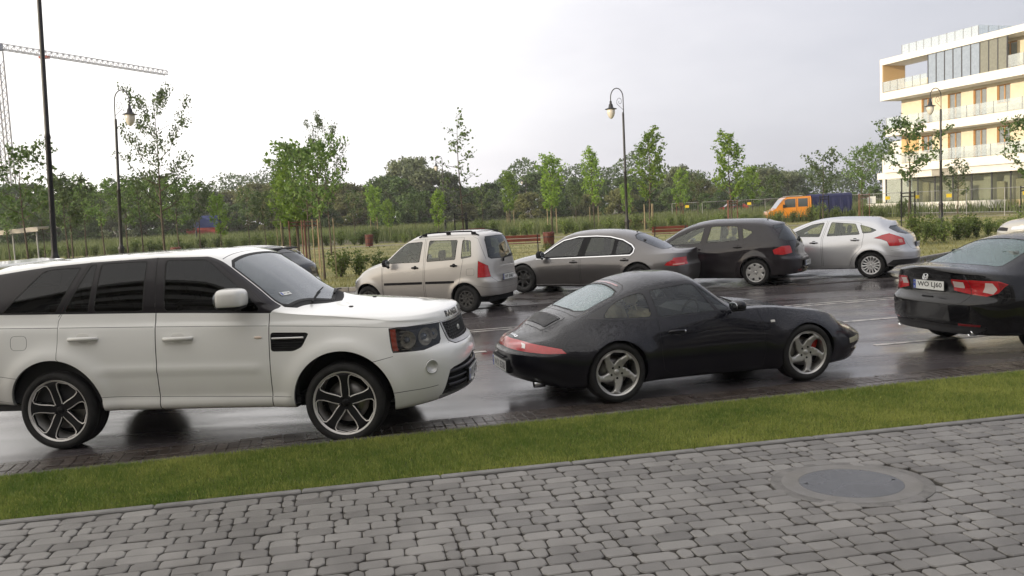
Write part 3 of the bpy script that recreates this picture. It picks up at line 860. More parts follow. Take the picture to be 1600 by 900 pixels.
    a(dict(label='cowl', pts=[('xv', 2.50, VG), ('xv', 2.44, VG-7), ('xv', 2.30, VF+2.6), ('xv', 2.20, VF+1.0), ('xv', 2.10, VF+1.6), ('xv', 2.28, VG-7), ('xv', 2.34, VG)]))
    # windscreen
    a(dict(label='windshield', gapl='trim', gap=.03, pts=[('xv', 2.425, VG), ('xv', 2.36, VG-7), ('xv', 2.24, VF+2.4), ('xv', 2.17, VF+1.2), ('xv', 1.70, VF+1.2), ('xv', 1.655, VF+4), ('xv', 1.645, VG)]))
    a(dict(label='roof', uv=seam(s, [('xv', 1.60, VF+2), ('xv', 1.585, VG)], .008)))
    ft[-1]['label'] = 'gap'
    # lights
    lab = [('fs', 1.225, 1.035), ('fs', 1.205, .815), ('fs', .90, .812), ('fs', .66, .845), ('fs', .62, .88), ('fs', .60, 1.03), ('fs', .80, 1.033)]
    a(dict(label='headlight', gapl='gap', gap=.008, pts=lab))
    a(dict(label='headlight:amber', pts=[('fs', 1.21, 1.022), ('fs', 1.195, .83), ('fs', 1.14, .828), ('fs', 1.15, 1.022)]))
    a(dict(label='grille_frame', gapl='gap', gap=.006, pts=[('fs', .60, 1.032), ('fs', .51, .845), ('fs', .44, .81), ('fs', 0, .80), ('fs', 0, 1.042)]))
    a(dict(label='grille', pts=[('fs', .565, 1.022), ('fs', .485, .865), ('fs', .43, .843), ('fs', 0, .835), ('fs', 0, 1.03)]))
    # bumper: seam, lower grille, fog lamp, skirt
    a(dict(label='gap', uv=seam(s, [('side', 3.02, .745), ('side', 3.215, .785)], .006)))
    a(dict(label='lower_grille', gapl='gap', gap=.01, pts=[('fs', .78, .37), ('fs', .66, .59), ('fs', .60, .61), ('fs', 0, .665), ('fs', 0, .385), ('fs', .5, .37)]))
    a(dict(label='skid_plate', gapl='gap', gap=.005, pts=[('fs', .80, .365), ('fs', .82, .27), ('fs', .5, .28), ('fs', 0, .30), ('fs', 0, .385), ('fs', .5, .372)]))
    a(dict(label='gap', uv=seam(s, [('side', 3.18, .45), ('side', 3.3, .455), ('fs', .82, .47)], .006)))
    a(dict(label='gap', uv=seam(s, [('side', -.42, .43+.02), ('side', -.7, .47), ('side', -1.0, .50)], .005)))
    a(dict(label='gap', uv=seam(s, [('side', -.33, .69), ('side', -.6, .72), ('side', -.95, .745)], .005)))
    c0 = [('fs', .87+.062*math.cos(t), .655+.068*math.sin(t)) for t in np.linspace(0, 2*PI, 20, endpoint=False)]
    a(dict(label='fog_light', gapl='gap', gap=.004, pts=c0))
    # wing vent, fuel flap, seams
    a(dict(label='wing_vent', gapl='gap', gap=.006, rnd=.03, pts=[(2.10, 1.040), (2.10, .868), (2.31, .865), (2.39, .90), (2.455, 1.018), (2.43, 1.03)]))
    a(dict(label='gap', uv=seam(s, [(2.092, 1.205), (2.078, .46), (2.075, .33)], .007)))
    a(dict(label='fuel_flap', gapl='gap', gap=.004, rnd=.05, pts=[(-.40, 1.09), (-.235, 1.09), (-.235, .955), (-.40, .955)]))
    # tail
    a(dict(label='rear_window', gapl='trim', gap=.02, mode='rear', rnd=0, pts=[(0, 1.64), (.50, 1.63), (.60, 1.58), (.66, 1.34), (.60, 1.31), (0, 1.31)]))
    a(dict(label='tail_light', gapl='gap', gap=.008, pts=[('rs', .62, 1.22), ('rs', 1.02, 1.22), ('rs', 1.02, .98), ('rs', .70, .92), ('rs', .62, .95)]))
    M_ = {'body': (WHITE, 0), 'front_door': (WHITE, 0), 'rear_door': (WHITE, 0), 'gap': (GAPM, -.001), 'trim': (GAPM, .0), 'pillar': (DGREY, 0), 'side_window': (TINT, -.002),
          'windshield': (CLEAR, -.003), 'rear_window': (TINT, -.002), 'cowl': (BLACK, -.004), 'headlight': (LENS, .0), 'headlight:amber': (AMBER, .001), 'grille_frame': (pmat('grille_silver', (.42, .41, .40), .3, metal=.8), .006),
          'grille': (BLACK, -.02), 'lower_grille': (BLACK, -.045), 'skid_plate': (pmat('skid_silver', (.40, .40, .41), .35, metal=.6), .002), 'fog_light': (pmat('fog_recess', (.55, .56, .54), .25, metal=.4), -.03),
          'wing_vent': (BLACK, -.012), 'fuel_flap': (WHITE, 0), 'tail_light': (REDL, .003)}
    mk = build_body(root, s, ft, M_, .034, [(0, .395, .462), (2.745, .395, .462)])
    for sd in (1, -1):
        door = mk[('front_door', sd, 'front_door')]; rdoor = mk[('rear_door', sd, 'rear_door')]
        handle(s, door, 1.225, 1.012, sd, WHITE, .27, .042, .035); handle(s, rdoor, .315, 1.04, sd, WHITE, .27, .042, .035)
        # lamps behind the lens
        mb = MB()
        hl = []
        for (fa, za, r_) in ((1.02, .93, .075), (.80, .945, .08), (.68, .955, .05)):
            p, n = s.pt('fs', fa, za, sd, -.075); d = Vector(n); 
            st = len(mb.V); mb.lathe([(r_*1.05, .055), (r_, .05), (r_*.8, .02), (r_*.35, .0), (.001, .0)], 20, 0, 'y'); mb.lathe([(r_*.42, .02), (r_*.36, .045), (r_*.2, .058), (.001, .062)], 16, 1, 'y')
            q = Vector((0, 1, 0)).rotation_difference(Vector((max(.7, d.x), d.y, 0)).normalized()).to_matrix().to_4x4(); mb.xf(Matrix.Translation(p)@q, st)
        V = []; F = []
        na_, nz_ = 12, 5
        for i in range(na_+1):
            for j in range(nz_+1):
                fa = 1.24-(1.24-.52)*i/na_; za = .80+.27*j/nz_
                ed = (i in (0, na_)) or (j in (0, nz_)); p, n = s.pt('fs', fa, za, sd, -.006 if ed else -.085); V.append(p)
        F = [(i*(nz_+1)+j, (i+1)*(nz_+1)+j, (i+1)*(nz_+1)+j+1, i*(nz_+1)+j+1) for i in range(na_) for j in range(nz_)]
        mb.add(V, F, 2)
        for j in range(6):
            p0, _ = s.pt('fs', 1.10, .84+.032*j, sd, -.03); p1, _ = s.pt('fs', .98, .84+.032*j, sd, -.05); mb.tube([p0, p1], .004, 5, 0)
        hp = mk.get(('headlight', sd, 'headlight'))
        mb.build('lamp_unit', [REFL, pmat('projector_glass', (.30, .32, .36), .05, metal=.6), LAMPD], hp or root)
        # fog lamp rim
        p, n = s.pt('fs', .87, .655, sd, .0); mb = MB(); mb.lathe([(.064, -.03), (.066, .004), (.058, .007), (.055, -.01), (.03, -.028), (.001, -.03)], 24, 0, 'y')
        o = mb.build('fog_lamp_ring', pmat('fog_ring', (.62, .62, .60), .3, metal=.3), mk[('fog_light', sd, 'fog_light')]); o.matrix_local = Matrix.Translation(p)@Vector((0, 1, 0)).rotation_difference(n).to_matrix().to_4x4()
        # vent bar
        p0, _ = s.pt('side', 2.115, .985, sd, .006); p1, _ = s.pt('side', 2.41, .985, sd, .006); mb = MB(); mb.tube([p0, p1], .011, 6)
        for zz in (.90, .92, .94, .96, 1.005, 1.02):
            q0, _ = s.pt('side', 2.11, zz, sd, -.004); q1, _ = s.pt('side', 2.40, zz, sd, -.004); mb.tube([q0, q1], .004, 4, 1)
        mb.build('vent_bar', [pmat('vent_silver', (.55, .55, .54), .3, metal=.6), BLACK], mk[('wing_vent', sd, 'wing_vent')])
        # side repeater on the door edge
        p, n = s.pt('side', 1.985, 1.0, sd, .004); mb = MB(); V, F = blob(.035, .006, .012); mb.add(V, F, 0, True)
        o = mb.build('side_marker', pmat('marker_lens', (.75, .62, .52), .15, coat=1), root); o.matrix_local = frame_from(p, n)
        # mirror
        mirror(root, (1.80, -1.10, 1.365) if sd < 0 else (1.78, 1.04, 1.30), sd, WHITE, (.15, .15, .10), arm=(.02, -.16, -.10), p=4)
    # mesh in the grilles
    def mesh_grid(nm, a0, a1, z0f, z1f, sa, sz, par, off, mat):
        mb = MB()
        for side in (1, -1):
            rows = int((z1f(0)-z0f(0))/sz)
            for r_ in range(rows+1):
                prev = None
                aa = 0
                while aa <= a1:
                    zz = z0f(aa)+(z1f(aa)-z0f(aa))*(r_+(.0))/rows + (.5*sz if int(round(aa/sa)) % 2 else 0)
                    zz = min(zz, z1f(aa))
                    p, n = s.pt('fs', aa, zz, side, off)
                    if prev is not None: mb.tube([prev, p], .0035, 4, 0, False)
                    prev = p; aa += sa
            aa = sa/2
            while aa < a1:
                p0, _ = s.pt('fs', aa, z0f(aa), side, off); p1, _ = s.pt('fs', aa, z1f(aa), side, off); mb.tube([p0, p1], .003, 4, 0, False); aa += sa
        mb.build(nm, mat, par)
    mesh_grid('grille_mesh', 0, .53, lambda q: .85 if q < .46 else .90, lambda q: 1.02, .035, .026, mk[('grille', 1, 'grille')], -.006, pmat('mesh_black', (.05, .05, .052), .35, coat=.5))
    mb = MB()
    for zz, th in ((.44, .012), (.50, .010), (.57, .018)):
        for sd in (1, -1):
            P = [s.pt('fs', q, zz, sd, -.02)[0] for q in np.linspace(0, .68 if zz < .6 else .6, 8)]; mb.tube(P, th, 6, 0)
    mb.build('intake_bars', pmat('bar_grey', (.05, .05, .055), .4), mk[('lower_grille', 1, 'lower_grille')])
    # badge
    p, n = s.pt('fs', .17, .93, -1, .008); mb = MB(); V, F = blob(.05, .006, .027, p=2); mb.add(V, F, 0, True); o = mb.build('badge', pmat('badge_green', (.45, .47, .44), .3, metal=.6), root); o.matrix_local = frame_from(p, n)
    # lettering on the bonnet edge
    def fn(x, y):
        sd = 1 if x > 0 else -1
        return ('fs', abs(x), 1.064+y, sd)
    for word, xc in (('RANGE', -.255), ('ROVER', .255)):
        surf_text(s, root, word, .072, lambda x, y: fn(x+xc, y), pmat('letter_black', (.02, .02, .022), .3), 'bonnet_lettering', .004, .003, 0, 1.7)
    p, n = s.pt('fs', 0, .475, 1, -.03); plate(root, 'WY AP5', frame_from(Vector(p)+Vector((.02, -.02, 0)), (1, 0, -.05)))
    mb = MB(); mb.box((0, 0, 0), (.012, .56, .15), bev=.004); mb.build('plate_holder', BLACK, root, loc=Vector(p)+Vector((.004, 0, 0)))
    # wipers
    mb = MB()
    for y0, y1, xb in ((-.52, .12, 2.33), (.18, .80, 2.36)):
        pa, na_ = s.pt('top', 2.36, abs(y0), 1 if y0 > 0 else -1, .02); pb, nb_ = s.pt('top', 2.26 if y1 < .5 else 2.30, min(.62, abs(y1)), 1 if y1 > 0 else -1, .025)
        mb.tube([pa, pa.lerp(pb, .5)+Vector((0, 0, .02)), pb], [.012, .009, .006], 6)
    mb.build('wiper', BLACK, root)
    for sd in (1, -1):
        p, n = s.pt('top', 2.72, .45, sd, .0); mb = MB(); mb.box(p, (.035, .05, .015), bev=.004); mb.build('washer_jet', BLACK, root)
    # windscreen sticker and badge inside
    p, n = s.pt('top', 2.14, .60, -1, .002); mb = MB(); mb.box((0, 0, 0), (.14, .002, .045), m=0); mb.box((-.05, -.002, 0), (.02, .002, .035), m=1); V, F = text_mesh('WY AP5', .03); mb.add([(x*.8+.015, -.002, y-.01) for x, y, z in V], F, 2)
    o = mb.build('windscreen_sticker', [PLATE_W, PLATE_B, PLATE_K], root); o.matrix_local = frame_from(p, n)
    # tailgate spoiler tip (white) and rear parts
    mb = MB(); mb.box((-.93, 0, 1.735), (.28, 1.25, .035), bev=.015, ry=.08)
    mb.build('roof_spoiler', WHITE, root)
    interior(root, -.7, 2.3, .84, .42, 1.22, pmat('seat_leather_black', (.03, .03, .032), .5), ((1.0, 2), (.05, 3)), 1.75, -1, .68)
    # wheels: five broad spokes, silver edged windows
    def rim(rr_, wd):
        hw = pchip([(.23, 1), (.3, 8), (.4, 14.5), (.55, 21), (.72, 24), (.86, 23.5), (.905, 20)]); rs = np.linspace(.235, .905, 15)
        P = [(rr_*q*math.cos(R(float(hw(q)))), rr_*q*math.sin(R(float(hw(q))))) for q in rs]+[(rr_*.925, 0)]+[(rr_*q*math.cos(R(float(hw(q)))), -rr_*q*math.sin(R(float(hw(q))))) for q in rs[::-1]]
        wins = [rotp(P, 2*PI*k/5+R(90+36)) for k in range(5)]
        return rim_base(rr_, wd, wins, [pmat('rim_gloss_black', (.010, .010, .011), .5, spec=.25), BLACK, pmat('rim_cut_silver', (.62, .60, .57), .35, metal=.25)], lambda r, R_: -.012-.03*(1-(r/R_)**2), 2, .0095, .03, .034, 5, .058, lipmat=2, rad0=.945)
    for x_, st_ in ((0, 0), (2.745, R(0))):
        for sd in (1, -1):
            make_wheel(root, x_, sd*.945, sd, .372, .292, .265, rim, R(12) if x_ == 0 else 0, st_)
    mb = MB(); mb.box((1.3, 0, .38), (3.6, 1.5, .12)); mb.box((.0, 0, .33), (.12, 1.5, .12)); mb.box((2.74, 0, .33), (.12, 1.4, .12)); mb.build('underbody', BLACK, root)
    return root, s
# ---------------------------------------------------------------- black sports coupe
def coupe():
    BLK = paint('midnight_paint', (.006, .006, .010), .0, .30, drops=1.0, dirt=.12, dirtcol=(.03, .027, .025), coat=.85)
    sp = dict(x0=-1.02, x1=3.38, ar=.95, af=.98, nr=2.5, nf=2.25, NU=300,
        W=[(-1.08, .84), (-.5, .885), (0, .90), (.5, .865), (1.2, .84), (1.9, .855), (2.272, .865), (3.17, .80)],
        zb=[(-1.08, .27), (-.85, .20), (-.4, .16), (.5, .165), (1.8, .15), (2.8, .13), (3.1, .12), (3.33, .17)],
        zm=[(-1.08, .48), (0, .52), (1.0, .48), (2.2, .48), (3.17, .36)],
        belt=[(-1.08, .585), (-.8, .66), (-.45, .755), (-.2, .80), (.1, .826), (.5, .828), (1.0, .835), (1.5, .852), (1.84, .845), (2.15, .808), (2.45, .762), (2.62, .728), (2.80, .672), (2.98, .60), (3.33, .48)],
        wb=[(-1.08, .10), (-.5, .18), (0, .17), (.5, .10), (1.2, .075), (1.8, .11), (2.3, .16), (2.8, .18), (3.17, .22)],
        cant=[(-1.08, .60), (-.8, .685), (-.5, .80), (-.25, .90), (0, 1.015), (.25, 1.10), (.5, 1.155), (.8, 1.195), (.98, 1.19), (1.08, 1.145), (1.25, 1.01), (1.42, .885), (1.55, .868), (1.84, .86), (2.15, .825), (2.45, .778), (2.62, .742), (2.80, .685), (2.98, .612), (3.33, .49)],
        wc=[(-1.08, .52), (-.6, .56), (-.2, .575), (.3, .58), (.9, .565), (1.1, .595), (1.42, .675), (1.6, .66), (2.2, .60), (2.8, .58), (3.17, .50)],
        top=[(-1.08, .665), (-.85, .725), (-.6, .815), (-.3, .935), (0, 1.075), (.2, 1.165), (.4, 1.235), (.7, 1.275), (.95, 1.275), (1.10, 1.235), (1.2, 1.17), (1.55, .905), (1.66, .855), (1.8, .838), (2.1, .805), (2.45, .755), (2.8, .68), (3.05, .61), (3.33, .515)],
        tuck=[(-1.08, .16), (-.4, .10), (.6, .05), (1.6, .05), (2.7, .08), (3.17, .14)], bul=[(-1, .0), (0, .018), (1, .022), (1.6, .0)],
        gr=[(.15, .22), (.22, .12), (.30, .03), (.42, .0), (.53, .0), (.555, .035), (.60, .055), (.66, .085), (.70, .14), (.8, .2)],
        gf=[(.10, -.12), (.16, -.02), (.24, -.01), (.28, -.055), (.31, -.01), (.40, .0), (.44, -.03), (.50, -.075), (.56, -.17), (.64, -.28), (.72, -.34)],
        awr=.6, awf=.75, crown=2.7, sv=1.5, su=1.8, pu=2.0,
        flare=[(0, .33, .33, .035, .11), (2.272, .33, .33, .03, .10)])
    s = Surf(sp)
    root = empty('sports_coupe', (.813, 9.548, 0), .276, 'low black two door sports coupe beaded with rain, silver five spoke wheels', 'car', 'cars parked along the road')
    ft = []; a = ft.append
    g = lambda pts, w_=.006: a(dict(label='gap', uv=seam(s, pts, w_)))
    a(dict(label='door', gap=.004, pts=[(.515, .42), (.50, .62), (.508, .82), (.52, .845), (.455, 1.12), (.50, 1.135), (.95, 1.178), (1.06, 1.145), (1.44, .878), (1.70, .85), (1.735, .70), (1.755, .40), (1.73, .22), (.62, .24), (.54, .30)]))
    # dark glasshouse frame
    a(dict(label='pillar', pts=[(-.235, .875), (.0, .855), (.52, .832), (1.42, .862), (1.46, .874), (1.07, 1.158), (.95, 1.188), (.5, 1.143), (.25, 1.095), (.0, .995), (-.15, .925)]))
    win = lambda l, pts, rnd=.03: a(dict(label=l, gapl='trim', gap=.007, pts=pts, rnd=rnd))
    win('side_window#q', [(-.08, .872), (.46, .850), (.425, 1.108), (.25, 1.075), (.10, 1.02), (.0, .955)], .06)
    win('side_window#d', [(.52, .848), (.49, 1.118), (.94, 1.160), (1.015, 1.15), (1.20, .862)], .03)
    win('side_window#v', [(1.05, 1.135), (1.225, .866), (1.375, .872)], .02)
    a(dict(label='windshield', gapl='trim', gap=.016, pts=[('xv', 1.655, VG), ('xv', 1.62, VG-7), ('xv', 1.50, VF+3.4), ('xv', 1.44, VF+2.0), ('xv', 1.15, VF+2.2), ('xv', 1.115, VF+6), ('xv', 1.10, VG)]))
    a(dict(label='rear_window', gapl='trim', gap=.018, pts=[('xv', -.30, VG), ('xv', -.285, VF+8), ('xv', -.22, VF+3.2), ('xv', -.17, VF+2.4), ('xv', .12, VF+2.4), ('xv', .19, VF+5), ('xv', .215, VG)]))
    g([('xv', .30, VG), ('xv', .285, VF+7), ('xv', .24, VF+3.5), ('xv', .14, VF+1.5), ('xv', -.1, VF+1.2), ('xv', -.35, VF+1.2)], .007)
    a(dict(label='light_strip', pts=[('xv', .262, VG), ('xv', .255, VF+9), ('xv', .235, VF+9), ('xv', .24, VG)]))
    g([('xv', -.345, VG), ('xv', -.335, VF+6), ('xv', -.31, VF+1.2)])
    a(dict(label='engine_lid', gap=.005, pts=[('xv', -.40, VG), ('xv', -.395, VF+9), ('xv', -.39, VF+6), ('xv', -.42, VF+5), ('xv', -.70, VF+6), ('xv', -.735, VF+7.5), ('xv', -.755, VG)]))
    ins = [('xv', -.43, VG), ('xv', -.43, VF+7.2), ('xv', -.45, VF+6.5), ('xv', -.65, VF+7.2), ('xv', -.67, VF+8.5), ('xv', -.675, VG)]
    a(dict(label='engine_lid:grille', pts=ins))
    g([('xv', -.38, VF+3.2), ('xv', -.7, VF+3.2), ('xv', -.98, VF+4.0)], .005)
    # hood
    g([('xv', 1.70, VG), ('xv', 1.69, VF+8), ('xv', 1.66, VF+5), ('xv', 1.9, VF+5), ('xv', 2.4, VF+6.5), ('xv', 2.85, VF+10), ('xv', 2.9, VG)])
    g([('side', 1.72, .845), ('xv', 1.69, VF+2), ('xv', 1.66, VF+5)])
    # light bar
    a(dict(label='light_bar', gapl='gap', gap=.006, pts=[('rs', 0, .672), ('rs', .45, .657), ('rs', .78, .630), ('rs', .98, .605), ('rs', 1.03, .558), ('rs', .8, .552), ('rs', .4, .565), ('rs', 0, .575)]))
    a(dict(label='light_bar:d', pts=[('rs', .53, .643), ('rs', .78, .618), ('rs', .97, .596), ('rs', 1.0, .568), ('rs', .8, .562), ('rs', .53, .570)]))
    a(dict(label='light_bar:w', pts=[('rs', .47, .635), ('rs', .52, .63), ('rs', .515, .59), ('rs', .465, .595)]))
    g([('rs', 1.03, .548), ('side', -.6, .541), ('side', -.33, .525)], .006)
    g([('side', 2.60, .525), ('side', 2.8, .50), ('fs', .95, .47)], .006)
    a(dict(label='indicator', gap=.004, pts=[('fs', .95, .415), ('fs', .64, .42), ('fs', .64, .355), ('fs', .93, .35)]))
    c0 = [('front', .565+.105*math.cos(t), .588+.095*math.sin(t)) for t in np.linspace(0, 2*PI, 24, endpoint=False)]
    a(dict(label='headlight', gap=.005, pts=c0))
    a(dict(label='lower_grille', gap=.004, pts=[('fs', 0, .22), ('fs', .42, .22), ('fs', .45, .28), ('fs', 0, .285)]))
    TG = glass('coupe_glass', (.75, .80, .77), film=.05, filmcol=(.45, .5, .5), ior=1.5, drops=.4)
    RG = glass('coupe_rear_glass', (.35, .42, .42), film=.42, filmcol=(.30, .42, .42), ior=1.5, drops=.6)
    M_ = {'body': (BLK, 0), 'gap': (GAPM, -.003), 'trim': (GAPM, .0005), 'pillar': (pmat('frame_black', (.012, .012, .014), .3, coat=.3), 0), 'side_window': (TG, -.003), 'windshield': (TG, -.003), 'rear_window': (RG, -.003),
          'engine_lid': (BLK, .004), 'engine_lid:grille': (BLACK, -.012), 'light_bar': (pmat('red_bar', (.42, .015, .022), .15, coat=1, noise=.2, nscale=25, bump=.2, bscale=120), .002), 'light_bar:d': (REDL, .003), 'light_bar:w': (pmat('clear_lens', (.8, .75, .72), .15, coat=1), .004),
          'indicator': (pmat('cream_lens', (.55, .52, .38), .15, coat=1, bump=.2, bscale=150), .001), 'headlight': (pmat('round_lamp', (.55, .58, .6), .06, metal=.6, coat=1, bump=.2, bscale=90), .0), 'lower_grille': (BLACK, -.02), 'light_strip': (REDD, .003)}
    mk = build_body(root, s, ft, M_, .034, [(0, .325, .335), (2.272, .325, .33)])
    # slats
    mb = MB()
    for k in range(11):
        x_ = -.445-.021*k; P = []
        for q in np.linspace(-1, 1, 13):
            vv = VF+7.4+.07*k; y_ = abs(q); uv = s.find('xv', x_, VG-(VG-vv)*y_); p = s.ev(uv[0], uv[1]).copy(); n = s.ev(uv[0], uv[1], s.N); p[1] *= (1 if q > 0 else -1); P.append(Vector(p)+Vector((0, 0, .004)))
        mb.tube(P, .0062, 6)
    mb.build('lid_slats', BLK, mk[('engine_lid', 1, 'engine_lid')])
    for sd in (1, -1):
        door = mk[('door', sd, 'door')]
        handle(s, door, .70, .685, sd, BLK, .18, .03, .028, cup=False)
        p, n = s.pt('side', .80, .683, sd, .004); mb = MB(); mb.lathe([(.001, -.004), (.012, -.004), (.012, .002), (.001, .003)], 12, 0, 'y'); o = mb.build('door_lock', CHROME, door); o.matrix_local = frame_from(p, n)
        p, n = s.pt('side', 1.86, .70, sd, .004); mb = MB(); mb.box((0, 0, 0), (.055, .012, .028), bev=.005); o = mb.build('side_marker', pmat('marker_clear', (.6, .58, .55), .2, coat=1), root); o.matrix_local = frame_from(p, n)
        mirror(root, (1.36, sd*.93, .915), sd, BLK, (.085, .10, .062), arm=(.03, -.13, -.05))
        # exhaust
        mb = MB(); mb.lathe([(.036, 0), (.04, -.02), (.04, -.12), (.03, -.12), (.03, -.0)], 16, 0, 'x'); mb.xf(Matrix.Translation((-.80, sd*.50, .215))@Matrix.Rotation(PI, 4, 'Z')@Matrix.Translation((.0, 0, 0)))
        mb.build('exhaust_tip', CHROME, root)
        # calipers come with the wheels
    # rear plate and script
    p = Vector((-1.022, 0, .385)); plate(root, 'WX 8308', frame_from(p, (-1, 0, 0)))
    mb = MB(); mb.box((-.985, 0, .385), (.06, .56, .15), bev=.01); mb.box((-1.03, 0, .475), (.03, .40, .02), bev=.006); mb.build('plate_recess', BLACK, root)
    surf_text(s, root, 'Carrera', .075, lambda x, y: ('top', -.845-.9*y, abs(x), -1 if x > 0 else 1), CHROME, 'rear_script', .004, .002, .3, 1.2)
    # wipers
    for y0, y1 in ((-.15, .42), (-.62+.15, .05)):
        mb = MB(); pa, _ = s.pt('top', 1.63 if abs(y0) < .3 else 1.55, abs(y0), 1 if y0 > 0 else -1, .02); pb, _ = s.pt('top', 1.50 if y1 < .3 else 1.47, abs(y1), 1 if y1 > 0 else -1, .02)
        mb.tube([pa, pa.lerp(pb, .5)+Vector((0, 0, .012)), pb], [.01, .008, .005], 6); mb.build('wiper', BLACK, root)
    interior(root, -.05, 1.55, .66, .22, .86, pmat('seat_tan', (.66, .55, .34), .7, noise=.15), ((.60, 2),), 1.2, -1, .52)
    for q in (-.3, .3):
        mb = MB(); mb.box((.10, q, .72), (.10, .42, .36), bev=.04, ry=-.5); mb.build('seat', MATS['seat_tan'], root)
    def rim(rr_, wd):
        P = petal(rr_*.36, rr_*.91, R(26), 16, .42, .8)
        wins = [rotp(P, 2*PI*k/5+R(90)) for k in range(5)]
        return rim_base(rr_, wd, wins, [ALU, BLACK, ALU], lambda r, R_: -.010-.035*(1-(r/R_)**1.6), None, 0, .035, .030, 5, .062, lipmat=0, lugm=1, cap=1, lugsize=.013, capm=0)
    for x_ in (0, 2.272):
        for sd in (1, -1):
            wh = make_wheel(root, x_, sd*(.868 if x_ == 0 else .845), sd, .318, .240, .245, rim, R(10) if x_ else R(4), 0, caliper=pmat('caliper_red', (.38, .015, .01), .4) if x_ else None)
            if sd < 0:  # turn the twist so that both sides sweep the same way round
                pass
    mb = MB(); mb.box((1.1, 0, .22), (3.2, 1.4, .10)); mb.build('underbody', BLACK, root)
    return root, s
# ---------------------------------------------------------------- the row of cars across the road, and the black saloon
def windows_seen(ft, wins, gap=.012, trim='trim', rnd=.03):
    for nm, pts in wins: ft.append(dict(label='side_window#'+nm, gapl=trim, gap=gap, pts=pts, rnd=rnd))
def build_car(c):
    s = Surf(c['surf'])
    yaw = c['yaw']; hw_ = c['hw']; wb = c['wb']
    # pose: near-side plane at the front wheel for cars facing left, rear wheel for cars facing right
    px, py = c['pos']; cy, sy = math.cos(yaw), math.sin(yaw)
    if c['left']:
        cx = px+wb*cy-hw_*sy; cyy = py+wb*sy+hw_*cy; rz = yaw+PI
    else:
        cx = px-hw_*sy; cyy = py+hw_*cy; rz = yaw
    root = empty(c['name'], (cx, cyy, 0), rz, c['label'], 'car', 'cars parked along the road')
    ft = []; pm = c['paint']
    for d in c['doors']: ft.append(dict(label=d[0], gap=c.get('gapw', .006), pts=d[1], rnd=.0))
    for d in c.get('pre', []): ft.append(d(s) if callable(d) else d)
    windows_seen(ft, c['wins'], c.get('wingap', .014), c.get('wintrim', 'trim'), c.get('winr', .035))
    for d in c.get('feats', []): ft.append(d(s) if callable(d) else d)
    M_ = {'body': (pm, 0), 'gap': (GAPM, 0), 'trim': (GAPM, .0005), 'side_window': (c['glass'], -.004), 'windshield': (c['glass'], -.004), 'rear_window': (c.get('rglass', c['glass']), -.004),
          'tail_light': (REDL, .004), 'tail_light:w': (pmat('tail_clear', (.55, .24, .20), .12, coat=1, bump=.2, bscale=120), .006), 'tail_light:d': (REDD, .006), 'headlight': (pmat('lamp_clear', (.55, .57, .6), .08, metal=.5, coat=1, bump=.3, bscale=60), .002), 'chrome_trim': (CHROME, .004),
          'rubbing_strip': (BLACK, .008), 'lower_grille': (BLACK, -.02), 'grille': (BLACK, -.01), 'fuel_flap': (pm, 0), 'rear_bumper': (pm, .006), 'front_bumper': (pm, .004), 'bumper_insert': (pmat('bumper_plastic', (.03, .03, .032), .55), .003),
          'pillar': (BLACK, .0), 'reflector': (REDD, .003), 'tailgate': (pm, 0), 'trunk_lid': (pm, 0)}
    M_.update(c.get('mats', {}))
    mk = build_body(root, s, ft, M_, c.get('h', .06), [(0, c['rt']*1.02, c['ra']), (wb, c['rt']*1.02, c['ra'])])
    for sd in (1, -1):
        for (dn, hx, hz) in c['handles']:
            handle(s, mk.get((dn, sd, dn), root), hx, hz, sd, c.get('hmat', pm), c.get('hl', .19), .035, .03, cup=c.get('hcup', True), cupmat=BLACK)
        if 'mirror' in c:
            x_, y_, z_ = c['mirror']; mirror(root, (x_, sd*y_, z_), sd, c.get('mmat', pm), c.get('mdim', (.09, .12, .08)))
        for x_ in (0, wb):
            make_wheel(root, x_, sd*(hw_-.02), sd, c['rt'], c['rr'], c.get('tw', .2), c['rim'], R(7) if x_ else R(20))
    interior(root, c['int'][0], c['int'][1], hw_-.2, .28, c['int'][2], c.get('seatm'), c['rows'], c['int'][3], 1, c.get('seath', .6))
    mb = MB(); mb.box((wb/2, 0, c.get('ub', .25)), (wb+.9, 1.2, .1)); mb.build('underbody', BLACK, root)
    for f in c.get('extra', []): f(s, root, mk)
    return root, s
def sm(pts, w_=.006, mode='side'): return lambda s: dict(label='gap', uv=seam(s, pts, w_, mode))
def slots(n, r0_, r1_, half, p=1.0): return lambda rr_: [rotp(petal(rr_*r0_, rr_*r1_, R(half), 8, 0, p), 2*PI*k/n) for k in range(n)]
CAPM = pmat('cap_silver', (.42, .42, .41), .4, metal=.5, noise=.06)
def cap_rim(n, r0_, r1_, half, mat=None, p=1.0, lugs=5):
    f = slots(n, r0_, r1_, half, p)
    return lambda rr_, wd: rim_base(rr_, wd, f(rr_), [mat or CAPM, BLACK, CAPM], lambda r, R_: -.004-.012*(1-(r/R_)**2), None, 0, .012, .03, lugs, .05, lipmat=0, lugm=1, n=40, cap=1)
GREENG = glass('car_glass', (.86, .90, .84), film=.16, filmcol=(.50, .54, .46), ior=1.5)  # grey-green film paints in the reflection of trees and sky
DARKG = glass('hatch_glass', (.12, .14, .14), film=.10, filmcol=(.12, .15, .15), ior=1.6)
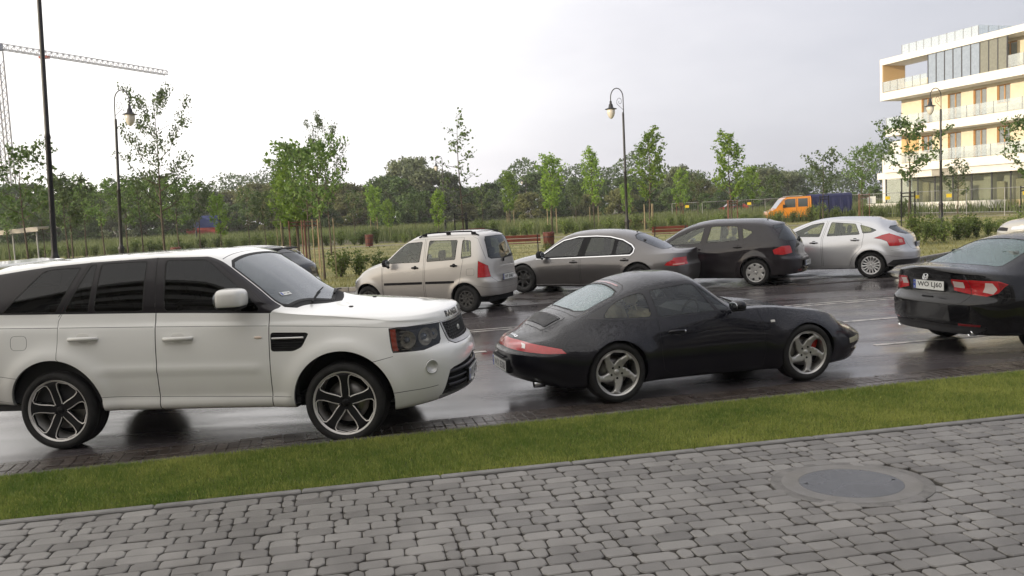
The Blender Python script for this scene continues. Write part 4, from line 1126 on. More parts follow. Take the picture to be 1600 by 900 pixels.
def roofrails(s, root, mk, mat=BLACK, x0=-.3, x1=1.4, y=.56, dz=.05):
    for sd in (1, -1):
        mb = MB(); P = []
        for q in np.linspace(x0, x1, 9):
            p, n = s.pt('top', q, y, sd, 0); P.append(Vector(p)+Vector((0, 0, dz*(1 if x0 < q < x1 else .1))))
        mb.tube(P, .016, 6)
        for q in (x0+.12, x1-.14, (x0+x1)/2): 
            p, n = s.pt('top', q, y, sd, 0); mb.box(Vector(p)+Vector((0, 0, dz/2)), (.10, .035, dz), bev=.008)
        mb.build('roof_rail', mat, root)
def rear_wiper(s, root, mk, y0=.05, z0=1.06, y1=-.40, z1=1.10):
    a_, n = s.pt('rear', abs(y0), z0, 1 if y0 >= 0 else -1, .03); b_, n = s.pt('rear', abs(y1), z1, 1 if y1 >= 0 else -1, .025)
    mb = MB(); mb.tube([a_+Vector((0, 0, -.06)), a_], .02, 6); mb.tube([a_, b_], .010, 6); mb.build('rear_wiper', BLACK, root)
def rear_plate(text, z, y=0, off=.02):
    def f(s, root, mk):
        p, n = s.pt('rear', abs(y), z, 1 if y >= 0 else -1, off); plate(root, text, frame_from(p, (-1, 0, .0)))
    return f
def aerial(x, ln=.3):
    def f(s, root, mk):
        p, n = s.pt('top', x, .02, 1, 0); mb = MB(); mb.lathe([(.022, 0), (.014, .015), (.001, .02)], 10, 0, 'z', p); mb.tube([p, Vector(p)+Vector((-ln*.7, 0, ln*.6))], [.004, .002], 5); mb.build('aerial', BLACK, root)
    return f
def cars():
    # ---- small silver people carrier
    SIL = paint('champagne_silver', (.50, .48, .45), .55, .38, dirt=.35, dirtcol=(.16, .13, .10))
    build_car(dict(name='compact_van', label='small tall silver car with roof rails and a black strip along its doors', left=True, yaw=R(-24), pos=(-3.11, 18.41), hw=.80, wb=2.36, rt=.285, rr=.178, ra=.335, tw=.16,
        paint=SIL, glass=GREENG, rglass=DARKG, h=.05,
        surf=dict(x0=-.62, x1=2.95, ar=.35, af=.62, nr=3.2, nf=2.6, NU=220, W=[(-.6, .80), (0, .81), (2.36, .81), (2.95, .78)], zb=[(-.62, .33), (-.3, .30), (.3, .23), (2.0, .24), (2.7, .27), (2.95, .30)],
            zm=[(0, .62)], belt=[(-.62, 1.10), (0, 1.09), (1, 1.03), (1.92, .985), (2.2, .93), (2.6, .80), (2.95, .66)], wb=[(0, .05), (2.2, .06), (2.95, .12)],
            cant=[(-.62, 1.55), (0, 1.575), (.8, 1.565), (1.25, 1.52), (1.5, 1.41), (1.95, 1.07), (2.1, .99), (2.3, .94), (2.6, .84), (2.95, .68)], wc=[(-.6, .60), (.5, .62), (1.3, .60), (1.9, .68), (2.2, .70), (2.95, .60)],
            top=[(-.62, 1.62), (-.35, 1.65), (.3, 1.675), (.9, 1.655), (1.2, 1.62), (1.42, 1.53), (2.02, 1.13), (2.15, 1.07), (2.4, 1.0), (2.65, .90), (2.82, .80), (2.95, .70)],
            gr=[(.25, .10), (.33, .02), (.45, 0), (.62, 0), (.70, .05), (1.05, .08), (1.3, .14), (1.5, .21), (1.58, .27), (1.64, .40)], gf=[(.3, -.06), (.45, 0), (.6, 0), (.75, -.08), (.9, -.2)], awr=.6, awf=.5, crown=3.0,
            flare=[(0, .29, .34, .02, .06), (2.36, .29, .34, .02, .06)]),
        doors=[('front_door', [(.97, .29), (.96, 1.53), (1.42, 1.50), (1.56, 1.42), (1.96, 1.08), (1.97, .30)]), ('rear_door', [(.94, .29), (.93, 1.53), (.04, 1.535), (.04, 1.07), (.12, .62), (.32, .40), (.34, .28)])],
        wins=[('f', [(1.07, 1.05), (1.02, 1.475), (1.40, 1.455), (1.52, 1.38), (1.88, 1.07), (1.90, 1.03)]), ('r', [(.22, 1.09), (.19, 1.49), (.86, 1.495), (.90, 1.055)]), ('q', [(-.15, 1.14), (-.11, 1.47), (.08, 1.49), (.09, 1.10)])],
        feats=[dict(label='rubbing_strip#a', pts=[(1.93, .575), (1.93, .625), (1.0, .645), (1.0, .595)]), dict(label='rubbing_strip#b', pts=[(.92, .597), (.92, .647), (.26, .66), (.24, .64), (.26, .61)]),
            dict(label='windshield', gapl='trim', gap=.02, pts=[('xv', 2.08, VG), ('xv', 2.03, VG-8), ('xv', 1.90, VF+2.5), ('xv', 1.50, VF+2.5), ('xv', 1.42, VF+7), ('xv', 1.40, VG)]),
            dict(label='rear_window', gapl='trim', gap=.02, mode='rear', pts=[(0, 1.55), (.46, 1.54), (.53, 1.47), (.61, 1.12), (.54, 1.08), (0, 1.07)]),
            dict(label='tail_light', gapl='gap', gap=.008, pts=[('side', -.30, 1.06), ('side', -.29, .715), ('rs', .62, .72), ('rs', .68, .95)]), 
            sm([('side', -.15, 1.55), ('rs', .86, 1.50), ('rs', .72, 1.08)], .008), sm([('rs', .62, .72), ('rs', .48, .60), ('rs', 0, .59)], .008), sm([('side', -.22, .56), ('rs', .75, .50), ('rs', .3, .47), ('rs', 0, .47)], .006),
            sm([('side', 1.99, .96), ('side', 1.98, .30)], .006), dict(label='fuel_flap', gapl='gap', gap=.005, rnd=.04, pts=[(-.04, .90), (-.22, .90), (-.22, .76), (-.04, .76)]),
            dict(label='headlight', gapl='gap', gap=.006, pts=[('fs', .85, .78), ('fs', .82, .60), ('fs', .40, .62), ('fs', .45, .74)])],
        handles=[('front_door', 1.17, .935), ('rear_door', .25, .965)], hl=.15, hmat=BLACK, mirror=(1.78, .93, 1.05), mmat=BLACK, mdim=(.07, .10, .085), int=(-.3, 2.0, 1.04, 1.55), rows=((.95, 2), (.15, 2)),
        rim=cap_rim(9, .45, .82, 9, pmat('steel_wheel_dark', (.06, .058, .055), .55, metal=.4), .8, 4),
        extra=[lambda s, r_, m: roofrails(s, r_, m, BLACK, -.25, 1.15, .55, .055), lambda s, r_, m: rear_wiper(s, r_, m, .1, 1.06, -.45, 1.12), rear_plate('WF 30461', .66, .05, .05), aerial(1.0, .25)]))
    # ---- grey executive saloon
    GRY = paint('grey_metallic', (.125, .118, .115), .7, .36, dirt=.25, dirtcol=(.06, .05, .045), drops=.3)
    def bmw_feats():
        loop = [(2.66, .815), (2.40, .99), (2.16, 1.15), (1.95, 1.265), (1.56, 1.345), (1.1, 1.35), (.75, 1.325), (.42, 1.24), (.20, 1.12), (.12, 1.03), (.13, .93), (.20, .87), (1.4, .84)]
        return loop
    lp = bmw_feats(); ins_ = inset(np.array(lp), .022 if area(lp) > 0 else .022)
    build_car(dict(name='saloon_car', label='large grey metallic saloon with a chrome line round its side windows', left=True, yaw=R(-28), pos=(.27, 21.1), hw=.93, wb=2.99, rt=.345, rr=.235, ra=.385, tw=.24,
        paint=GRY, glass=glass('saloon_glass', (.22, .25, .23), film=.05, filmcol=(.2, .22, .2), ior=1.6), rglass=glass('saloon_rear_glass', (.10, .13, .16), film=.12, filmcol=(.12, .16, .22), ior=1.7), h=.055,
        surf=dict(x0=-1.14, x1=3.85, ar=.75, af=.8, nr=2.7, nf=2.5, NU=260, W=[(-1.2, .90), (0, .94), (2.99, .94), (3.85, .9)], zb=[(-1.2, .26), (-.6, .2), (.5, .14), (2.6, .14), (3.6, .18), (3.85, .22)],
            zm=[(0, .55)], belt=[(-1.22, .88), (-.8, .90), (-.2, .87), (.4, .855), (1.4, .84), (2.4, .80), (2.9, .765), (3.4, .70), (3.85, .62)], wb=[(-1.2, .13), (0, .08), (2.4, .07), (3.85, .14)],
            cant=[(-1.22, .905), (-.8, .93), (-.45, .97), (0, 1.13), (.35, 1.29), (.75, 1.375), (1.3, 1.39), (1.75, 1.37), (2.0, 1.29), (2.4, 1.03), (2.68, .85), (2.9, .81), (3.4, .74), (3.85, .66)], wc=[(-1.2, .70), (-.4, .64), (.3, .60), (1, .60), (1.8, .62), (2.4, .70), (2.7, .76), (3.4, .74), (3.85, .7)],
            top=[(-1.22, .985), (-1.0, .985), (-.78, .985), (-.66, 1.0), (.1, 1.31), (.35, 1.40), (.8, 1.47), (1.3, 1.485), (1.7, 1.455), (1.95, 1.39), (2.62, .99), (2.8, .94), (3.2, .86), (3.6, .76), (3.85, .68)],
            gr=[(.2, .08), (.3, .02), (.45, 0), (.62, 0), (.66, .03), (.75, .05), (.92, .035), (.97, .02), (1.0, .02)], gf=[(.2, -.05), (.4, 0), (.6, -.02), (.75, -.15)], awr=.5, crown=3.0, flare=[(0, .35, .38, .02, .07), (2.99, .35, .38, .02, .07)]),
        doors=[('front_door', [(1.45, .22), (1.47, .75), (1.40, 1.36), (1.95, 1.285), (2.4, 1.01), (2.72, .80), (2.77, .70), (2.72, .22)]), ('rear_door', [(1.42, .22), (1.44, .75), (1.37, 1.36), (.75, 1.345), (.42, 1.26), (.15, 1.12), (.10, .95), (.25, .75), (.42, .60), (.50, .22)])],
        pre=[dict(label='chrome_trim', pts=lp), dict(label='pillar', pts=[tuple(q) for q in ins_])],
        wins=[('f', [(1.53, .885), (1.42, 1.305), (1.60, 1.30), (1.93, 1.235), (2.33, .99), (2.50, .87)]), ('r', [(.66, .90), (.62, 1.255), (.78, 1.285), (1.10, 1.31), (1.24, 1.305), (1.36, .885)]), ('q', [(.22, .93), (.17, 1.03), (.28, 1.12), (.42, 1.19), (.54, 1.225), (.58, .905)])], wingap=.006, wintrim='pillar',
        feats=[dict(label='windshield', gapl='trim', gap=.02, pts=[('xv', 2.62, VG), ('xv', 2.58, VG-8), ('xv', 2.45, VF+2.5), ('xv', 2.03, VF+2.5), ('xv', 1.96, VF+7), ('xv', 1.94, VG)]),
            dict(label='rear_window', gapl='trim', gap=.02, pts=[('xv', -.62, VG), ('xv', -.60, VF+7), ('xv', -.50, VF+2.8), ('xv', .15, VF+2.8), ('xv', .22, VF+7), ('xv', .24, VG)]),
            sm([('xv', -.70, VG), ('xv', -.69, VF+5), ('xv', -.80, VF+1.0), ('xv', -1.12, VF+1)], .008), dict(label='tail_light', gapl='gap', gap=.006, pts=[('side', -.62, .63), ('side', -.68, .70), ('side', -.80, .765), ('rs', .95, .80), ('rs', .52, .81), ('rs', .50, .64), ('rs', .9, .61)]), dict(label='tail_light:w', pts=[('rs', .95, .63), ('rs', .62, .645), ('rs', .62, .675), ('rs', .95, .66)]),
            sm([('side', -.40, .60), ('rs', 1.0, .60), ('rs', 0, .61)], .006), dict(label='headlight', gapl='gap', gap=.006, pts=[('fs', 1.1, .66), ('fs', 1.0, .55), ('fs', .35, .55), ('fs', .35, .64)]),
            dict(label='grille', pts=[('fs', .28, .66), ('fs', .28, .50), ('fs', 0.03, .48), ('fs', .03, .68)]), dict(label='chrome_trim#sill', pts=[(2.7, .205), (2.7, .22), (.5, .22), (.5, .205)])],
        handles=[('front_door', 1.62, .74), ('rear_door', .33, .77)], hl=.2, mirror=(2.42, 1.04, .93), mmat=BLACK, mdim=(.10, .12, .10), int=(-.2, 2.5, .84, 2.0), rows=((1.15, 2), (.20, 2)), ub=.2, seath=.55,
        rim=cap_rim(7, .4, .88, 18, pmat('alloy_painted_shade', (.05, .05, .05), .45, metal=.6), .8), extra=[aerial(.3, .1)]))  # rims coloured dark to stand in for the shade round the wheel
    # ---- black hatchback
    BL2 = paint('black_metallic', (.012, .009, .012), .0, .3, dirt=.3, dirtcol=(.06, .05, .045), drops=.3)
    build_car(dict(name='hatchback', label='tall dark hatchback with silver seven-hole wheel covers, behind the grey saloon', left=True, yaw=R(-31), pos=(3.50, 21.35), hw=.87, wb=2.58, rt=.32, rr=.225, ra=.365, tw=.2,
        paint=BL2, glass=GREENG, rglass=DARKG, h=.055,
        surf=dict(x0=-.98, x1=3.44, ar=.62, af=.75, nr=2.9, nf=2.6, NU=240, W=[(-.98, .85), (0, .88), (2.58, .88), (3.44, .84)], zb=[(-.98, .27), (-.4, .22), (.4, .17), (2.2, .17), (3.44, .2)], zm=[(0, .62)],
            belt=[(-.98, 1.06), (0, 1.05), (1, 1.0), (2.3, .96), (2.7, .90), (3.1, .80), (3.44, .68)], wb=[(0, .06), (3.44, .14)],
            cant=[(-.98, 1.36), (-.3, 1.43), (.5, 1.48), (1.1, 1.48), (1.5, 1.43), (1.9, 1.30), (2.3, 1.06), (2.5, .98), (3.0, .87), (3.44, .72)], wc=[(-.98, .60), (0, .63), (1.2, .62), (2.0, .68), (2.4, .74), (3.44, .66)],
            top=[(-.98, 1.46), (-.5, 1.52), (.3, 1.575), (1.0, 1.585), (1.4, 1.55), (1.75, 1.46), (2.45, 1.10), (2.6, 1.04), (3.0, .94), (3.3, .82), (3.44, .74)],
            gr=[(.2, .12), (.3, .04), (.42, 0), (.62, 0), (.68, .07), (.92, .12), (1.02, .16), (1.2, .30), (1.36, .44), (1.44, .50), (1.5, .58), (1.55, .7)], gf=[(.2, -.08), (.4, 0), (.6, 0), (.8, -.15)], awr=1.1, awf=.6, crown=2.8, flare=[(0, .33, .37, .025, .07), (2.58, .33, .37, .02, .07)]),
        doors=[('front_door', [(1.25, .26), (1.28, .9), (1.16, 1.46), (1.55, 1.40), (2.05, 1.17), (2.32, .98), (2.33, .28)]), ('rear_door', [(1.22, .26), (1.25, .9), (1.13, 1.46), (.5, 1.455), (.33, 1.41), (.24, 1.05), (.28, .8), (.46, .56), (.50, .26)])],
        wins=[('f', [(1.33, 1.02), (1.24, 1.42), (1.50, 1.37), (1.95, 1.18), (2.24, 1.0)]), ('r', [(.38, 1.08), (.44, 1.40), (.6, 1.425), (1.09, 1.43), (1.19, 1.03)]), ('q', [(.29, 1.09), (.34, 1.37), (.10, 1.29), (.08, 1.24)])],
        feats=[dict(label='windshield', gapl='trim', gap=.02, pts=[('xv', 2.48, VG), ('xv', 2.44, VG-8), ('xv', 2.28, VF+2.3), ('xv', 1.66, VF+2.5), ('xv', 1.56, VF+7), ('xv', 1.54, VG)]),
            dict(label='rear_window', gapl='trim', gap=.016, pts=[('rear', 0, 1.42), ('rear', .50, 1.41), ('rear', .60, 1.32), ('side', -.52, 1.34), ('side', -.50, 1.10), ('rear', .66, 1.06), ('rear', .5, 1.03), ('rear', 0, 1.02)]),
            dict(label='tail_light', gapl='gap', gap=.006, pts=[('side', -.40, .84), ('side', -.60, .93), ('rs', .66, .93), ('rs', .62, .76), ('side', -.62, .72), ('side', -.44, .74)]),
            sm([('rs', .70, 1.0), ('rs', .60, .76), ('rs', .50, .66), ('rs', 0, .65)], .008), sm([('side', -.38, .58), ('rs', .8, .60), ('rs', 0, .60)], .006), dict(label='headlight', gapl='gap', gap=.006, pts=[('fs', 1.1, .76), ('fs', 1.0, .62), ('fs', .45, .60), ('fs', .5, .70)]),
            dict(label='reflector', pts=[('rs', .55, .36), ('rs', .35, .36), ('rs', .35, .33), ('rs', .55, .33)])],
        handles=[('front_door', 1.42, .88), ('rear_door', .42, .92)], mirror=(2.12, .99, 1.02), mdim=(.08, .11, .07), int=(-.4, 2.4, .98, 1.9), rows=((1.05, 2), (.15, 3)), seath=.68, seatm=pmat('seat_grey', (.12, .13, .12), .85),
        rim=cap_rim(7, .62, .88, 9, None, .6), extra=[rear_plate('WI 4572', .50, .0, .03), aerial(-.1, .16), lambda s, r_, m: rear_wiper(s, r_, m, 0, 1.04, -.35, 1.10)]))
    # ---- silver hatchback
    SI2 = paint('bright_silver', (.56, .565, .58), .6, .34, dirt=.2, dirtcol=(.2, .18, .16))
    build_car(dict(name='hatchback', label='bright silver hatchback with high red arrow-shaped tail lamps and many-spoked wheels', left=True, yaw=R(-33), pos=(6.42, 22.0), hw=.90, wb=2.65, rt=.32, rr=.222, ra=.365, tw=.2,
        paint=SI2, glass=GREENG, rglass=DARKG, h=.055,
        surf=dict(x0=-.95, x1=3.46, ar=.62, af=.85, nr=2.8, nf=2.5, NU=240, W=[(-.9, .88), (0, .915), (2.65, .91), (3.46, .86)], zb=[(-.9, .32), (-.4, .28), (.4, .22), (2.2, .2), (3.46, .2)], zm=[(0, .62)],
            belt=[(-.9, 1.10), (-.2, 1.10), (.3, 1.05), (1.1, .985), (2.0, .96), (2.6, .90), (3.1, .80), (3.46, .68)], wb=[(-.5, .12), (.5, .08), (3.46, .14)],
            cant=[(-.9, 1.24), (-.3, 1.30), (.3, 1.385), (.9, 1.43), (1.3, 1.41), (1.7, 1.30), (2.1, 1.10), (2.35, .99), (2.9, .88), (3.46, .70)], wc=[(-.9, .58), (0, .61), (1, .62), (1.9, .68), (2.3, .74), (3.46, .66)],
            top=[(-.9, 1.35), (-.5, 1.41), (.2, 1.475), (.8, 1.49), (1.2, 1.465), (1.5, 1.40), (2.3, 1.08), (2.5, 1.02), (2.9, .93), (3.25, .82), (3.46, .73)],
            gr=[(.25, .14), (.35, .05), (.5, 0), (.62, 0), (.72, .06), (.95, .11), (1.04, .17), (1.14, .34), (1.24, .47), (1.30, .50), (1.38, .55), (1.44, .66)], gf=[(.2, -.08), (.4, 0), (.6, 0), (.8, -.15)], awr=1.0, awf=.6, crown=2.7, flare=[(0, .33, .37, .035, .08), (2.65, .33, .37, .025, .08)]),
        doors=[('front_door', [(1.13, .30), (1.15, .97), (1.03, 1.41), (1.45, 1.36), (1.95, 1.13), (2.2, .97), (2.2, .30)]), ('rear_door', [(1.10, .30), (1.12, .97), (1.0, 1.41), (.35, 1.355), (.24, 1.32), (.16, 1.05), (.20, .76), (.42, .50), (.48, .30)])],
        wins=[('f', [(1.20, 1.02), (1.10, 1.375), (1.40, 1.33), (1.80, 1.16), (2.0, 1.04)]), ('r', [(.25, 1.06), (.37, 1.32), (.94, 1.375), (1.03, 1.03)]), ('q', [(.19, 1.08), (.27, 1.295), (.05, 1.23), (-.13, 1.155), (-.02, 1.10)])],
        feats=[dict(label='windshield', gapl='trim', gap=.02, pts=[('xv', 2.30, VG), ('xv', 2.26, VG-8), ('xv', 2.08, VF+2.3), ('xv', 1.50, VF+2.5), ('xv', 1.40, VF+7), ('xv', 1.38, VG)]),
            dict(label='rear_window', gapl='trim', gap=.016, pts=[('rear', 0, 1.25), ('rear', .46, 1.24), ('rear', .60, 1.19), ('rear', .64, 1.08), ('rear', .5, 1.04), ('rear', 0, 1.03)]),
            dict(label='tail_light', gapl='gap', gap=.006, pts=[('side', -.06, .965), ('side', -.25, 1.04), ('side', -.40, 1.075), ('side', -.52, 1.03), ('rs', .74, .95), ('rs', .70, .80), ('side', -.60, .77), ('side', -.42, .77), ('side', -.36, .88), ('side', -.22, .94)]),
            dict(label='tail_light:w', pts=[('rs', .90, .93), ('rs', .80, .93), ('rs', .78, .85), ('rs', .88, .85)]),
            sm([('rs', .80, 1.03), ('rs', .62, .80), ('rs', .5, .68), ('rs', 0, .66)], .008), sm([('side', -.45, .66), ('rs', .85, .70)], .006), sm([('side', -.33, .56), ('rs', .9, .50), ('rs', 0, .50)], .006),
            dict(label='bumper_insert', pts=[('side', -.36, .335), ('side', -.5, .44), ('rs', .9, .45), ('rs', 0, .44), ('rs', 0, .31), ('rs', .8, .30)]), dict(label='headlight', gapl='gap', gap=.006, pts=[('fs', 1.25, .82), ('fs', 1.05, .66), ('fs', .5, .62), ('fs', .55, .70)])],
        handles=[('front_door', 1.33, .88), ('rear_door', .36, .93)], mirror=(1.98, 1.02, 1.03), mdim=(.08, .11, .07), int=(-.35, 2.1, .98, 1.65), rows=((.95, 2), (.1, 3)), ub=.28, seath=.58, seatm=MATS['seat_grey'],
        rim=cap_rim(15, .38, .88, 6.2, pmat('cap_bright', (.6, .6, .6), .35, metal=.5), .5), extra=[rear_plate('WB 2741', .76, -.15, .02), aerial(.1, .1)]))
    # ---- dark estate mostly hidden by the white SUV
    DKB = paint('dark_grey_paint', (.03, .032, .036), .4, .3, dirt=.2, drops=.3)
    build_car(dict(name='estate_car', label='dark grey estate car with silver roof rail, mostly hidden behind the white SUV', left=True, yaw=R(-24), pos=(-8.32, 20.1), hw=.88, wb=2.70, rt=.32, rr=.22, ra=.365, tw=.2,
        paint=DKB, glass=GREENG, rglass=DARKG, h=.08,
        surf=dict(x0=-.98, x1=3.55, ar=.6, af=.8, nr=2.8, nf=2.5, NU=220, W=[(-.98, .86), (0, .88), (3.55, .84)], zb=[(-.98, .27), (.4, .2), (3.55, .2)], zm=[(0, .6)],
            belt=[(-.98, 1.02), (.5, .98), (2.3, .93), (3.0, .83), (3.55, .66)], wb=[(0, .07), (3.55, .14)],
            cant=[(-.98, 1.30), (-.3, 1.35), (.6, 1.40), (1.2, 1.39), (1.8, 1.22), (2.3, .98), (2.5, .95), (3.0, .86), (3.55, .68)], wc=[(-.98, .60), (1.2, .62), (2.3, .73), (3.55, .66)],
            top=[(-.98, 1.42), (-.3, 1.48), (.6, 1.52), (1.2, 1.50), (1.6, 1.42), (2.4, 1.03), (2.6, .99), (3.1, .90), (3.55, .72)],
            gr=[(.2, .1), (.4, 0), (.62, 0), (.7, .06), (1.0, .10), (1.2, .36), (1.38, .60), (1.46, .70)], gf=[(.2, -.08), (.5, 0), (.8, -.15)], awr=1.2, awf=.6, crown=2.8),
        doors=[('front_door', [(1.2, .28), (1.15, 1.37), (1.6, 1.29), (2.25, .97), (2.3, .28)]), ('rear_door', [(1.17, .28), (1.12, 1.37), (.25, 1.35), (.2, 1.0), (.45, .55), (.48, .28)])],
        wins=[('f', [(1.27, .98), (1.20, 1.33), (1.5, 1.28), (2.15, .97)]), ('r', [(.30, 1.02), (.35, 1.31), (1.07, 1.34), (1.15, .99)]), ('q', [(.20, 1.04), (.25, 1.30), (-.30, 1.25), (-.38, 1.10)])],
        feats=[dict(label='windshield', gapl='trim', gap=.02, pts=[('xv', 2.42, VG), ('xv', 2.25, VF+2.3), ('xv', 1.58, VF+2.5), ('xv', 1.48, VG)]),
            dict(label='rear_window', gapl='trim', gap=.016, pts=[('rear', 0, 1.34), ('rear', .52, 1.33), ('rear', .64, 1.06), ('rear', 0, 1.03)]),
            dict(label='tail_light', gapl='gap', gap=.006, pts=[('side', -.55, .93), ('rs', .62, .95), ('rs', .60, .78), ('side', -.50, .78)]), dict(label='headlight', gapl='gap', gap=.006, pts=[('fs', 1.1, .76), ('fs', 1.0, .62), ('fs', .45, .60), ('fs', .5, .70)])],
        handles=[('front_door', 1.35, .87), ('rear_door', .4, .9)], mirror=(2.1, 1.0, 1.0), mdim=(.08, .11, .07), int=(-.4, 2.3, .95, 1.8), rows=((1.05, 2), (.15, 3)), seath=.55,
        rim=cap_rim(7, .4, .88, 16, ALU, .7), extra=[lambda s, r_, m: roofrails(s, r_, m, pmat('rail_silver', (.55, .55, .55), .3, metal=.8), -.45, 1.3, .57, .045), rear_plate('WE 5903', .72, 0, .03),
            lambda s, r_, m: MB().box((-.26, 0, 1.425), (.16, 1.10, .03), bev=.012, ry=-.15).build('roof_spoiler', BLACK, r_)]))
    # ---- pale saloon on the far right, only its bonnet in the picture
    PAL = paint('pale_beige_paint', (.40, .385, .34), .5, .36, dirt=.2)
    build_car(dict(name='saloon_car', label='pale beige silver car cut off by the right edge, only its bonnet and lamp showing', left=True, yaw=R(-8), pos=(16.75, 27.0), hw=.88, wb=2.68, rt=.32, rr=.22, ra=.365, tw=.2,
        paint=PAL, glass=GREENG, h=.08,
        surf=dict(x0=-1.05, x1=3.55, ar=.6, af=.75, nr=2.8, nf=2.6, NU=220, W=[(-1.05, .86), (0, .88), (3.55, .84)], zb=[(0, .2)], zm=[(0, .6)],
            belt=[(-1.05, .96), (.5, .95), (2.3, .92), (3.0, .84), (3.55, .70)], wb=[(0, .07), (3.55, .14)],
            cant=[(-1.05, .98), (-.5, 1.03), (.1, 1.25), (.6, 1.38), (1.2, 1.39), (1.8, 1.22), (2.3, .98), (2.5, .95), (3.0, .88), (3.55, .74)], wc=[(-1, .68), (.3, .60), (1.2, .62), (2.3, .73), (3.55, .66)],
            top=[(-1.05, 1.03), (-.6, 1.05), (.2, 1.40), (.8, 1.46), (1.3, 1.45), (1.6, 1.39), (2.4, 1.05), (2.6, 1.02), (3.1, .95), (3.4, .87), (3.55, .79)],
            gr=[(.2, .1), (.4, 0), (.8, 0), (1.0, .03)], gf=[(.2, -.08), (.5, 0), (.8, -.10)], awf=.6, crown=2.8),
        doors=[('front_door', [(1.2, .28), (1.15, 1.37), (1.6, 1.29), (2.25, .97), (2.3, .28)]), ('rear_door', [(1.17, .28), (1.12, 1.37), (.35, 1.32), (.2, 1.0), (.45, .55), (.48, .28)])],
        wins=[('f', [(1.27, .98), (1.20, 1.33), (1.5, 1.28), (2.15, .97)]), ('r', [(.30, 1.0), (.45, 1.27), (1.07, 1.34), (1.15, .99)])],
        feats=[dict(label='windshield', gapl='trim', gap=.02, pts=[('xv', 2.42, VG), ('xv', 2.25, VF+2.3), ('xv', 1.58, VF+2.5), ('xv', 1.48, VG)]), dict(label='rear_window', gapl='trim', gap=.02, pts=[('xv', -.50, VG), ('xv', -.40, VF+3), ('xv', .05, VF+3), ('xv', .12, VG)]),
            dict(label='tail_light', gapl='gap', gap=.006, pts=[('side', -.75, .90), ('rs', .52, .92), ('rs', .50, .78), ('side', -.70, .78)]), dict(label='headlight', gapl='gap', gap=.006, pts=[('fs', 1.22, .83), ('fs', 1.05, .68), ('fs', .50, .66), ('fs', .55, .76)]), dict(label='grille', pts=[('fs', .4, .72), ('fs', .38, .62), ('fs', 0, .62), ('fs', 0, .74)])],
        handles=[('front_door', 1.35, .85), ('rear_door', .4, .88)], mirror=(2.1, 1.0, 1.0), mdim=(.08, .11, .07), int=(-.2, 2.3, .93, 1.8), rows=((1.05, 2), (.15, 3)), seath=.5, rim=cap_rim(7, .4, .88, 16, ALU, .7)))
    # ---- black saloon on the right, seen from behind
    BL3 = paint('deep_black_paint', (.006, .006, .007), .0, .25, dirt=.10, dirtcol=(.03, .027, .025), drops=.5, coat=.85)
    HG = glass('saloon_back_glass', (.45, .55, .52), film=.30, filmcol=(.30, .44, .42), ior=1.5, drops=.3)
    def badge(s, root, mk):
        p, n = s.pt('rear', 0, .955, 1, .022)
        mb = MB()
        for sx in (-1, 1): mb.tube([(sx*.030, 0, .032), (sx*.022, 0, .006), (sx*.014, 0, -.030)], [.006, .006, .006], 5)
        mb.tube([(-.020, 0, .002), (.020, 0, .002)], .005, 5); ring = [(.042*math.copysign(abs(math.cos(t))**.7, math.cos(t)), 0, .037*math.copysign(abs(math.sin(t))**.7, math.sin(t))) for t in np.linspace(0, 2*PI, 25)]
        mb.tube(ring, .0045, 5, caps=False)
        o = mb.build('badge', CHROME, root); o.matrix_local = frame_from(p, (-1, 0, .25))
        p, n = s.pt('rear', .60, .955, 1, .004); mb = MB(); V, F = text_mesh('Accord', .055); mb.add([(x, -.002, y) for x, y, z in V], F); o = mb.build('boot_lettering', CHROME, root); o.matrix_local = frame_from(p, n)
        p, n = s.pt('rear', 0, .70, 1, .004)
        mb = MB(); mb.box((0, 0, 0), (.18, .03, .02), bev=.005); mb.build('boot_handle', BLACK, root, loc=Vector(p)+Vector((-.0, 0, -.005)), rot=(0, 0, PI/2))
    def exh(s, root, mk):
        for sd in (1, -1):
            mb = MB(); mb.lathe([(.035, .1), (.035, 0), (.03, 0), (.03, .1)], 14, 0, 'x'); mb.build('exhaust_tip', CHROME, root, loc=(-.93, sd*.60, .285))
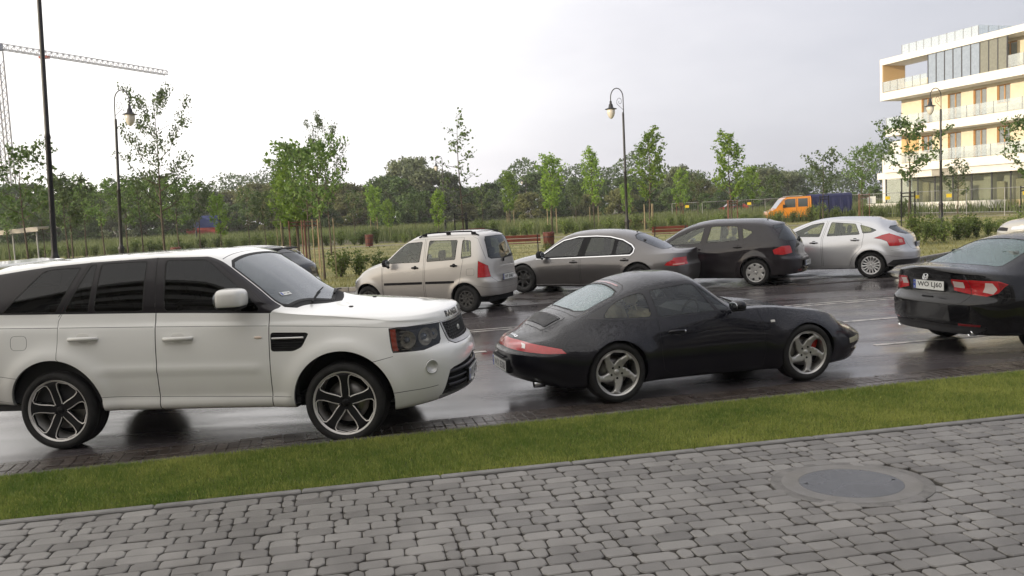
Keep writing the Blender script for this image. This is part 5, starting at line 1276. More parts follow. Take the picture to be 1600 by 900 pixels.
    build_car(dict(name='saloon_car', label='glossy black saloon seen from behind at the right edge, rear plate and red lamps showing', left=False, yaw=R(15.5), pos=(6.50, 10.24), hw=.915, wb=2.705, rt=.325, rr=.225, ra=.37, tw=.21,
        paint=BL3, glass=HG, h=.036,
        surf=dict(x0=-1.06, x1=3.65, ar=.62, af=.8, nr=2.9, nf=2.5, NU=260, W=[(-1.06, .90), (0, .92), (2.7, .92), (3.65, .86)], zb=[(-1.06, .27), (-.5, .24), (.5, .19), (3.65, .2)], zm=[(-1, .60), (3, .60)],
            belt=[(-1.06, 1.0), (-.4, .97), (.5, .93), (2.0, .90), (2.7, .86), (3.65, .65)], wb=[(-1.06, .12), (0, .075), (3.65, .14)],
            cant=[(-1.06, 1.02), (-.6, 1.03), (-.3, 1.10), (.2, 1.28), (.6, 1.36), (1.2, 1.38), (1.6, 1.31), (2.2, 1.0), (2.4, .93), (3.65, .68)], wc=[(-1.06, .74), (-.5, .70), (.1, .62), (.7, .60), (1.3, .62), (2.2, .74), (3.65, .66)],
            top=[(-1.06, 1.075), (-.95, 1.085), (-.72, 1.075), (-.62, 1.085), (.15, 1.36), (.4, 1.41), (.9, 1.445), (1.3, 1.43), (1.6, 1.36), (2.3, 1.03), (2.5, .97), (3.0, .88), (3.65, .70)],
            gr=[(.2, .14), (.28, .05), (.36, .03), (.40, .0), (.66, .0), (.69, .05), (.75, .085), (.84, .085), (.90, .055), (1.0, .03), (1.04, .01), (1.07, .005), (1.10, .05)], gf=[(.2, -.06), (.5, 0), (.7, -.1)], awr=.55, awf=.6, crown=3.0, sv=1.0, su=1.6,
            flare=[(0, .33, .38, .02, .07), (2.705, .33, .38, .02, .07)]),
        doors=[('front_door', [(1.25, .28), (1.28, .9), (1.15, 1.35), (1.6, 1.26), (2.15, .99), (2.3, .88), (2.28, .28)]), ('rear_door', [(1.22, .28), (1.25, .9), (1.12, 1.35), (.55, 1.33), (.25, 1.22), (.15, 1.0), (.2, .8), (.45, .5), (.48, .28)])],
        wins=[('f', [(1.33, .94), (1.22, 1.31), (1.5, 1.25), (2.1, .97), (2.15, .93)]), ('r', [(.28, .97), (.30, 1.18), (.6, 1.29), (1.05, 1.32), (1.18, .945)])],
        feats=[dict(label='windshield', gapl='trim', gap=.02, pts=[('xv', 2.30, VG), ('xv', 2.1, VF+2.3), ('xv', 1.58, VF+2.5), ('xv', 1.48, VG)]),
            dict(label='rear_window', gapl='trim', gap=.014, pts=[('xv', -.60, VG), ('xv', -.585, VG-10), ('xv', -.52, VF+4), ('xv', -.46, VF+2.4), ('xv', .10, VF+2.6), ('xv', .18, VF+6), ('xv', .20, VG)]),
            # lamps: inner part on the boot lid, outer part round the corner
            dict(label='tail_light', gapl='gap', gap=.006, pts=[('side', -.60, .875), ('rs', 1.0, .92), ('rs', .70, .935), ('rs', .41, .94), ('rs', .37, .80), ('rs', .62, .755), ('rs', .80, .735), ('rs', .95, .775), ('side', -.66, .845)]),
            dict(label='tail_light:w#1', pts=[('rs', .57, .905), ('rs', .43, .915), ('rs', .41, .84), ('rs', .55, .83)]),
            dict(label='tail_light:w#2', pts=[('rs', .91, .895), ('rs', .83, .90), ('rs', .76, .79), ('rs', .88, .765), ('rs', .94, .82)]),
            dict(label='tail_light:d', pts=[('side', -.62, .873), ('rs', .98, .905), ('rs', .97, .80), ('side', -.68, .848)]),
            sm([('rs', .62, .99), ('rs', .64, .94), ('rs', .62, .755), ('rs', .55, .66), ('rs', .5, .635), ('rs', 0, .63)], .008),
            dict(label='hatch_trim', gapl='gap', gap=.004, pts=[('rs', .40, .93), ('rs', .40, .80), ('rs', .33, .75), ('rs', 0, .735), ('rs', 0, .925)]),
            sm([('side', -.38, .70), ('rs', 1.0, .72), ('rs', .78, .735)], .006),
            dict(label='bumper_insert', pts=[('rs', .85, .345), ('rs', .70, .375), ('rs', 0, .385), ('rs', 0, .27), ('rs', .7, .26)]),
            dict(label='reflector', gapl='gap', gap=.003, pts=[('rs', .80, .40), ('rs', .52, .408), ('rs', .52, .375), ('rs', .78, .37)])],
        mats={'hatch_trim': (paint('boot_panel', (.03, .03, .032), .2, .3), -.008), 'tail_light:w#1': (pmat('tail_clear2', (.60, .50, .47), .1, coat=1, bump=.3, bscale=90), .007), 'tail_light:w#2': (pmat('tail_clear2', (.60, .50, .47), .1, coat=1), .007)},
        handles=[('front_door', 1.42, .82), ('rear_door', .45, .86)], mirror=(2.05, 1.02, .98), mdim=(.09, .11, .07), int=(-.35, 2.1, .92, 1.65), rows=((.95, 2), (.1, 3)), ub=.3, seath=.56, seatm=pmat('seat_grey2', (.16, .18, .17), .85),
        rim=cap_rim(7, .4, .88, 16, ALU, .7), extra=[rear_plate('WO LJ60', .845, 0, .012), badge, exh]))
# ---------------------------------------------------------------- ground, road, pavement
PSI = R(12.6)
EX = np.array([math.cos(PSI), math.sin(PSI)]); EN = np.array([-math.sin(PSI), math.cos(PSI)])
def rp(s_, t_, z=0.): p = EX*s_+EN*t_; return (p[0], p[1], z)
def where(px, Y):
    """x position of something seen at picture column px and standing Y metres ahead"""
    return (px-800)/FPX*Y
def fast_mesh(name, V, Q, mats, parent=None, attr=None, tris=None, smooth=False, mi=None, link_=True):
    me = bpy.data.meshes.new(name)
    V = np.asarray(V, np.float32); parts = []
    me.vertices.add(len(V)); me.vertices.foreach_set('co', V.ravel())
    q = np.asarray(Q, np.int32).reshape(-1, 4) if Q is not None and len(Q) else np.zeros((0, 4), np.int32)
    t = np.asarray(tris, np.int32).reshape(-1, 3) if tris is not None and len(tris) else np.zeros((0, 3), np.int32)
    nl = q.size+t.size; me.loops.add(nl); me.loops.foreach_set('vertex_index', np.concatenate([q.ravel(), t.ravel()]))
    me.polygons.add(len(q)+len(t))
    ls = np.concatenate([np.arange(len(q))*4, q.size+np.arange(len(t))*3]).astype(np.int32)
    me.polygons.foreach_set('loop_start', ls)
    me.polygons.foreach_set('loop_total', np.concatenate([np.full(len(q), 4), np.full(len(t), 3)]).astype(np.int32))
    if mi is not None: me.polygons.foreach_set('material_index', np.asarray(mi, np.int32))
    me.polygons.foreach_set('use_smooth', np.full(len(q)+len(t), bool(smooth)))
    for m in (mats if isinstance(mats, (list, tuple)) else [mats]): me.materials.append(m)
    if attr is not None:
        a = me.attributes.new('rnd', 'FLOAT', 'POINT'); a.data.foreach_set('value', np.asarray(attr, np.float32))
    me.update(calc_edges=True); me.validate()
    o = bpy.data.objects.new(name, me)
    if link_: link(o, parent)
    return o
def sheet(name, pts, mat, z=0., kind='structure', sub=0):
    o = mesh_obj(name, [(p[0], p[1], z) for p in pts], [tuple(range(len(pts)))], mat); tag(o, kind=kind); return o
def rmat(name, lo, hi, rough, scale=3, attr='rnd', bump=0, bscale=200, detail=4, extra=None, wet=None, lo2=None):
    """colour from a per-piece random value and noise"""
    if name in MATS: return MATS[name]
    m = bpy.data.materials.new(name); m.use_nodes = True; t = m.node_tree; b = t.nodes['Principled BSDF']
    at = N(t, 'ShaderNodeAttribute'); at.attribute_name = attr
    g = N(t, 'ShaderNodeTexCoord'); n = N(t, 'ShaderNodeTexNoise'); n.inputs['Scale'].default_value = scale; n.inputs['Detail'].default_value = detail
    L(t, g.outputs['Object'], n.inputs['Vector'])
    ad = N(t, 'ShaderNodeMath', operation='MULTIPLY_ADD'); ad.inputs[1].default_value = .6; L(t, at.outputs['Fac'], ad.inputs[0])
    nm = N(t, 'ShaderNodeMath', operation='MULTIPLY_ADD'); nm.inputs[1].default_value = 1.2; nm.inputs[2].default_value = -.4; L(t, n.outputs['Fac'], nm.inputs[0]); L(t, nm.outputs[0], ad.inputs[2])
    mx_ = N(t, 'ShaderNodeMix', data_type='RGBA'); mx_.inputs[6].default_value = tuple(lo)+(1,); mx_.inputs[7].default_value = tuple(hi)+(1,); mx_.clamp_factor = True
    L(t, ad.outputs[0], mx_.inputs[0]); L(t, mx_.outputs[2], b.inputs['Base Color'])
    b.inputs['Roughness'].default_value = rough
    if wet:
        n4 = N(t, 'ShaderNodeTexNoise'); n4.inputs['Scale'].default_value = wet[2]; n4.inputs['Detail'].default_value = 5; L(t, g.outputs['Object'], n4.inputs['Vector'])
        wr = N(t, 'ShaderNodeMapRange'); wr.inputs[1].default_value = .4; wr.inputs[2].default_value = .62; wr.inputs[3].default_value = wet[0]; wr.inputs[4].default_value = wet[1]
        L(t, n4.outputs['Fac'], wr.inputs[0]); L(t, wr.outputs[0], b.inputs['Roughness'])
    if bump:
        n2 = N(t, 'ShaderNodeTexNoise'); n2.inputs['Scale'].default_value = bscale; n2.inputs['Detail'].default_value = 5; L(t, g.outputs['Object'], n2.inputs['Vector'])
        bp = N(t, 'ShaderNodeBump'); bp.inputs['Strength'].default_value = bump; bp.inputs['Distance'].default_value = .006
        L(t, n2.outputs['Fac'], bp.inputs['Height']); L(t, bp.outputs[0], b.inputs['Normal'])
    MATS[name] = m; return m
def leafmat(name, lo, hi, tr=.35, scale=.6):
    if name in MATS: return MATS[name]
    m = bpy.data.materials.new(name); m.use_nodes = True; t = m.node_tree; b = t.nodes['Principled BSDF']; o = t.nodes['Material Output']
    at = N(t, 'ShaderNodeAttribute'); at.attribute_name = 'rnd'
    oi = N(t, 'ShaderNodeObjectInfo'); g = N(t, 'ShaderNodeTexCoord'); n = N(t, 'ShaderNodeTexNoise'); n.inputs['Scale'].default_value = scale
    L(t, g.outputs['Object'], n.inputs['Vector'])
    mx_ = N(t, 'ShaderNodeMix', data_type='RGBA'); mx_.inputs[6].default_value = tuple(lo)+(1,); mx_.inputs[7].default_value = tuple(hi)+(1,)
    ad = N(t, 'ShaderNodeMath', operation='MULTIPLY_ADD'); ad.inputs[1].default_value = .6; L(t, at.outputs['Fac'], ad.inputs[0]); 
    n5 = N(t, 'ShaderNodeMath', operation='MULTIPLY_ADD'); n5.inputs[1].default_value = .5; n5.inputs[2].default_value = -.1; L(t, n.outputs['Fac'], n5.inputs[0]); L(t, n5.outputs[0], ad.inputs[2]); L(t, ad.outputs[0], mx_.inputs[0])
    hs = N(t, 'ShaderNodeHueSaturation'); L(t, mx_.outputs[2], hs.inputs['Color'])
    vr = N(t, 'ShaderNodeMapRange'); vr.inputs[3].default_value = .75; vr.inputs[4].default_value = 1.25; L(t, oi.outputs['Random'], vr.inputs[0]); L(t, vr.outputs[0], hs.inputs['Value'])
    L(t, hs.outputs[0], b.inputs['Base Color']); b.inputs['Roughness'].default_value = .55; b.inputs['Specular IOR Level'].default_value = .35
    tl = N(t, 'ShaderNodeBsdfTranslucent'); L(t, hs.outputs[0], tl.inputs[0])
    ms = N(t, 'ShaderNodeMixShader'); ms.inputs[0].default_value = tr; L(t, b.outputs[0], ms.inputs[1]); L(t, tl.outputs[0], ms.inputs[2]); L(t, ms.outputs[0], o.inputs['Surface'])
    MATS[name] = m; return m
# far terrain with gentle field colour
def terrain():
    m = pmat('field_soil', (.045, .055, .022), .95, noise=.5, nscale=.35, col2=(.10, .085, .045), bump=.4, bscale=6)
    xs = np.concatenate([[-900, -400, -200], np.linspace(-120, 120, 61), [200, 400, 900]]); ys = np.concatenate([[-200, -60, 5, 22], np.linspace(30, 200, 60), [300, 500, 900, 1500]])
    V = []; 
    for y in ys:
        for x in xs:
            far = max(0, min(1, (y-45)/60)); z = -.06+.12*far*math.sin(x*.05+y*.03)+far*(.30*max(0, min(1, (x-10)/40)))
            V.append((x, y, z))
    n = len(xs); F = [(j*n+i, j*n+i+1, (j+1)*n+i+1, (j+1)*n+i) for j in range(len(ys)-1) for i in range(n-1)]
    tag(mesh_obj('ground', V, F, m, smooth=True), kind='structure')
    road = bpy.data.materials.new('wet_asphalt'); road.use_nodes = True; t = road.node_tree; b = t.nodes['Principled BSDF']
    g = N(t, 'ShaderNodeTexCoord')
    mp = N(t, 'ShaderNodeMapping'); mp.inputs['Rotation'].default_value = (0, 0, -PSI); mp.inputs['Scale'].default_value = (.22, 1, 1); L(t, g.outputs['Object'], mp.inputs[0])
    n1 = N(t, 'ShaderNodeTexNoise'); n1.inputs['Scale'].default_value = 1.1; n1.inputs['Detail'].default_value = 7; n1.inputs['Roughness'].default_value = .6; L(t, mp.outputs[0], n1.inputs['Vector'])
    n2 = N(t, 'ShaderNodeTexNoise'); n2.inputs['Scale'].default_value = 160; n2.inputs['Detail'].default_value = 3; L(t, g.outputs['Object'], n2.inputs['Vector'])
    n3 = N(t, 'ShaderNodeTexNoise'); n3.inputs['Scale'].default_value = 2.2; n3.inputs['Detail'].default_value = 6; L(t, g.outputs['Object'], n3.inputs['Vector'])
    wt = N(t, 'ShaderNodeMapRange'); wt.inputs[1].default_value = .36; wt.inputs[2].default_value = .60; L(t, n1.outputs['Fac'], wt.inputs[0])     # 0 film of water .. 1 damp
    cr = N(t, 'ShaderNodeValToRGB'); cr.color_ramp.elements[0].color = (.040, .035, .036, 1); cr.color_ramp.elements[1].color = (.088, .078, .080, 1); L(t, n2.outputs['Fac'], cr.inputs[0])
    cm = N(t, 'ShaderNodeMix', data_type='RGBA', blend_type='MULTIPLY'); cm.inputs[0].default_value = .5; L(t, cr.outputs[0], cm.inputs[6]); L(t, n3.outputs['Color'], cm.inputs[7]); 
    bw = N(t, 'ShaderNodeMapRange'); bw.inputs[3].default_value = .8; bw.inputs[4].default_value = 1.25; L(t, n3.outputs['Fac'], bw.inputs[0])
    hs = N(t, 'ShaderNodeHueSaturation'); L(t, cr.outputs[0], hs.inputs['Color']); L(t, bw.outputs[0], hs.inputs['Value']); L(t, hs.outputs[0], b.inputs['Base Color'])
    rr2 = N(t, 'ShaderNodeMapRange'); rr2.inputs[3].default_value = .09; rr2.inputs[4].default_value = .30; L(t, wt.outputs[0], rr2.inputs[0]); L(t, rr2.outputs[0], b.inputs['Roughness'])
    b.inputs['Specular IOR Level'].default_value = .5; b.inputs['Coat Weight'].default_value = 0
    bs = N(t, 'ShaderNodeMapRange'); bs.inputs[3].default_value = .03; bs.inputs[4].default_value = .26; L(t, wt.outputs[0], bs.inputs[0])
    bp = N(t, 'ShaderNodeBump'); bp.inputs['Distance'].default_value = .004; L(t, bs.outputs[0], bp.inputs['Strength']); L(t, n2.outputs['Fac'], bp.inputs['Height']); L(t, bp.outputs[0], b.inputs['Normal'])
    MATS['wet_asphalt'] = road
    s0, s1 = -70, 110
    sheet('road', [rp(s0, 7.5)[:2], rp(s1, 7.5)[:2], (s1*.97, 44), (40, 36), (18, 32), (14.6, 27.5), (11.6, 24.7), (-4.6, 24.1), (-45, 20.4), (-70, 12)], road, 0)
    # parking bays: grey block paving, as its own sheet
    bay = rmat('bay_paving', (.030, .026, .026), (.070, .060, .058), .3, 6, wet=(.14, .42, 1.2), bump=.5, bscale=40)
    tb = bay.node_tree; bb = tb.nodes['Principled BSDF']; br = N(tb, 'ShaderNodeTexBrick'); br.inputs['Scale'].default_value = 1; br.inputs['Brick Width'].default_value = .20; br.inputs['Row Height'].default_value = .10; br.inputs['Mortar Size'].default_value = .008
    br.inputs['Color1'].default_value = (.075, .064, .060, 1); br.inputs['Color2'].default_value = (.048, .042, .041, 1); br.inputs['Mortar'].default_value = (.018, .016, .015, 1)
    gg = N(tb, 'ShaderNodeTexCoord'); mp2 = N(tb, 'ShaderNodeMapping'); mp2.inputs['Rotation'].default_value = (0, 0, -PSI+R(45)); L(tb, gg.outputs['Object'], mp2.inputs[0]); L(tb, mp2.outputs[0], br.inputs['Vector']); L(tb, br.outputs['Color'], bb.inputs['Base Color'])
    sheet('parking_bays', [rp(-45, 17.75)[:2], rp(14, 17.95)[:2], (14.0, 26.6), (11.6, 24.5), (-4.6, 23.9), (-45, 20.2)], bay, .004)
    mb = MB()
    gut = pmat('gutter_stone', (.07, .062, .058), .4, noise=.3, nscale=5)
    for k in range(-45, 60):
        c = rp(k+.5, 17.84, 0); mb.box((c[0], c[1], .003), (.985, .12, .02), rz=PSI+R(.25), m=0)
    tag(mb.build('gutter', gut), kind='structure')
    # worn white lines
    wl = bpy.data.materials.new('road_paint'); wl.use_nodes = True; t = wl.node_tree; b = t.nodes['Principled BSDF']; g = N(t, 'ShaderNodeTexCoord'); n1 = N(t, 'ShaderNodeTexNoise'); n1.inputs['Scale'].default_value = 6; n1.inputs['Detail'].default_value = 8; L(t, g.outputs['Object'], n1.inputs['Vector'])
    cr = N(t, 'ShaderNodeValToRGB'); cr.color_ramp.elements[0].position = .35; cr.color_ramp.elements[0].color = (.10, .095, .09, 1); cr.color_ramp.elements[1].position = .55; cr.color_ramp.elements[1].color = (.50, .47, .43, 1); L(t, n1.outputs['Fac'], cr.inputs[0]); L(t, cr.outputs[0], b.inputs['Base Color']); b.inputs['Roughness'].default_value = .3
    MATS['road_paint'] = wl
    def line(t0, t1, w_, segs, name='road_marking'):
        mb = MB()
        for a_, b_ in segs:
            ta = t0+(t1-t0)*(a_+10)/25; tb_ = t0+(t1-t0)*(b_+10)/25
            q = [rp(a_, ta-w_/2, .004), rp(b_, tb_-w_/2, .004), rp(b_, tb_+w_/2, .004), rp(a_, ta+w_/2, .004)]; mb.add(q, [(0, 1, 2, 3)])
        tag(mb.build(name, wl), kind='structure')
    line(14.40, 14.32, .09, [(-60, 80)]); line(14.62, 14.54, .07, [(-60, 80)])
    line(12.35, 12.1, .11, [(-60, 2.3), (5.6, 60)]); line(10.2, 10.0, .10, [(7.2, 60)])
    # kerb strip of wet brown blocks along the lawn
    mb = MB(); V = []; Fq = []; at = []
    rows = [(7.62, .20), (7.83, .20), (8.04, .20), (8.25, .10)]
    def block(cx, cy, dx, dy, ang, z0, z1, bev, jit=.003, tilt=.006, rc=.012):
        x, y = dx/2, dy/2; r_ = rc*rng.uniform(.5, 1.6, 4)
        P = []
        for (sx, sy), q in zip(((-1, -1), (1, -1), (1, 1), (-1, 1)), r_):
            a_ = (sx*x, sy*(y-q)); b_ = (sx*(x-q), sy*y)
            P += [a_, b_] if sx*sy > 0 else [b_, a_]
        P = np.array(P)+rng.normal(0, jit, (8, 2))
        a_ = area(P)
        if a_ < 0: P = P[::-1]
        Q = P*np.array([1-bev/x, 1-bev/y]); c_, s_ = math.cos(ang), math.sin(ang); rot = np.array([[c_, s_], [-s_, c_]])
        tx, ty = rng.normal(0, tilt, 2); zj = rng.normal(0, .0015)
        def up(M2, z): W_ = M2@rot+np.array([cx, cy]); return np.column_stack([W_, z+zj+M2[:, 0]*tx+M2[:, 1]*ty])
        return np.concatenate([up(P, z0), up(P, z1-bev*.7), up(Q, z1)])
    def blocks_obj(name, B, mat, kind='structure'):
        V = []; Qd = []; O = []; at = []
        me_faces = []
        base = 0
        for Bv in B:
            V.append(Bv); at += [float(rng.random())]*24
            for k in range(8):
                k2 = (k+1) % 8
                Qd.append((base+k, base+k2, base+8+k2, base+8+k)); Qd.append((base+8+k, base+8+k2, base+16+k2, base+16+k))
            Qd.append((base+16, base+17, base+18, base+19)); Qd.append((base+19, base+20, base+21, base+16)); Qd.append((base+16, base+21, base+22, base+23))
            base += 24
        o = fast_mesh(name, np.concatenate(V), Qd, mat, attr=at); tag(o, kind=kind); return o
    B = []
    for tt, w_ in rows:
        s_ = -14+rng.uniform(0, .2)
        while s_ < 22:
            c = rp(s_+.05, tt+w_/2, 0); ln = .10 if w_ == .20 else .2; B.append(block(c[0], c[1], ln-.006, w_-.006, PSI, -.02, .010 if w_ == .2 else .006, .004, .001, .004, .004)); s_ += ln
    blocks_obj('drain_strip', B, rmat('strip_block', (.034, .026, .022), (.082, .066, .056), .3, 5, wet=(.12, .42, 1.6), bump=.5, bscale=120))
    # kerb and lawn bed
    lawn = pmat('lawn_soil', (.035, .045, .014), .9, noise=.4, nscale=6, col2=(.05, .045, .015), bump=.8, bscale=60)
    mb = MB()
    for k in range(-14, 23):
        c = rp(k+.5, 7.555, .045); mb.box(c, (.99, .09, .10), rz=PSI, bev=.012)
    pmat('kerb_concrete', (.20, .19, .175), .7, noise=.25, nscale=8, bump=.4, bscale=90)
    tag(mb.build('kerb', pmat('kerb_wet', (.075, .066, .058), .5, noise=.35, nscale=8, bump=.4, bscale=90)), kind='structure')
    P0 = np.array([-3.55, 5.67]); P1 = np.array([4.30, 7.14]); d = (P1-P0)/np.linalg.norm(P1-P0); pang = math.atan2(d[1], d[0]); pn = np.array([-d[1], d[0]])
    A_ = P0-d*12; B_ = P1+d*16
    sheet('lawn', [tuple(A_), tuple(B_), rp(22, 7.52)[:2], rp(-14, 7.52)[:2]], lawn, .085)
    # edging stones of the pavement
    mb = MB(); k = -11.0
    while k < 24:
        c = P0+d*(k+.5)+pn*(-.04); mb.box((c[0], c[1], .06), (.994, .075, .10+.004*rng.random()), rz=pang+rng.normal(0, .0015), bev=.008); k += 1
    tag(mb.build('edging', pmat('edging_stone', (.17, .165, .155), .65, noise=.25, nscale=7, bump=.5, bscale=120)), kind='structure')
    sheet('pavement_bed', [tuple(A_-pn*12), tuple(B_-pn*12), tuple(B_-pn*.07), tuple(A_-pn*.07)], pmat('joint_sand', (.040, .035, .028), .95, noise=.4, nscale=40, bump=.6, bscale=200), .082)
    # old-town block paving, three block lengths in courses
    B = []; mc = np.array([2.215, 5.62])
    row = 0; depth = .123; tpos = -.085
    while tpos > -4.6:
        k = -9+rng.uniform(0, .3); ymid = tpos-depth/2
        while k < 14:
            ln = (.225, .163, .088)[int(rng.choice(3, p=[.42, .36, .22]))]
            c = P0+d*(k+ln/2)+pn*ymid
            if abs(c[0]-.3*0) < 60 and c[1] > 2.6 and abs(c[0]) < c[1]*.75+2.2 and np.hypot(*((c-mc)*np.array([.86, 1.0]))) > .40:
                B.append(block(c[0], c[1], ln-.007, depth-.007, pang+rng.normal(0, .006), .05, .10, .0075, .0018, .010, .018))
            k += ln
        tpos -= depth
    # cut stones round the cover
    for k in range(0):
        a_ = 2*PI*k/22+.1; c = mc+np.array([.45*1.14*math.cos(a_), .445*math.sin(a_)]); 
        if rng.random() < .95: B.append(block(c[0], c[1], .15, .085, a_+PI/2, .05, .0985, .009, .004, .006, .02))
    pv = rmat('paving_block', (.105, .098, .090), (.245, .233, .216), .5, 2.6, wet=(.28, .60, .8), bump=.7, bscale=260)
    blocks_obj('pavement', B, pv)
    root = empty('manhole_cover', (mc[0], mc[1], .085), 0, 'round concrete manhole cover with a wet dark centre set in the block paving', 'manhole')
    mb = MB(); mb.lathe([(.001, -.02), (.47, -.02), (.465, .0158), (.455, .0166), (.001, .0166)], 48, 0, 'z', sm=False); mb.xf(Matrix.Scale(1.13, 4, (1, 0, 0))); mb.build('mortar_bed', pmat('mortar', (.135, .128, .118), .6, noise=.3, nscale=12, bump=.7, bscale=60), root)
    mb = MB(); mb.lathe([(.40, -.02), (.40, .0175), (.39, .0185), (.302, .0182), (.295, .013), (.293, -.01)], 64, 0, 'z', sm=False); mb.xf(Matrix.Scale(1.13, 4, (1, 0, 0)))
    mb.build('ring', rmat('manhole_concrete', (.13, .122, .11), (.205, .193, .175), .5, 4, wet=(.3, .6, 3), bump=.5, bscale=150), root)
    mb = MB(); mb.lathe([(.299, -.01), (.298, .0172), (.291, .0180), (.2, .0185), (.001, .0186)], 64, 0, 'z', sm=False)
    for k in range(2): mb.lathe([(.012, .0185), (.010, .0190), (.001, .0191)], 10, 1, 'z', (-.26+.52*k, .02, 0))
    mb.xf(Matrix.Scale(1.13, 4, (1, 0, 0)))
    mb.build('cover', [rmat('cover_wet', (.055, .057, .062), (.12, .122, .128), .3, 3, wet=(.16, .42, 2.5), bump=.35, bscale=220), BLACK], root)
    return P0, d, pn, pang
P0, dpv, npv, pang = terrain()
# ---------------------------------------------------------------- grass blades
def blades(name, pts, h, w_, mat, lean=.5, kind='stuff', label=None, rv=None):
    n = len(pts); a = rng.uniform(0, 2*PI, n); hh = h*rng.uniform(.55, 1.2, n); ww = w_*rng.uniform(.7, 1.3, n)
    la = rng.uniform(0, 2*PI, n); ll = lean*hh*rng.uniform(.1, 1, n)
    sd = np.stack([np.cos(a), np.sin(a), 0*a], 1)*ww[:, None]/2; ld = np.stack([np.cos(la), np.sin(la), 0*la], 1)
    p = np.asarray(pts); up = np.array([0, 0, 1.])
    v0 = p-sd; v1 = p+sd; m_ = p+up*(hh*.55)[:, None]+ld*(ll*.3)[:, None]; v2 = m_+sd*.75; v3 = m_-sd*.75; v4 = p+up*hh[:, None]*.95+ld*ll[:, None]
    V = np.stack([v0, v1, v2, v3, v4], 1).reshape(-1, 3); b = np.arange(n)*5
    Q = np.stack([b, b+1, b+2, b+3], 1); T = np.stack([b+3, b+2, b+4], 1)
    r_ = rng.random(n) if rv is None else rv
    o = fast_mesh(name, V, Q, mat, attr=np.repeat(r_, 5), tris=T)
    tag(o, label, None, None, kind); 
    if label: o['category'] = 'grass'
    return o
def lawn_strip():
    n = 330000
    k = rng.uniform(-6.5, 13.5, n); u = rng.random(n)
    lo = P0+dpv*k[:, None]; 
    # far side on the kerb line: intersect along npv
    ts = lo@EN; f = (7.50-ts)/(npv@EN); 
    p = lo+npv*(f*u)[:, None]+npv*.012
    hf_ = np.sin(p[:, 0]*23+3*np.sin(p[:, 1]*9))*np.sin(p[:, 1]*31+2*np.sin(p[:, 0]*11)); nz_ = .8*hf_+np.sin(p[:, 0]*2.1+1)*np.sin(p[:, 1]*3.3+p[:, 0]*.7)+np.sin(p[:, 0]*5.7+2)*np.sin(p[:, 1]*7.1)*.5
    edge = np.exp(-u*9); rv = np.clip(.30+.26*nz_+rng.normal(0, .24, n)+.045*(p[:, 0]+2)+.25*edge, 0, 1.2); rv[rng.random(n) < .04] = 1.5
    gm = leafmat('grass_blade', (.080, .160, .022), (.44, .45, .12), .4, 3)
    blades('lawn_grass', np.column_stack([p, np.full(n, .085)]), 0.040, .0046, gm, .9, label='short mown grass on the verge between paving and road', rv=rv)
lawn_strip()
def far_lawn():
    # park lawn beyond the parking bays
    lm = pmat('park_lawn', (.12, .13, .035), .9, noise=.3, nscale=.5, col2=(.22, .20, .07), bump=.8, bscale=25)
    sheet('park_lawn', [(-90, 17), (-45, 20.6), (-4.6, 24.3), (11.6, 24.9), (16, 26.7), (40, 33.3), (110, 52), (110, 74), (-90, 74)], lm, -.015)
    mb = MB()
    pl = [(-45, 20.4), (-4.6, 24.1), (11.6, 24.7), (14.6, 27.5), (18, 32), (40, 36)]
    for (x0, y0), (x1, y1) in zip(pl[:-1], pl[1:]):
        L_ = math.hypot(x1-x0, y1-y0); n = int(L_); a_ = math.atan2(y1-y0, x1-x0)
        for k in range(n):
            f = (k+.5)/n; mb.box((x0+(x1-x0)*f, y0+(y1-y0)*f+.06, .04), (L_/n-.01, .12, .14), rz=a_, bev=.015)
    tag(mb.build('far_kerb', MATS['kerb_concrete']), kind='structure')
    sheet('park_path', [(-70, 60.5), (60, 62.5), (60, 64), (-70, 62)], pmat('gravel_path', (.20, .175, .14), .9, noise=.15, nscale=6), -.008)
    gm = leafmat('park_grass_blade', (.10, .125, .025), (.28, .25, .085), .35, .4)
    n = 60000; x = rng.uniform(-30, 30, n); y = 24.4+(rng.random(n)**1.4)*46; x = x*(y/45)
    k = (y > 24.5+np.maximum(0, (x-11)*.35)) & ~((y > 60.8+x*.015) & (y < 63.6+x*.015)); x, y = x[k], y[k]
    blades('park_grass', np.column_stack([x, y, np.full(len(x), -.015)]), .11, .016, gm, .8, label='tufted grass of the park lawn behind the parking row')
    # tall reeds and weeds in a broad band
    rm = leafmat('reed_blade', (.085, .13, .035), (.24, .27, .11), .4, .12)
    n = 75000; y = rng.uniform(71, 125, n); x = rng.uniform(-.66, .60, n)*y
    cl = np.sin(x*.23+y*.11)+np.sin(x*.11-y*.19+2)+.7*np.sin(x*.61+1.3)
    hh = .9+.30*cl/2
    zz = .12*np.clip((y-45)/60, 0, 1)*np.sin(x*.05+y*.03)+np.clip((y-45)/60, 0, 1)*.30*np.clip((x-10)/40, 0, 1)-.1
    order = hh > .72+rng.normal(0, .12, n); x, y, zz, cl = x[order], y[order], zz[order], cl[order]
    blades('reeds', np.column_stack([x, y, zz]), 1.15, .075, rm, .35, label='tall reeds and weeds growing in a broad band before the wood', rv=np.clip(.5+.2*cl+rng.normal(0, .18, len(x)), 0, 1))
far_lawn()
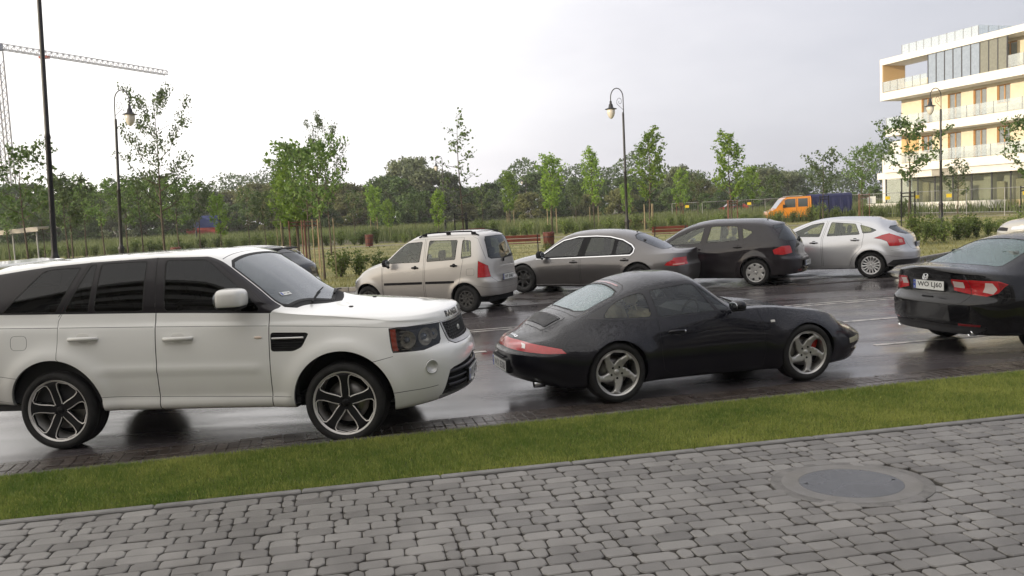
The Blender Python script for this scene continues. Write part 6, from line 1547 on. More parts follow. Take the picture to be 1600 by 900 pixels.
# ---------------------------------------------------------------- trees
BARK = pmat('bark', (.075, .058, .042), .9, noise=.35, nscale=6, bump=.6, bscale=30)
BARKG = pmat('bark_grey', (.13, .115, .095), .9, noise=.3, nscale=6)
STAKE = pmat('stake_wood', (.25, .20, .12), .8, noise=.2, nscale=5)
STAKER = pmat('stake_wood_red', (.14, .065, .045), .8, noise=.2, nscale=5)
def leaves(P, size, rs, flat=.35):
    """random quads at points P"""
    n = len(P); a = rs.normal(size=(n, 3)); a /= np.linalg.norm(a, axis=1)[:, None]
    b = rs.normal(size=(n, 3)); b -= (b*a).sum(1)[:, None]*a; b /= np.linalg.norm(b, axis=1)[:, None]
    s_ = size*rs.uniform(.6, 1.35, n)[:, None]; a = a*s_; b = b*s_*.62
    P = np.asarray(P)
    # rhombic leaves: pointed ends
    V = np.stack([P-a, P-b*.9-a*.05, P+a, P+b*.9-a*.05], 1).reshape(-1, 3); q = np.arange(n*4).reshape(n, 4)
    return V, q
def grow(h, trunk_r, crown0, spread, nl, rs, shape, lean=0, sub=5, up=.6):
    """trunk and limbs as tubes, and points on the twigs"""
    mb = MB(); T = []
    n = 9; pts = []; ph = rs.uniform(0, 6)
    for i in range(n+1):
        t = i/n; pts.append(Vector((lean*t*h+.02*h*math.sin(t*5+ph)*t, .02*h*math.cos(t*4+ph)*t, h*t*.97)))
    rad = [max(.008, trunk_r*(1-.88*(i/n)**.85)) for i in range(n+1)]; rad[0] *= 1.25
    mb.tube(pts, rad, 8)
    tips = []
    def at_(t): f = t*n; i = min(int(f), n-1); return pts[i].lerp(pts[i+1], f-i)
    for k in range(nl):
        t = crown0+(1-crown0)*((k+.5)/nl)**.9*.97; p = at_(t); az = k*2.4+rs.uniform(-.5, .5); ln = spread*shape((t-crown0)/(1-crown0))*rs.uniform(.7, 1.2)
        e_ = math.sin(az), math.cos(az); q1 = p+Vector((e_[0]*ln*.5, e_[1]*ln*.5, ln*up*.35)); q2 = p+Vector((e_[0]*ln, e_[1]*ln, ln*up*(1+.3*rs.random())))
        r0_ = max(.006, trunk_r*(1-t)*.5+.006); mb.tube([p, q1, q2], [r0_, r0_*.65, .004], 5, caps=False)
        for j in range(sub):
            f = .35+.65*(j+rs.random())/sub; b0 = (q1.lerp(q2, (f-.5)*2) if f > .5 else p.lerp(q1, f*2)); dd = Vector(rs.normal(size=3)); dd.normalize(); dd.z = abs(dd.z)*.5; tl = ln*.35*rs.uniform(.5, 1.1); b1 = b0+dd*tl
            mb.tube([b0, b1], [r0_*.4, .003], 4, caps=False); tips.append((b0, b1))
        tips.append((q1, q2))
    tips.append((at_(.9), at_(1.0)))
    return mb, tips
def make_tree(name, h, trunk_r, crown0, spread, nl, nleaf, lsize, seed, shape, leafm, barkm=BARK, gap=.1, lean=0, sub=5, up=.6, clump=.12):
    rs = np.random.default_rng(seed)
    mb, tips = grow(h, trunk_r, crown0, spread, nl, rs, shape, lean, sub, up)
    root = bpy.data.objects.new(name, None); C.objects.link(root)
    mb.build('trunk', barkm, root)
    idx = rs.integers(0, len(tips), nleaf); keep = rs.random(len(tips)) > gap
    P = []; rv = []
    tone = rs.random(len(tips))
    for i in idx:
        if not keep[i]: continue
        a, b = tips[i]; f = rs.random()**.7; c = a.lerp(b, f); P.append(np.array(c)+rs.normal(0, clump, 3)); rv.append(tone[i]*.5+rs.random()*.5)
    V, q = leaves(np.array(P), lsize, rs)
    fast_mesh('crown', V, q, leafm, root, attr=np.repeat(rv, 4))
    return root
def add_stakes(root, hh=2.1, n=3, r_=.45, mat=STAKE, dark=False):
    mb = MB(); P = []
    for k in range(n):
        a_ = 2*PI*k/n+.4; p = Vector((r_*math.cos(a_), r_*math.sin(a_), 0)); P.append(p)
        m2 = MB(); m2.tube([p, p+Vector((0, 0, hh))], .035, 6); m2.build('stake', mat, root)
    for z_ in (() if not dark else (hh-.1, hh-.28)):
        for k in range(n):
            a_, b_ = P[k], P[(k+1) % n]; m2 = MB(); m2.tube([a_+Vector((0, 0, z_)), b_+Vector((0, 0, z_))], .028, 5); m2.build('stake_rail', mat, root)
def trees():
    MARKS = [(0, 'at the left edge of the picture'), (70, 'behind the tall near pole'), (150, 'left of the curled left lamp'), (215, 'between left lamp and sparse tree'), (265, 'right of the sparse left tree'), (312, 'above the red and blue container'), (360, 'above the whitish hut'), (410, 'left of the staked clump'), (470, 'behind the left part of the staked clump'), (520, 'behind the right part of the staked clump'), (565, 'just right of the staked clump'), (610, 'above the small van bonnet'), (650, 'at the highest hump of the wood'), (695, 'behind the distant lamp by the thin tree'), (740, 'right of the thin bare tree'), (785, 'above the rear of the small van'), (825, 'behind the farthest small lamp'), (867, 'behind the yellow-green staked tree'), (905, 'above the front of the grey saloon'), (945, 'left of the middle lamp'), (990, 'right of the middle lamp'), (1035, 'behind the tall vivid tree'), (1075, 'behind the yellowish young tree'), (1115, 'above the front of the dark hatchback'), (1160, 'behind the bushy vivid tree'), (1205, 'above the orange cab'), (1250, 'above the blue load cover'), (1300, 'just right of the truck'), (1345, 'left of the building corner'), (1400, 'behind the building corner'), (1470, 'behind the right lamp'), (1540, 'behind the building, near the right edge'), (1620, 'beyond the right edge')]
    near = lambda px: min(MARKS, key=lambda m: abs(m[0]-px))[1]
    ell = lambda t: .35+.9*math.sin(PI*min(1, max(0, t))**.8)
    cone = lambda t: .45+.75*(1-t)**.7*(1 if t > .08 else .5)
    colm = lambda t: .55+.5*math.sin(PI*t)
    broad = lambda t: .6+.7*math.sin(PI*min(1, t*.9+.1))
    viv = leafmat('leaf_vivid', (.095, .19, .022), (.27, .38, .065), .4, .8)
    mid = leafmat('leaf_mid', (.055, .115, .022), (.155, .23, .060), .35, .8)
    drk = leafmat('leaf_dark', (.042, .078, .022), (.12, .165, .055), .3, .8)
    ylw = leafmat('leaf_yellowish', (.09, .11, .028), (.18, .19, .06), .4, .8)
    # ---- staked young trees across the park
    V = [make_tree('young_tree', 6.4, .07, .30, .95, 22, 2300, .105, 11, colm, viv, up=.9), make_tree('young_tree', 7.2, .075, .30, 1.05, 24, 2300, .11, 12, cone, viv, up=.9, gap=.2), make_tree('young_tree', 5.4, .06, .28, .9, 18, 1700, .11, 13, ell, viv, up=.8)]
    D = [make_tree('young_tree', 7.6, .08, .28, 1.7, 20, 3900, .074, 21, broad, drk, up=.55, gap=.2, sub=7, clump=.13), make_tree('young_tree', 5.8, .07, .42, 1.4, 15, 1500, .10, 22, broad, mid, up=.6, gap=.15, sub=6),
         make_tree('young_tree', 5.0, .06, .38, 1.1, 12, 900, .11, 23, broad, drk, up=.8, gap=.25), make_tree('young_tree', 7.4, .06, .30, 1.3, 13, 520, .10, 24, cone, drk, up=.35, gap=.35, clump=.16),
         make_tree('young_tree', 5.2, .06, .44, 1.25, 16, 1700, .105, 25, broad, drk, up=.5, gap=.1, sub=6)]
    pool = V+D; used = [False]*len(pool)
    def put(k, px, Y, h, label, stakes=None, rz=None, nat=(6.4, 7.2, 5.4, 7.6, 5.8, 5.0, 7.4, 5.2), wide=1, x=None, grp='young trees planted across the park'):
        src = pool[k]; s_ = h/nat[k]
        o = bpy.data.objects.new(src.name.split('.')[0], None); C.objects.link(o)
        for ch in list(src.children):
            c = ch.copy(); C.objects.link(c); c.parent = o
        o.location = (x if x is not None else where(px, Y), Y, -.03); o.scale = (s_*wide, s_*wide, s_); o.rotation_euler = (0, 0, rz if rz is not None else rng.uniform(0, 6))
        tag(o, label, 'tree', grp)
        if stakes: 
            st = empty('tmp'); bpy.data.objects.remove(st)
            add_stakes(o, 2.1/s_, 3, .42/s_/wide, *( (STAKE,) if stakes == 1 else ((STAKER, True) if stakes == 2 else (BLACK, True))))
        return o
    # left group
    put(3, 262, 40, 8.3, 'tall sparse young tree left of centre, its open crown reaching above the left lamp', 0, 1.0, wide=.74)
    put(4, 48, 36, 5.6, 'dark young tree at the far left with its crown crossed by the tall pole', 0, wide=.9)
    put(7, 112, 46, 4.9, 'low dark young tree just right of the tall bare pole')
    for i, (px, Y, h, k) in enumerate([(20, 60, 4.6, 4), (75, 62, 4.4, 7), (118, 52, 5.2, 4), (140, 66, 5.4, 7), (168, 58, 5.2, 4), (205, 62, 5.6, 7), (228, 54, 5.0, 4), (262, 60, 5.6, 7), (285, 52, 4.9, 4), (318, 66, 5.2, 7)]):
        put(k, px, Y, h, ('taller ' if h > 5.1 else 'lower ')+'dark young tree of the row '+near(px)+(', nearer' if Y < 57 else ', farther'), grp='row of dark young trees behind the white SUV')
    # group behind the SUV bonnet
    put(4, 508, 29.5, 4.7, 'nearest staked tree in the clump left of the small van, on pale yellow stakes', 1, wide=.75)
    put(0, 470, 41, 5.6, 'bright green tree in the clump left of the small van, on red-brown stakes', 2, wide=1.3)
    put(4, 487, 38, 5.2, 'dense dark green tree in the middle of the clump left of the small van', 2, wide=.9)
    put(3, 521, 50, 7.8, 'tallest tree of the clump, with an airy crown standing above the others', 0, 2.2, wide=.62)
    put(1, 447, 52, 5.2, 'light green tree at the left edge of the clump behind the SUV bonnet', 1, wide=1.1)
    # the thin one over the van
    put(6, 728, 46, 7.5, 'tall thin almost leafless tree rising above the roof of the small silver van', 3, .6)
    # vivid staked ones
    put(0, 592, 82, 5.0, 'small vivid green staked tree above the bonnet of the small silver van', 1)
    put(2, 614, 80, 3.6, 'low round staked sapling beside the vivid green tree left of the lamp')
    put(0, 802, 88, 6.0, 'vivid green staked tree before the dark wood, right of the small van', 1)
    put(0, 867, 70, 6.3, 'vivid yellow-green staked tree above the front of the grey saloon', 1, wide=1.1)
    put(1, 933, 75, 7.0, 'tall narrow staked tree just left of the middle street lamp', 1, wide=.9)
    put(1, 1020, 68, 7.7, 'tall vivid green staked tree just right of the middle street lamp', 1, wide=1.15)
    put(2, 1068, 90, 5.4, 'yellowish round young tree between the two tall vivid trees', 2)
    put(1, 1147, 60, 6.6, 'bushy vivid tree above the roof of the dark hatchback', 2, wide=1.15)
    put(2, 1180, 95, 5.6, 'pale young tree far off between the vivid tree and the orange truck')
    put(5, 1290, 66, 5.2, 'small thin tree with a round dark crown right of the orange truck', 3)
    put(4, 1352, 58, 5.2, 'dark leafy young tree left of the pale building corner', 2, wide=.8)
    put(4, 1424, 49, 6.0, 'broad leafy young tree in front of the pale building, left of the right lamp', 3, 2.0, wide=1.05)
    put(5, 1500, 62, 3.9, 'thin sapling right of the right-hand street lamp')
    put(4, 1612, 44, 5.4, 'dark tree cut off by the right edge in front of the building', 3, wide=.9)
    for i, (px, Y, h) in enumerate([(560, 75, 4.2), (655, 84, 4.0), (690, 66, 3.8), (760, 92, 4.4), (905, 95, 4.6), (985, 88, 4.2), (1095, 84, 4.4), (1215, 92, 4.4), (350, 62, 4.2), (395, 70, 4.6), (420, 58, 4.0)]):
        put((5, 7, 2)[i % 3], px, Y, h, 'slight far sapling '+near(px)+(', close to the reeds' if Y < 80 else ', deep in the reeds'), grp='far saplings in the field', wide=.9)
    for o in pool:
        for ch in list(o.children): bpy.data.objects.remove(ch)
        bpy.data.objects.remove(o)
    # ---- the wood behind
    WG = leafmat('leaf_wood_green', (.040, .082, .020), (.115, .175, .050), .25, .25)
    WW = leafmat('leaf_willow', (.075, .098, .048), (.170, .20, .105), .3, .25)
    WY = leafmat('leaf_wood_yellow', (.095, .108, .036), (.20, .21, .075), .3, .25)
    def big(seed, h, mat, nleaf=9000, sp=5.0):
        rs = np.random.default_rng(seed); root = bpy.data.objects.new('tree', None); C.objects.link(root)
        mb, tips = grow(h*.93, .28, .12, sp*.75, 22, rs, broad, 0, 5, .55); mb.build('trunk', BARK, root)
        # clumps through an uneven volume
        cl = []
        for k in range(46):
            a_ = rs.uniform(0, 2*PI); t = rs.random()**.8; rr2 = sp*(.35+.65*math.sin(PI*min(.97, t*.85+.12)))*rs.random()**.45; cl.append((rr2*math.cos(a_), rr2*math.sin(a_), h*(.10+.86*t), rs.uniform(.7, 1.5)*sp/5, rs.random()))
        P = []; rv = []
        for k in range(nleaf):
            c = cl[rs.integers(0, len(cl))]; d_ = rs.normal(size=3); d_ /= np.linalg.norm(d_); q = np.array(c[:3])+d_*c[3]*rs.uniform(.35, 1.1)*np.array([1, 1, .8])
            if q[2] < .1: q[2] = .1+rs.random()
            P.append(q); rv.append(c[4]*.65+.35*rs.random())
        V, qd = leaves(np.array(P), .25, rs); fast_mesh('crown', V, qd, mat, root, attr=np.repeat(rv, 4)); return root
    bank = [big(31, 10, WG), big(32, 10, WG), big(33, 10, WW), big(34, 10, WY), big(35, 10, WG, 8000, 4.2), big(36, 10, WW, 8000, 4.2)]
    prof = [(-30, 292), (20, 290), (60, 286), (110, 292), (150, 296), (200, 292), (250, 300), (290, 300), (330, 296), (372, 296), (410, 284), (440, 288), (470, 292), (520, 286), (552, 284), (585, 290), (612, 276), (650, 246), (682, 262), (722, 272), (748, 292), (775, 284), (800, 280), (842, 270), (868, 282), (905, 276), (945, 279), (985, 276), (1010, 274), (1040, 282), (1066, 258), (1098, 278), (1130, 284), (1165, 280), (1200, 262), (1236, 266), (1262, 290), (1300, 300), (1338, 298), (1368, 288), (1420, 285), (1480, 280), (1540, 280), (1600, 280), (1660, 276)]
    i = 0
    TONE = {0: 'dark green', 1: 'broad dark green', 2: 'tall grey-green willowy', 3: 'yellowish green', 4: 'narrow dark green', 5: 'narrow grey-green'}
    def wood(px, ytop, Y, k, w_=1.0, lab=None):
        mk = min(MARKS, key=lambda m: abs(m[0]-px))[1]
        lab = TONE[k]+(' back-row' if Y > 128 else ' front-row')+' tree of the wood '+mk
        nonlocal i
        hor = 330-.048*(px-800); h = CAMH+(hor-ytop)/FPX*Y
        src = bank[k]; o = bpy.data.objects.new('tree', None); C.objects.link(o)
        for ch in list(src.children): c = ch.copy(); C.objects.link(c); c.parent = o
        s_ = h/10; o.location = (where(px, Y), Y, -.3); o.scale = (s_*w_, s_*w_, s_); o.rotation_euler = (0, 0, rng.uniform(0, 6)); tag(o, lab, 'tree', 'trees of the wood behind the field'); i += 1
    kinds = {650: 2, 682: 2, 372: 3, 410: 3, 440: 3, 552: 3, 1066: 5, 1200: 2, 1236: 2, 330: 2, 612: 1, 1338: 1, 1098: 3, 520: 3}
    for px, yt in prof:
        Y = rng.uniform(128, 150); wood(px, yt, Y, kinds.get(px, int(rng.choice([0, 1, 4]))), 1.0 if px != 650 else .9)
    for px in np.arange(-40, 1660, 46):
        if 300 < px < 350: continue
        yt = np.interp(px, [p[0] for p in prof], [p[1] for p in prof])+rng.uniform(14, 30); wood(px+rng.uniform(-8, 8), yt, rng.uniform(118, 128), int(rng.choice([0, 1, 3, 4, 5])), 1.1)
    for o in bank:
        for ch in list(o.children): bpy.data.objects.remove(ch)
        bpy.data.objects.remove(o)
    # far wooded skyline
    rs = np.random.default_rng(5); n = 90000; x = rs.uniform(-230, 230, n); y = rs.uniform(215, 235, n); hh = 11+3*np.sin(x*.07)+2*np.sin(x*.19+1)+1.5*np.sin(x*.41)
    z = hh*rs.random(n)**.6; V, q = leaves(np.column_stack([x, y, z]), .38, rs); o = fast_mesh('far_wood', V, q, WG, attr=np.repeat(rs.random(n), 4)); tag(o, 'distant dark wood along the horizon behind the nearer trees', 'wood', kind='stuff')
    # ---- shrubs
    shm = leafmat('leaf_shrub', (.055, .095, .020), (.17, .22, .055), .3, 1.5)
    def shrub(seed, h, w_, nleaf=900, ls=.045):
        rs = np.random.default_rng(seed); root = bpy.data.objects.new('shrub', None); C.objects.link(root); mb = MB(); P = []; rv = []
        for k in range(16):
            a_ = rs.uniform(0, 2*PI); t = rs.uniform(.2, 1); tip = Vector((w_*t*math.cos(a_)*.9, w_*t*math.sin(a_)*.9, h*rs.uniform(.7, 1.05)*(1.1-.4*t))); mb.tube([(0, 0, 0), tip*.5+Vector((0, 0, .05)), tip], [.012, .008, .003], 4, caps=False); tn = rs.random()
            for j in range(nleaf//16): f = rs.random()**.6; P.append(np.array(tip)*f+rs.normal(0, .07, 3)+np.array([0, 0, .06])); rv.append(tn*.5+rs.random()*.5)
        mb.build('stem', BARK, root); V, q = leaves(np.array(P), ls, rs); fast_mesh('crown', V, q, shm, root, attr=np.repeat(rv, 4)); return root
    SH = [shrub(41, .9, .5), shrub(42, .8, .6), shrub(43, 1.1, .55)]
    def sh(k, px, Y, s_, label, grp): 
        o = bpy.data.objects.new('shrub', None); C.objects.link(o)
        for ch in list(SH[k].children): c = ch.copy(); C.objects.link(c); c.parent = o
        o.location = (where(px, Y), Y, -.03); o.scale = (s_,)*3; o.rotation_euler = (0, 0, rng.uniform(0, 6)); tag(o, label, 'shrub', grp)
    sh(1, 534, 30.5, 1.15, 'leafy green shrub on the lawn, left one of two beside the small van', 'lawn shrubs'); sh(0, 562, 30.8, 1.0, 'leafy green shrub on the lawn, right one of two beside the small van', 'lawn shrubs')
    sh(0, 592, 31.0, .9, 'low green shrub on the lawn just in front of the small van bonnet', 'lawn shrubs'); sh(2, 862, 34, .7, 'small shrub beside the dark red litter bin and bench', 'lawn shrubs')
    for px, Y in [(1448, 34), (1463, 35), (1478, 33.5), (1500, 35), (1514, 36), (1530, 36), (1548, 37), (1565, 36.5), (1583, 37), (1602, 36), (1436, 33)]: sh(int(rng.integers(0, 3)), px, Y, rng.uniform(.75, 1.2), 'green shrub on the right lawn, '+('under the pale building' if px > 1540 else ('right of the right lamp' if px > 1480 else 'left of the right lamp'))+(', back row' if Y > 35.5 else ', front row'), 'shrubs along the lawn at the right')
    for px in range(30, 700, 21): sh(int(rng.integers(0, 3)), px+rng.uniform(-6, 6), rng.uniform(65.5, 68), rng.uniform(.8, 1.3), 'path shrub '+near(px), 'row of shrubs along the park path')
    for px in range(760, 1430, 24): sh(int(rng.integers(0, 3)), px+rng.uniform(-7, 7), rng.uniform(67, 70), rng.uniform(.9, 1.5), 'low reed-edge shrub '+near(px), 'shrubs at the edge of the reeds')
    for o in SH:
        for ch in list(o.children): bpy.data.objects.remove(ch)
        bpy.data.objects.remove(o)
trees()
suv(); coupe(); cars()
# ---------------------------------------------------------------- street lamps, buildings, crane, truck, benches
LAMPB = pmat('lamp_black', (.018, .018, .020), .45, noise=.2)
def lamp():
    root = empty('street_lamp', (0, 0, 0), 0, 'x', 'street lamp', 'black street lamps with curled arms')
    mb = MB(); mb.lathe([(.17, 0), (.17, .12), (.14, .16), (.12, .5), (.15, .55), (.11, .62), (.10, 1.25), (.13, 1.32), (.075, 1.42), (.07, 1.5)], 14); mb.build('base', LAMPB, root)
    mb = MB(); mb.lathe([(.065, 1.45), (.06, 3.5), (.075, 3.52), (.055, 3.6), (.048, 6.1), (.04, 6.2)], 12); mb.build('pole', LAMPB, root)
    mb = MB(); P = [Vector((.02, 0, 5.0)), Vector((.02, 0, 6.6))]
    for k in range(13): a_ = PI*k/12; P.append(Vector((-.26+.28*math.cos(a_), 0, 6.85+.42*math.sin(a_))))
    P.append(Vector((-.54, 0, 6.72))); mb.tube(P, .022, 8)
    Q = []
    for k in range(22): a_ = -.5+k*.36; r_ = .17*(1-k/26); Q.append(Vector((-.14-r_*math.cos(a_)*.8, 0, 6.62+r_*1.2*math.sin(a_)+.05)))
    mb.tube([Vector((.02, 0, 6.3))]+Q, .010, 5); mb.build('arm', LAMPB, root)
    mb = MB(); c = (-.54, 0, 0); mb.lathe([(.02, 6.74), (.05, 6.70), (.055, 6.60), (.09, 6.56), (.10, 6.48), (.12, 6.42), (.27, 6.37), (.275, 6.355), (.13, 6.36), (.0, 6.36)], 20, 0, 'z', c); mb.build('hood', LAMPB, root)
    mb = MB(); mb.lathe([(.165, 6.36), (.185, 6.28), (.175, 6.17), (.13, 6.04), (.07, 5.96), (.02, 5.93), (.001, 5.925)], 20, 0, 'z', c)
    mb.build('globe', pmat('opal_glass', (.62, .58, .52), .25, noise=.05, coat=.5), root)
    return root
def lamps():
    l0 = lamp(); first = [l0]
    def put(px, Y, flip, label, s_=1, lean=(0, 0), x=None):
        o = first.pop() if first else copy_tree(l0)
        o.location = (where(px, Y) if x is None else x, Y, 0); o.rotation_euler = (lean[0], lean[1], PI if flip else 0); o.scale = (s_,)*3; o['label'] = label
    put(192, 32.8, True, 'tall black street lamp with curled arm in front of the sparse tree, left', 1, (0, -.045))
    put(984, 39, False, 'black street lamp with curled arm in the middle of the park')
    put(1474, 44.7, False, 'black street lamp with curled arm in front of the pale building')
    put(701, 78, False, 'distant black street lamp just left of the thin tree above the van')
    put(313, 100, True, 'distant black street lamp in front of the red and blue container')
    put(829, 130, False, 'farthest small street lamp against the dark wood')
    put(86, 17.5, True, 'nearest tall dark lamp pole at the left, running out of the picture top', 1.12, (0, -.034))
    o = [q for q in bpy.data.objects if q.get('label', '').startswith('nearest tall dark lamp pole')][0]; o.scale = (.85, .85, 1.12)
    return
lamps()
def far_building():
    WHT = pmat('render_white', (.72, .70, .66), .7, noise=.05, nscale=2); CRM = pmat('render_cream', (.68, .60, .46), .75, noise=.06, nscale=2); ORG = pmat('orange_timber', (.50, .27, .10), .5, noise=.15, nscale=3)
    GL = glass('building_glass', (.30, .33, .34), film=.40, filmcol=(.50, .55, .58), ior=1.75); BAL = glass('balustrade_glass', (.80, .86, .88), film=.26, filmcol=(.85, .88, .90), ior=1.3)  # GL: grey-blue film is sky reflection put into the pane colour
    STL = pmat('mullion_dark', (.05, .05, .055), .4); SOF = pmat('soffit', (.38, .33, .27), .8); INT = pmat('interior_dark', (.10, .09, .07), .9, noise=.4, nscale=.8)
    root = empty('apartment_building', (39, 90, 0), math.atan2(-.95, .312), 'pale cream apartment building with white balcony slabs and orange window frames at the right edge', 'building')
    # local x runs along the facade towards the viewer, local y = inwards (away from the street)
    def bx(name, x0, x1, y0, y1, z0, z1, m, par=root, bev=0):
        mb = MB(); mb.box(((x0+x1)/2, (y0+y1)/2, (z0+z1)/2), (x1-x0, y1-y0, z1-z0), bev=bev); return mb.build(name, m, par)
    T = 26
    sg = 1  # inwards
    bx('core', .8, T, 3.9, 14, .3, 11.5, CRM); bx('core', 6.2, T, 6.6, 14, 12.3, 15.1, CRM)
    def yy(a, b): return (a, b)
    bx('roof_slab', 0, 6.2, 0, 3.0, 15.1, 15.7, WHT)
    for z0, z1, x0, nm in ((15.1, 15.7, 6.2, 'roof_slab'), (11.5, 12.3, 0, 'balcony_slab'), (7.8, 8.6, .7, 'balcony_slab'), (4.1, 4.9, .4, 'balcony_slab')):
        bx(nm, x0, T, 0, 14, z0, z1, WHT)
    bx('fascia', -.8, T, .25, 13.5, 3.45, 4.1, WHT)
    bx('end_wall', 0, .3, 0.02, 2.98, 12.3, 15.1, WHT)
    bx('plinth', -1.5, 14.5, -.6, .9, .25, .95, WHT)
    bx('floor', -1, T, .9, 13, .3, .45, SOF)
    # top storey: open loggia with orange back wall, then glazed room
    bx('loggia_wall', .3, .34, .1, 2.9, 12.3, 15.1, pmat('orange_render', (.62, .42, .20), .7, noise=.05)); bx('parapet', .34, 6.0, 2.75, 2.9, 12.3, 13.4, CRM)
    bx('column', 5.3, 6.2, 1.4, 2.7, 12.3, 15.1, CRM)
    # walls of the three floors behind the balconies
    def storey(z0, z1, wins, xs, yb=1.9):
        xs0 = xs
        for (a, b, door) in wins:
            bx('wall', xs0, a, yb, yb+.3, z0, z1, CRM); xs0 = b
            zs = z0 if door else z0+.95
            if not door: bx('wall', a, b, yb, yb+.3, z0, zs, CRM)
            fr = MB(); zt = z1-.25; w_ = b-a
            for q in (a+.04, b-.04, (a+b)/2): fr.box((q, yb+.16, (zs+zt)/2), (.075, .12, zt-zs))
            for q in (zs+.05, zt-.05): fr.box(((a+b)/2, yb+.16, q), (w_-.02, .11, .10))
            f = fr.build('window', ORG, root); bx('reveal', a-.0, a+.02, yb+.0, yb+.28, zs, zt, ORG, f); bx('reveal', b-.02, b, yb+.0, yb+.28, zs, zt, ORG, f)
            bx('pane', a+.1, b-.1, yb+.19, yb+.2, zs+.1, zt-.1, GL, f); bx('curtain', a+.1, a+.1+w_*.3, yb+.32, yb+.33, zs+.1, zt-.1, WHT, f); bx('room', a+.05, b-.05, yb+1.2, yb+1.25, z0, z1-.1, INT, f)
            bx('lintel', a, b, yb, yb+.3, zt, z1, CRM)
        bx('wall', xs0, T, yb, yb+.3, z0, z1, CRM)
    storey(8.6, 11.5, [(3.6, 5.0, 1), (6.9, 8.5, 1), (9.9, 11.4, 1), (12.5, 13.9, 0), (15.7, 17.4, 1), (19.2, 20.8, 0)], .9)
    storey(4.9, 7.8, [(3.6, 5.0, 0), (6.9, 8.5, 1), (9.9, 11.4, 1), (12.5, 13.9, 0), (15.7, 17.4, 1), (19.2, 20.8, 0)], .9)
    storey(12.3, 15.1, [(12.9, 14.6, 1), (16.0, 17.2, 1), (19.2, 20.8, 0)], 6.2)
    bx('orange_panel', .95, 3.2, 1.82, 1.9, 4.95, 7.75, MATS['orange_render'])
    # glazed winter garden
    n = 7; xs = np.linspace(6.3, 12.3, n)
    for a, b in zip(xs[:-1], xs[1:]):
        p = bx('glazing', a, b, .12, .14, 12.3, 15.05, glass('winter_glass', (.35, .40, .42), film=.45, filmcol=(.52, .62, .78), ior=2.0)); bx('mullion', a-.04, a+.04, .08, .18, 12.3, 15.05, STL, p)  # bluish film in the left panes imitates reflected sky
    for a, b in zip((12.3, 13.25, 14.2), (13.25, 14.2, 15.15)):
        p = bx('glazing', a, b, .12, .14, 12.3, 15.05, glass('winter_glass_clear', (.62, .62, .55), film=.35, filmcol=(.55, .55, .45), ior=1.5)); bx('mullion', a-.04, a+.04, .08, .18, 12.3, 15.05, STL, p)
    bx('mullion', 15.1, 15.2, .08, .18, 12.3, 15.05, STL)
    # balustrades
    for z0, x0, x1, st in ((12.3, .35, 6.2, 1.0), (12.3, 15.3, T, 1.5), (8.6, .75, T, 1.45), (4.9, .45, T, 1.45), (15.7, 2.2, 11.5, .95)):
        y_ = .06 if z0 < 15 else .8; x_ = x0
        while x_ < x1-.2:
            b_ = min(x_+st, x1); p = bx('balustrade', x_+.02, b_-.02, y_, y_+.02, z0+.06, z0+1.08, BAL); bx('post', x_-.02, x_+.02, y_-.02, y_+.03, z0, z0+1.1, pmat('post_steel', (.30, .30, .31), .4, metal=.5), p); x_ = b_
    for y_ in np.arange(.8, 9, 1.2): bx('balustrade', 11.5, 11.52, y_+.02, y_+1.18, 15.76, 16.8, BAL); bx('post', 11.47, 11.52, y_-.02, y_+.02, 15.7, 16.752, MATS['post_steel'])
    # shop front
    xs = [-.6, 1.6, 3.8, 6.0, 8.2, 10.4, 12.6, 14.6, 16.6, 19, 21.5, 24]
    for i, (a, b) in enumerate(zip(xs[:-1], xs[1:])):
        p = bx('shop_window', a+.05, b-.05, 1.2, 1.22, .95, 3.4, glass('shop_glass', (.76, .80, .78), film=.07, filmcol=(.32, .36, .35), ior=1.3)); bx('mullion', a-.05, a+.05, 1.14, 1.26, .45, 3.45, STL, p)
        if i in (1, 3, 5, 6, 8): bx('column', a+.4, a+1.3, 2.2, 2.8, .45, 3.45, CRM)
        if i in (2, 4, 6, 7, 9): bx('partition', a+.1, a+.9, 1.7, 1.8, .45, 2.6+.15*(i % 3), pmat('partition_beige', (.55, .45, .28), .8, noise=.1))
    bx('back_wall', -.8, T, 5.5, 5.6, .45, 3.45, pmat('shop_back', (.42, .36, .24), .9, noise=.5, nscale=.6)); 
    bx('canopy_panel', 6.6, 9.6, .2, .249, 3.47, 4.08, pmat('fascia_grey', (.33, .31, .27), .7))
    # lower wing to the left
    bx('wing', -4.2, -.0, 5.0, 12, .3, 7.6, WHT); bx('wing', -6.5, -3.0, 6.0, 12, .3, 6.0, WHT)
    for k in range(3): bx('chimney', -3.6+k*.7, -3.25+k*.7, 6.5, 6.9, 7.6, 8.5, WHT)
far_building()
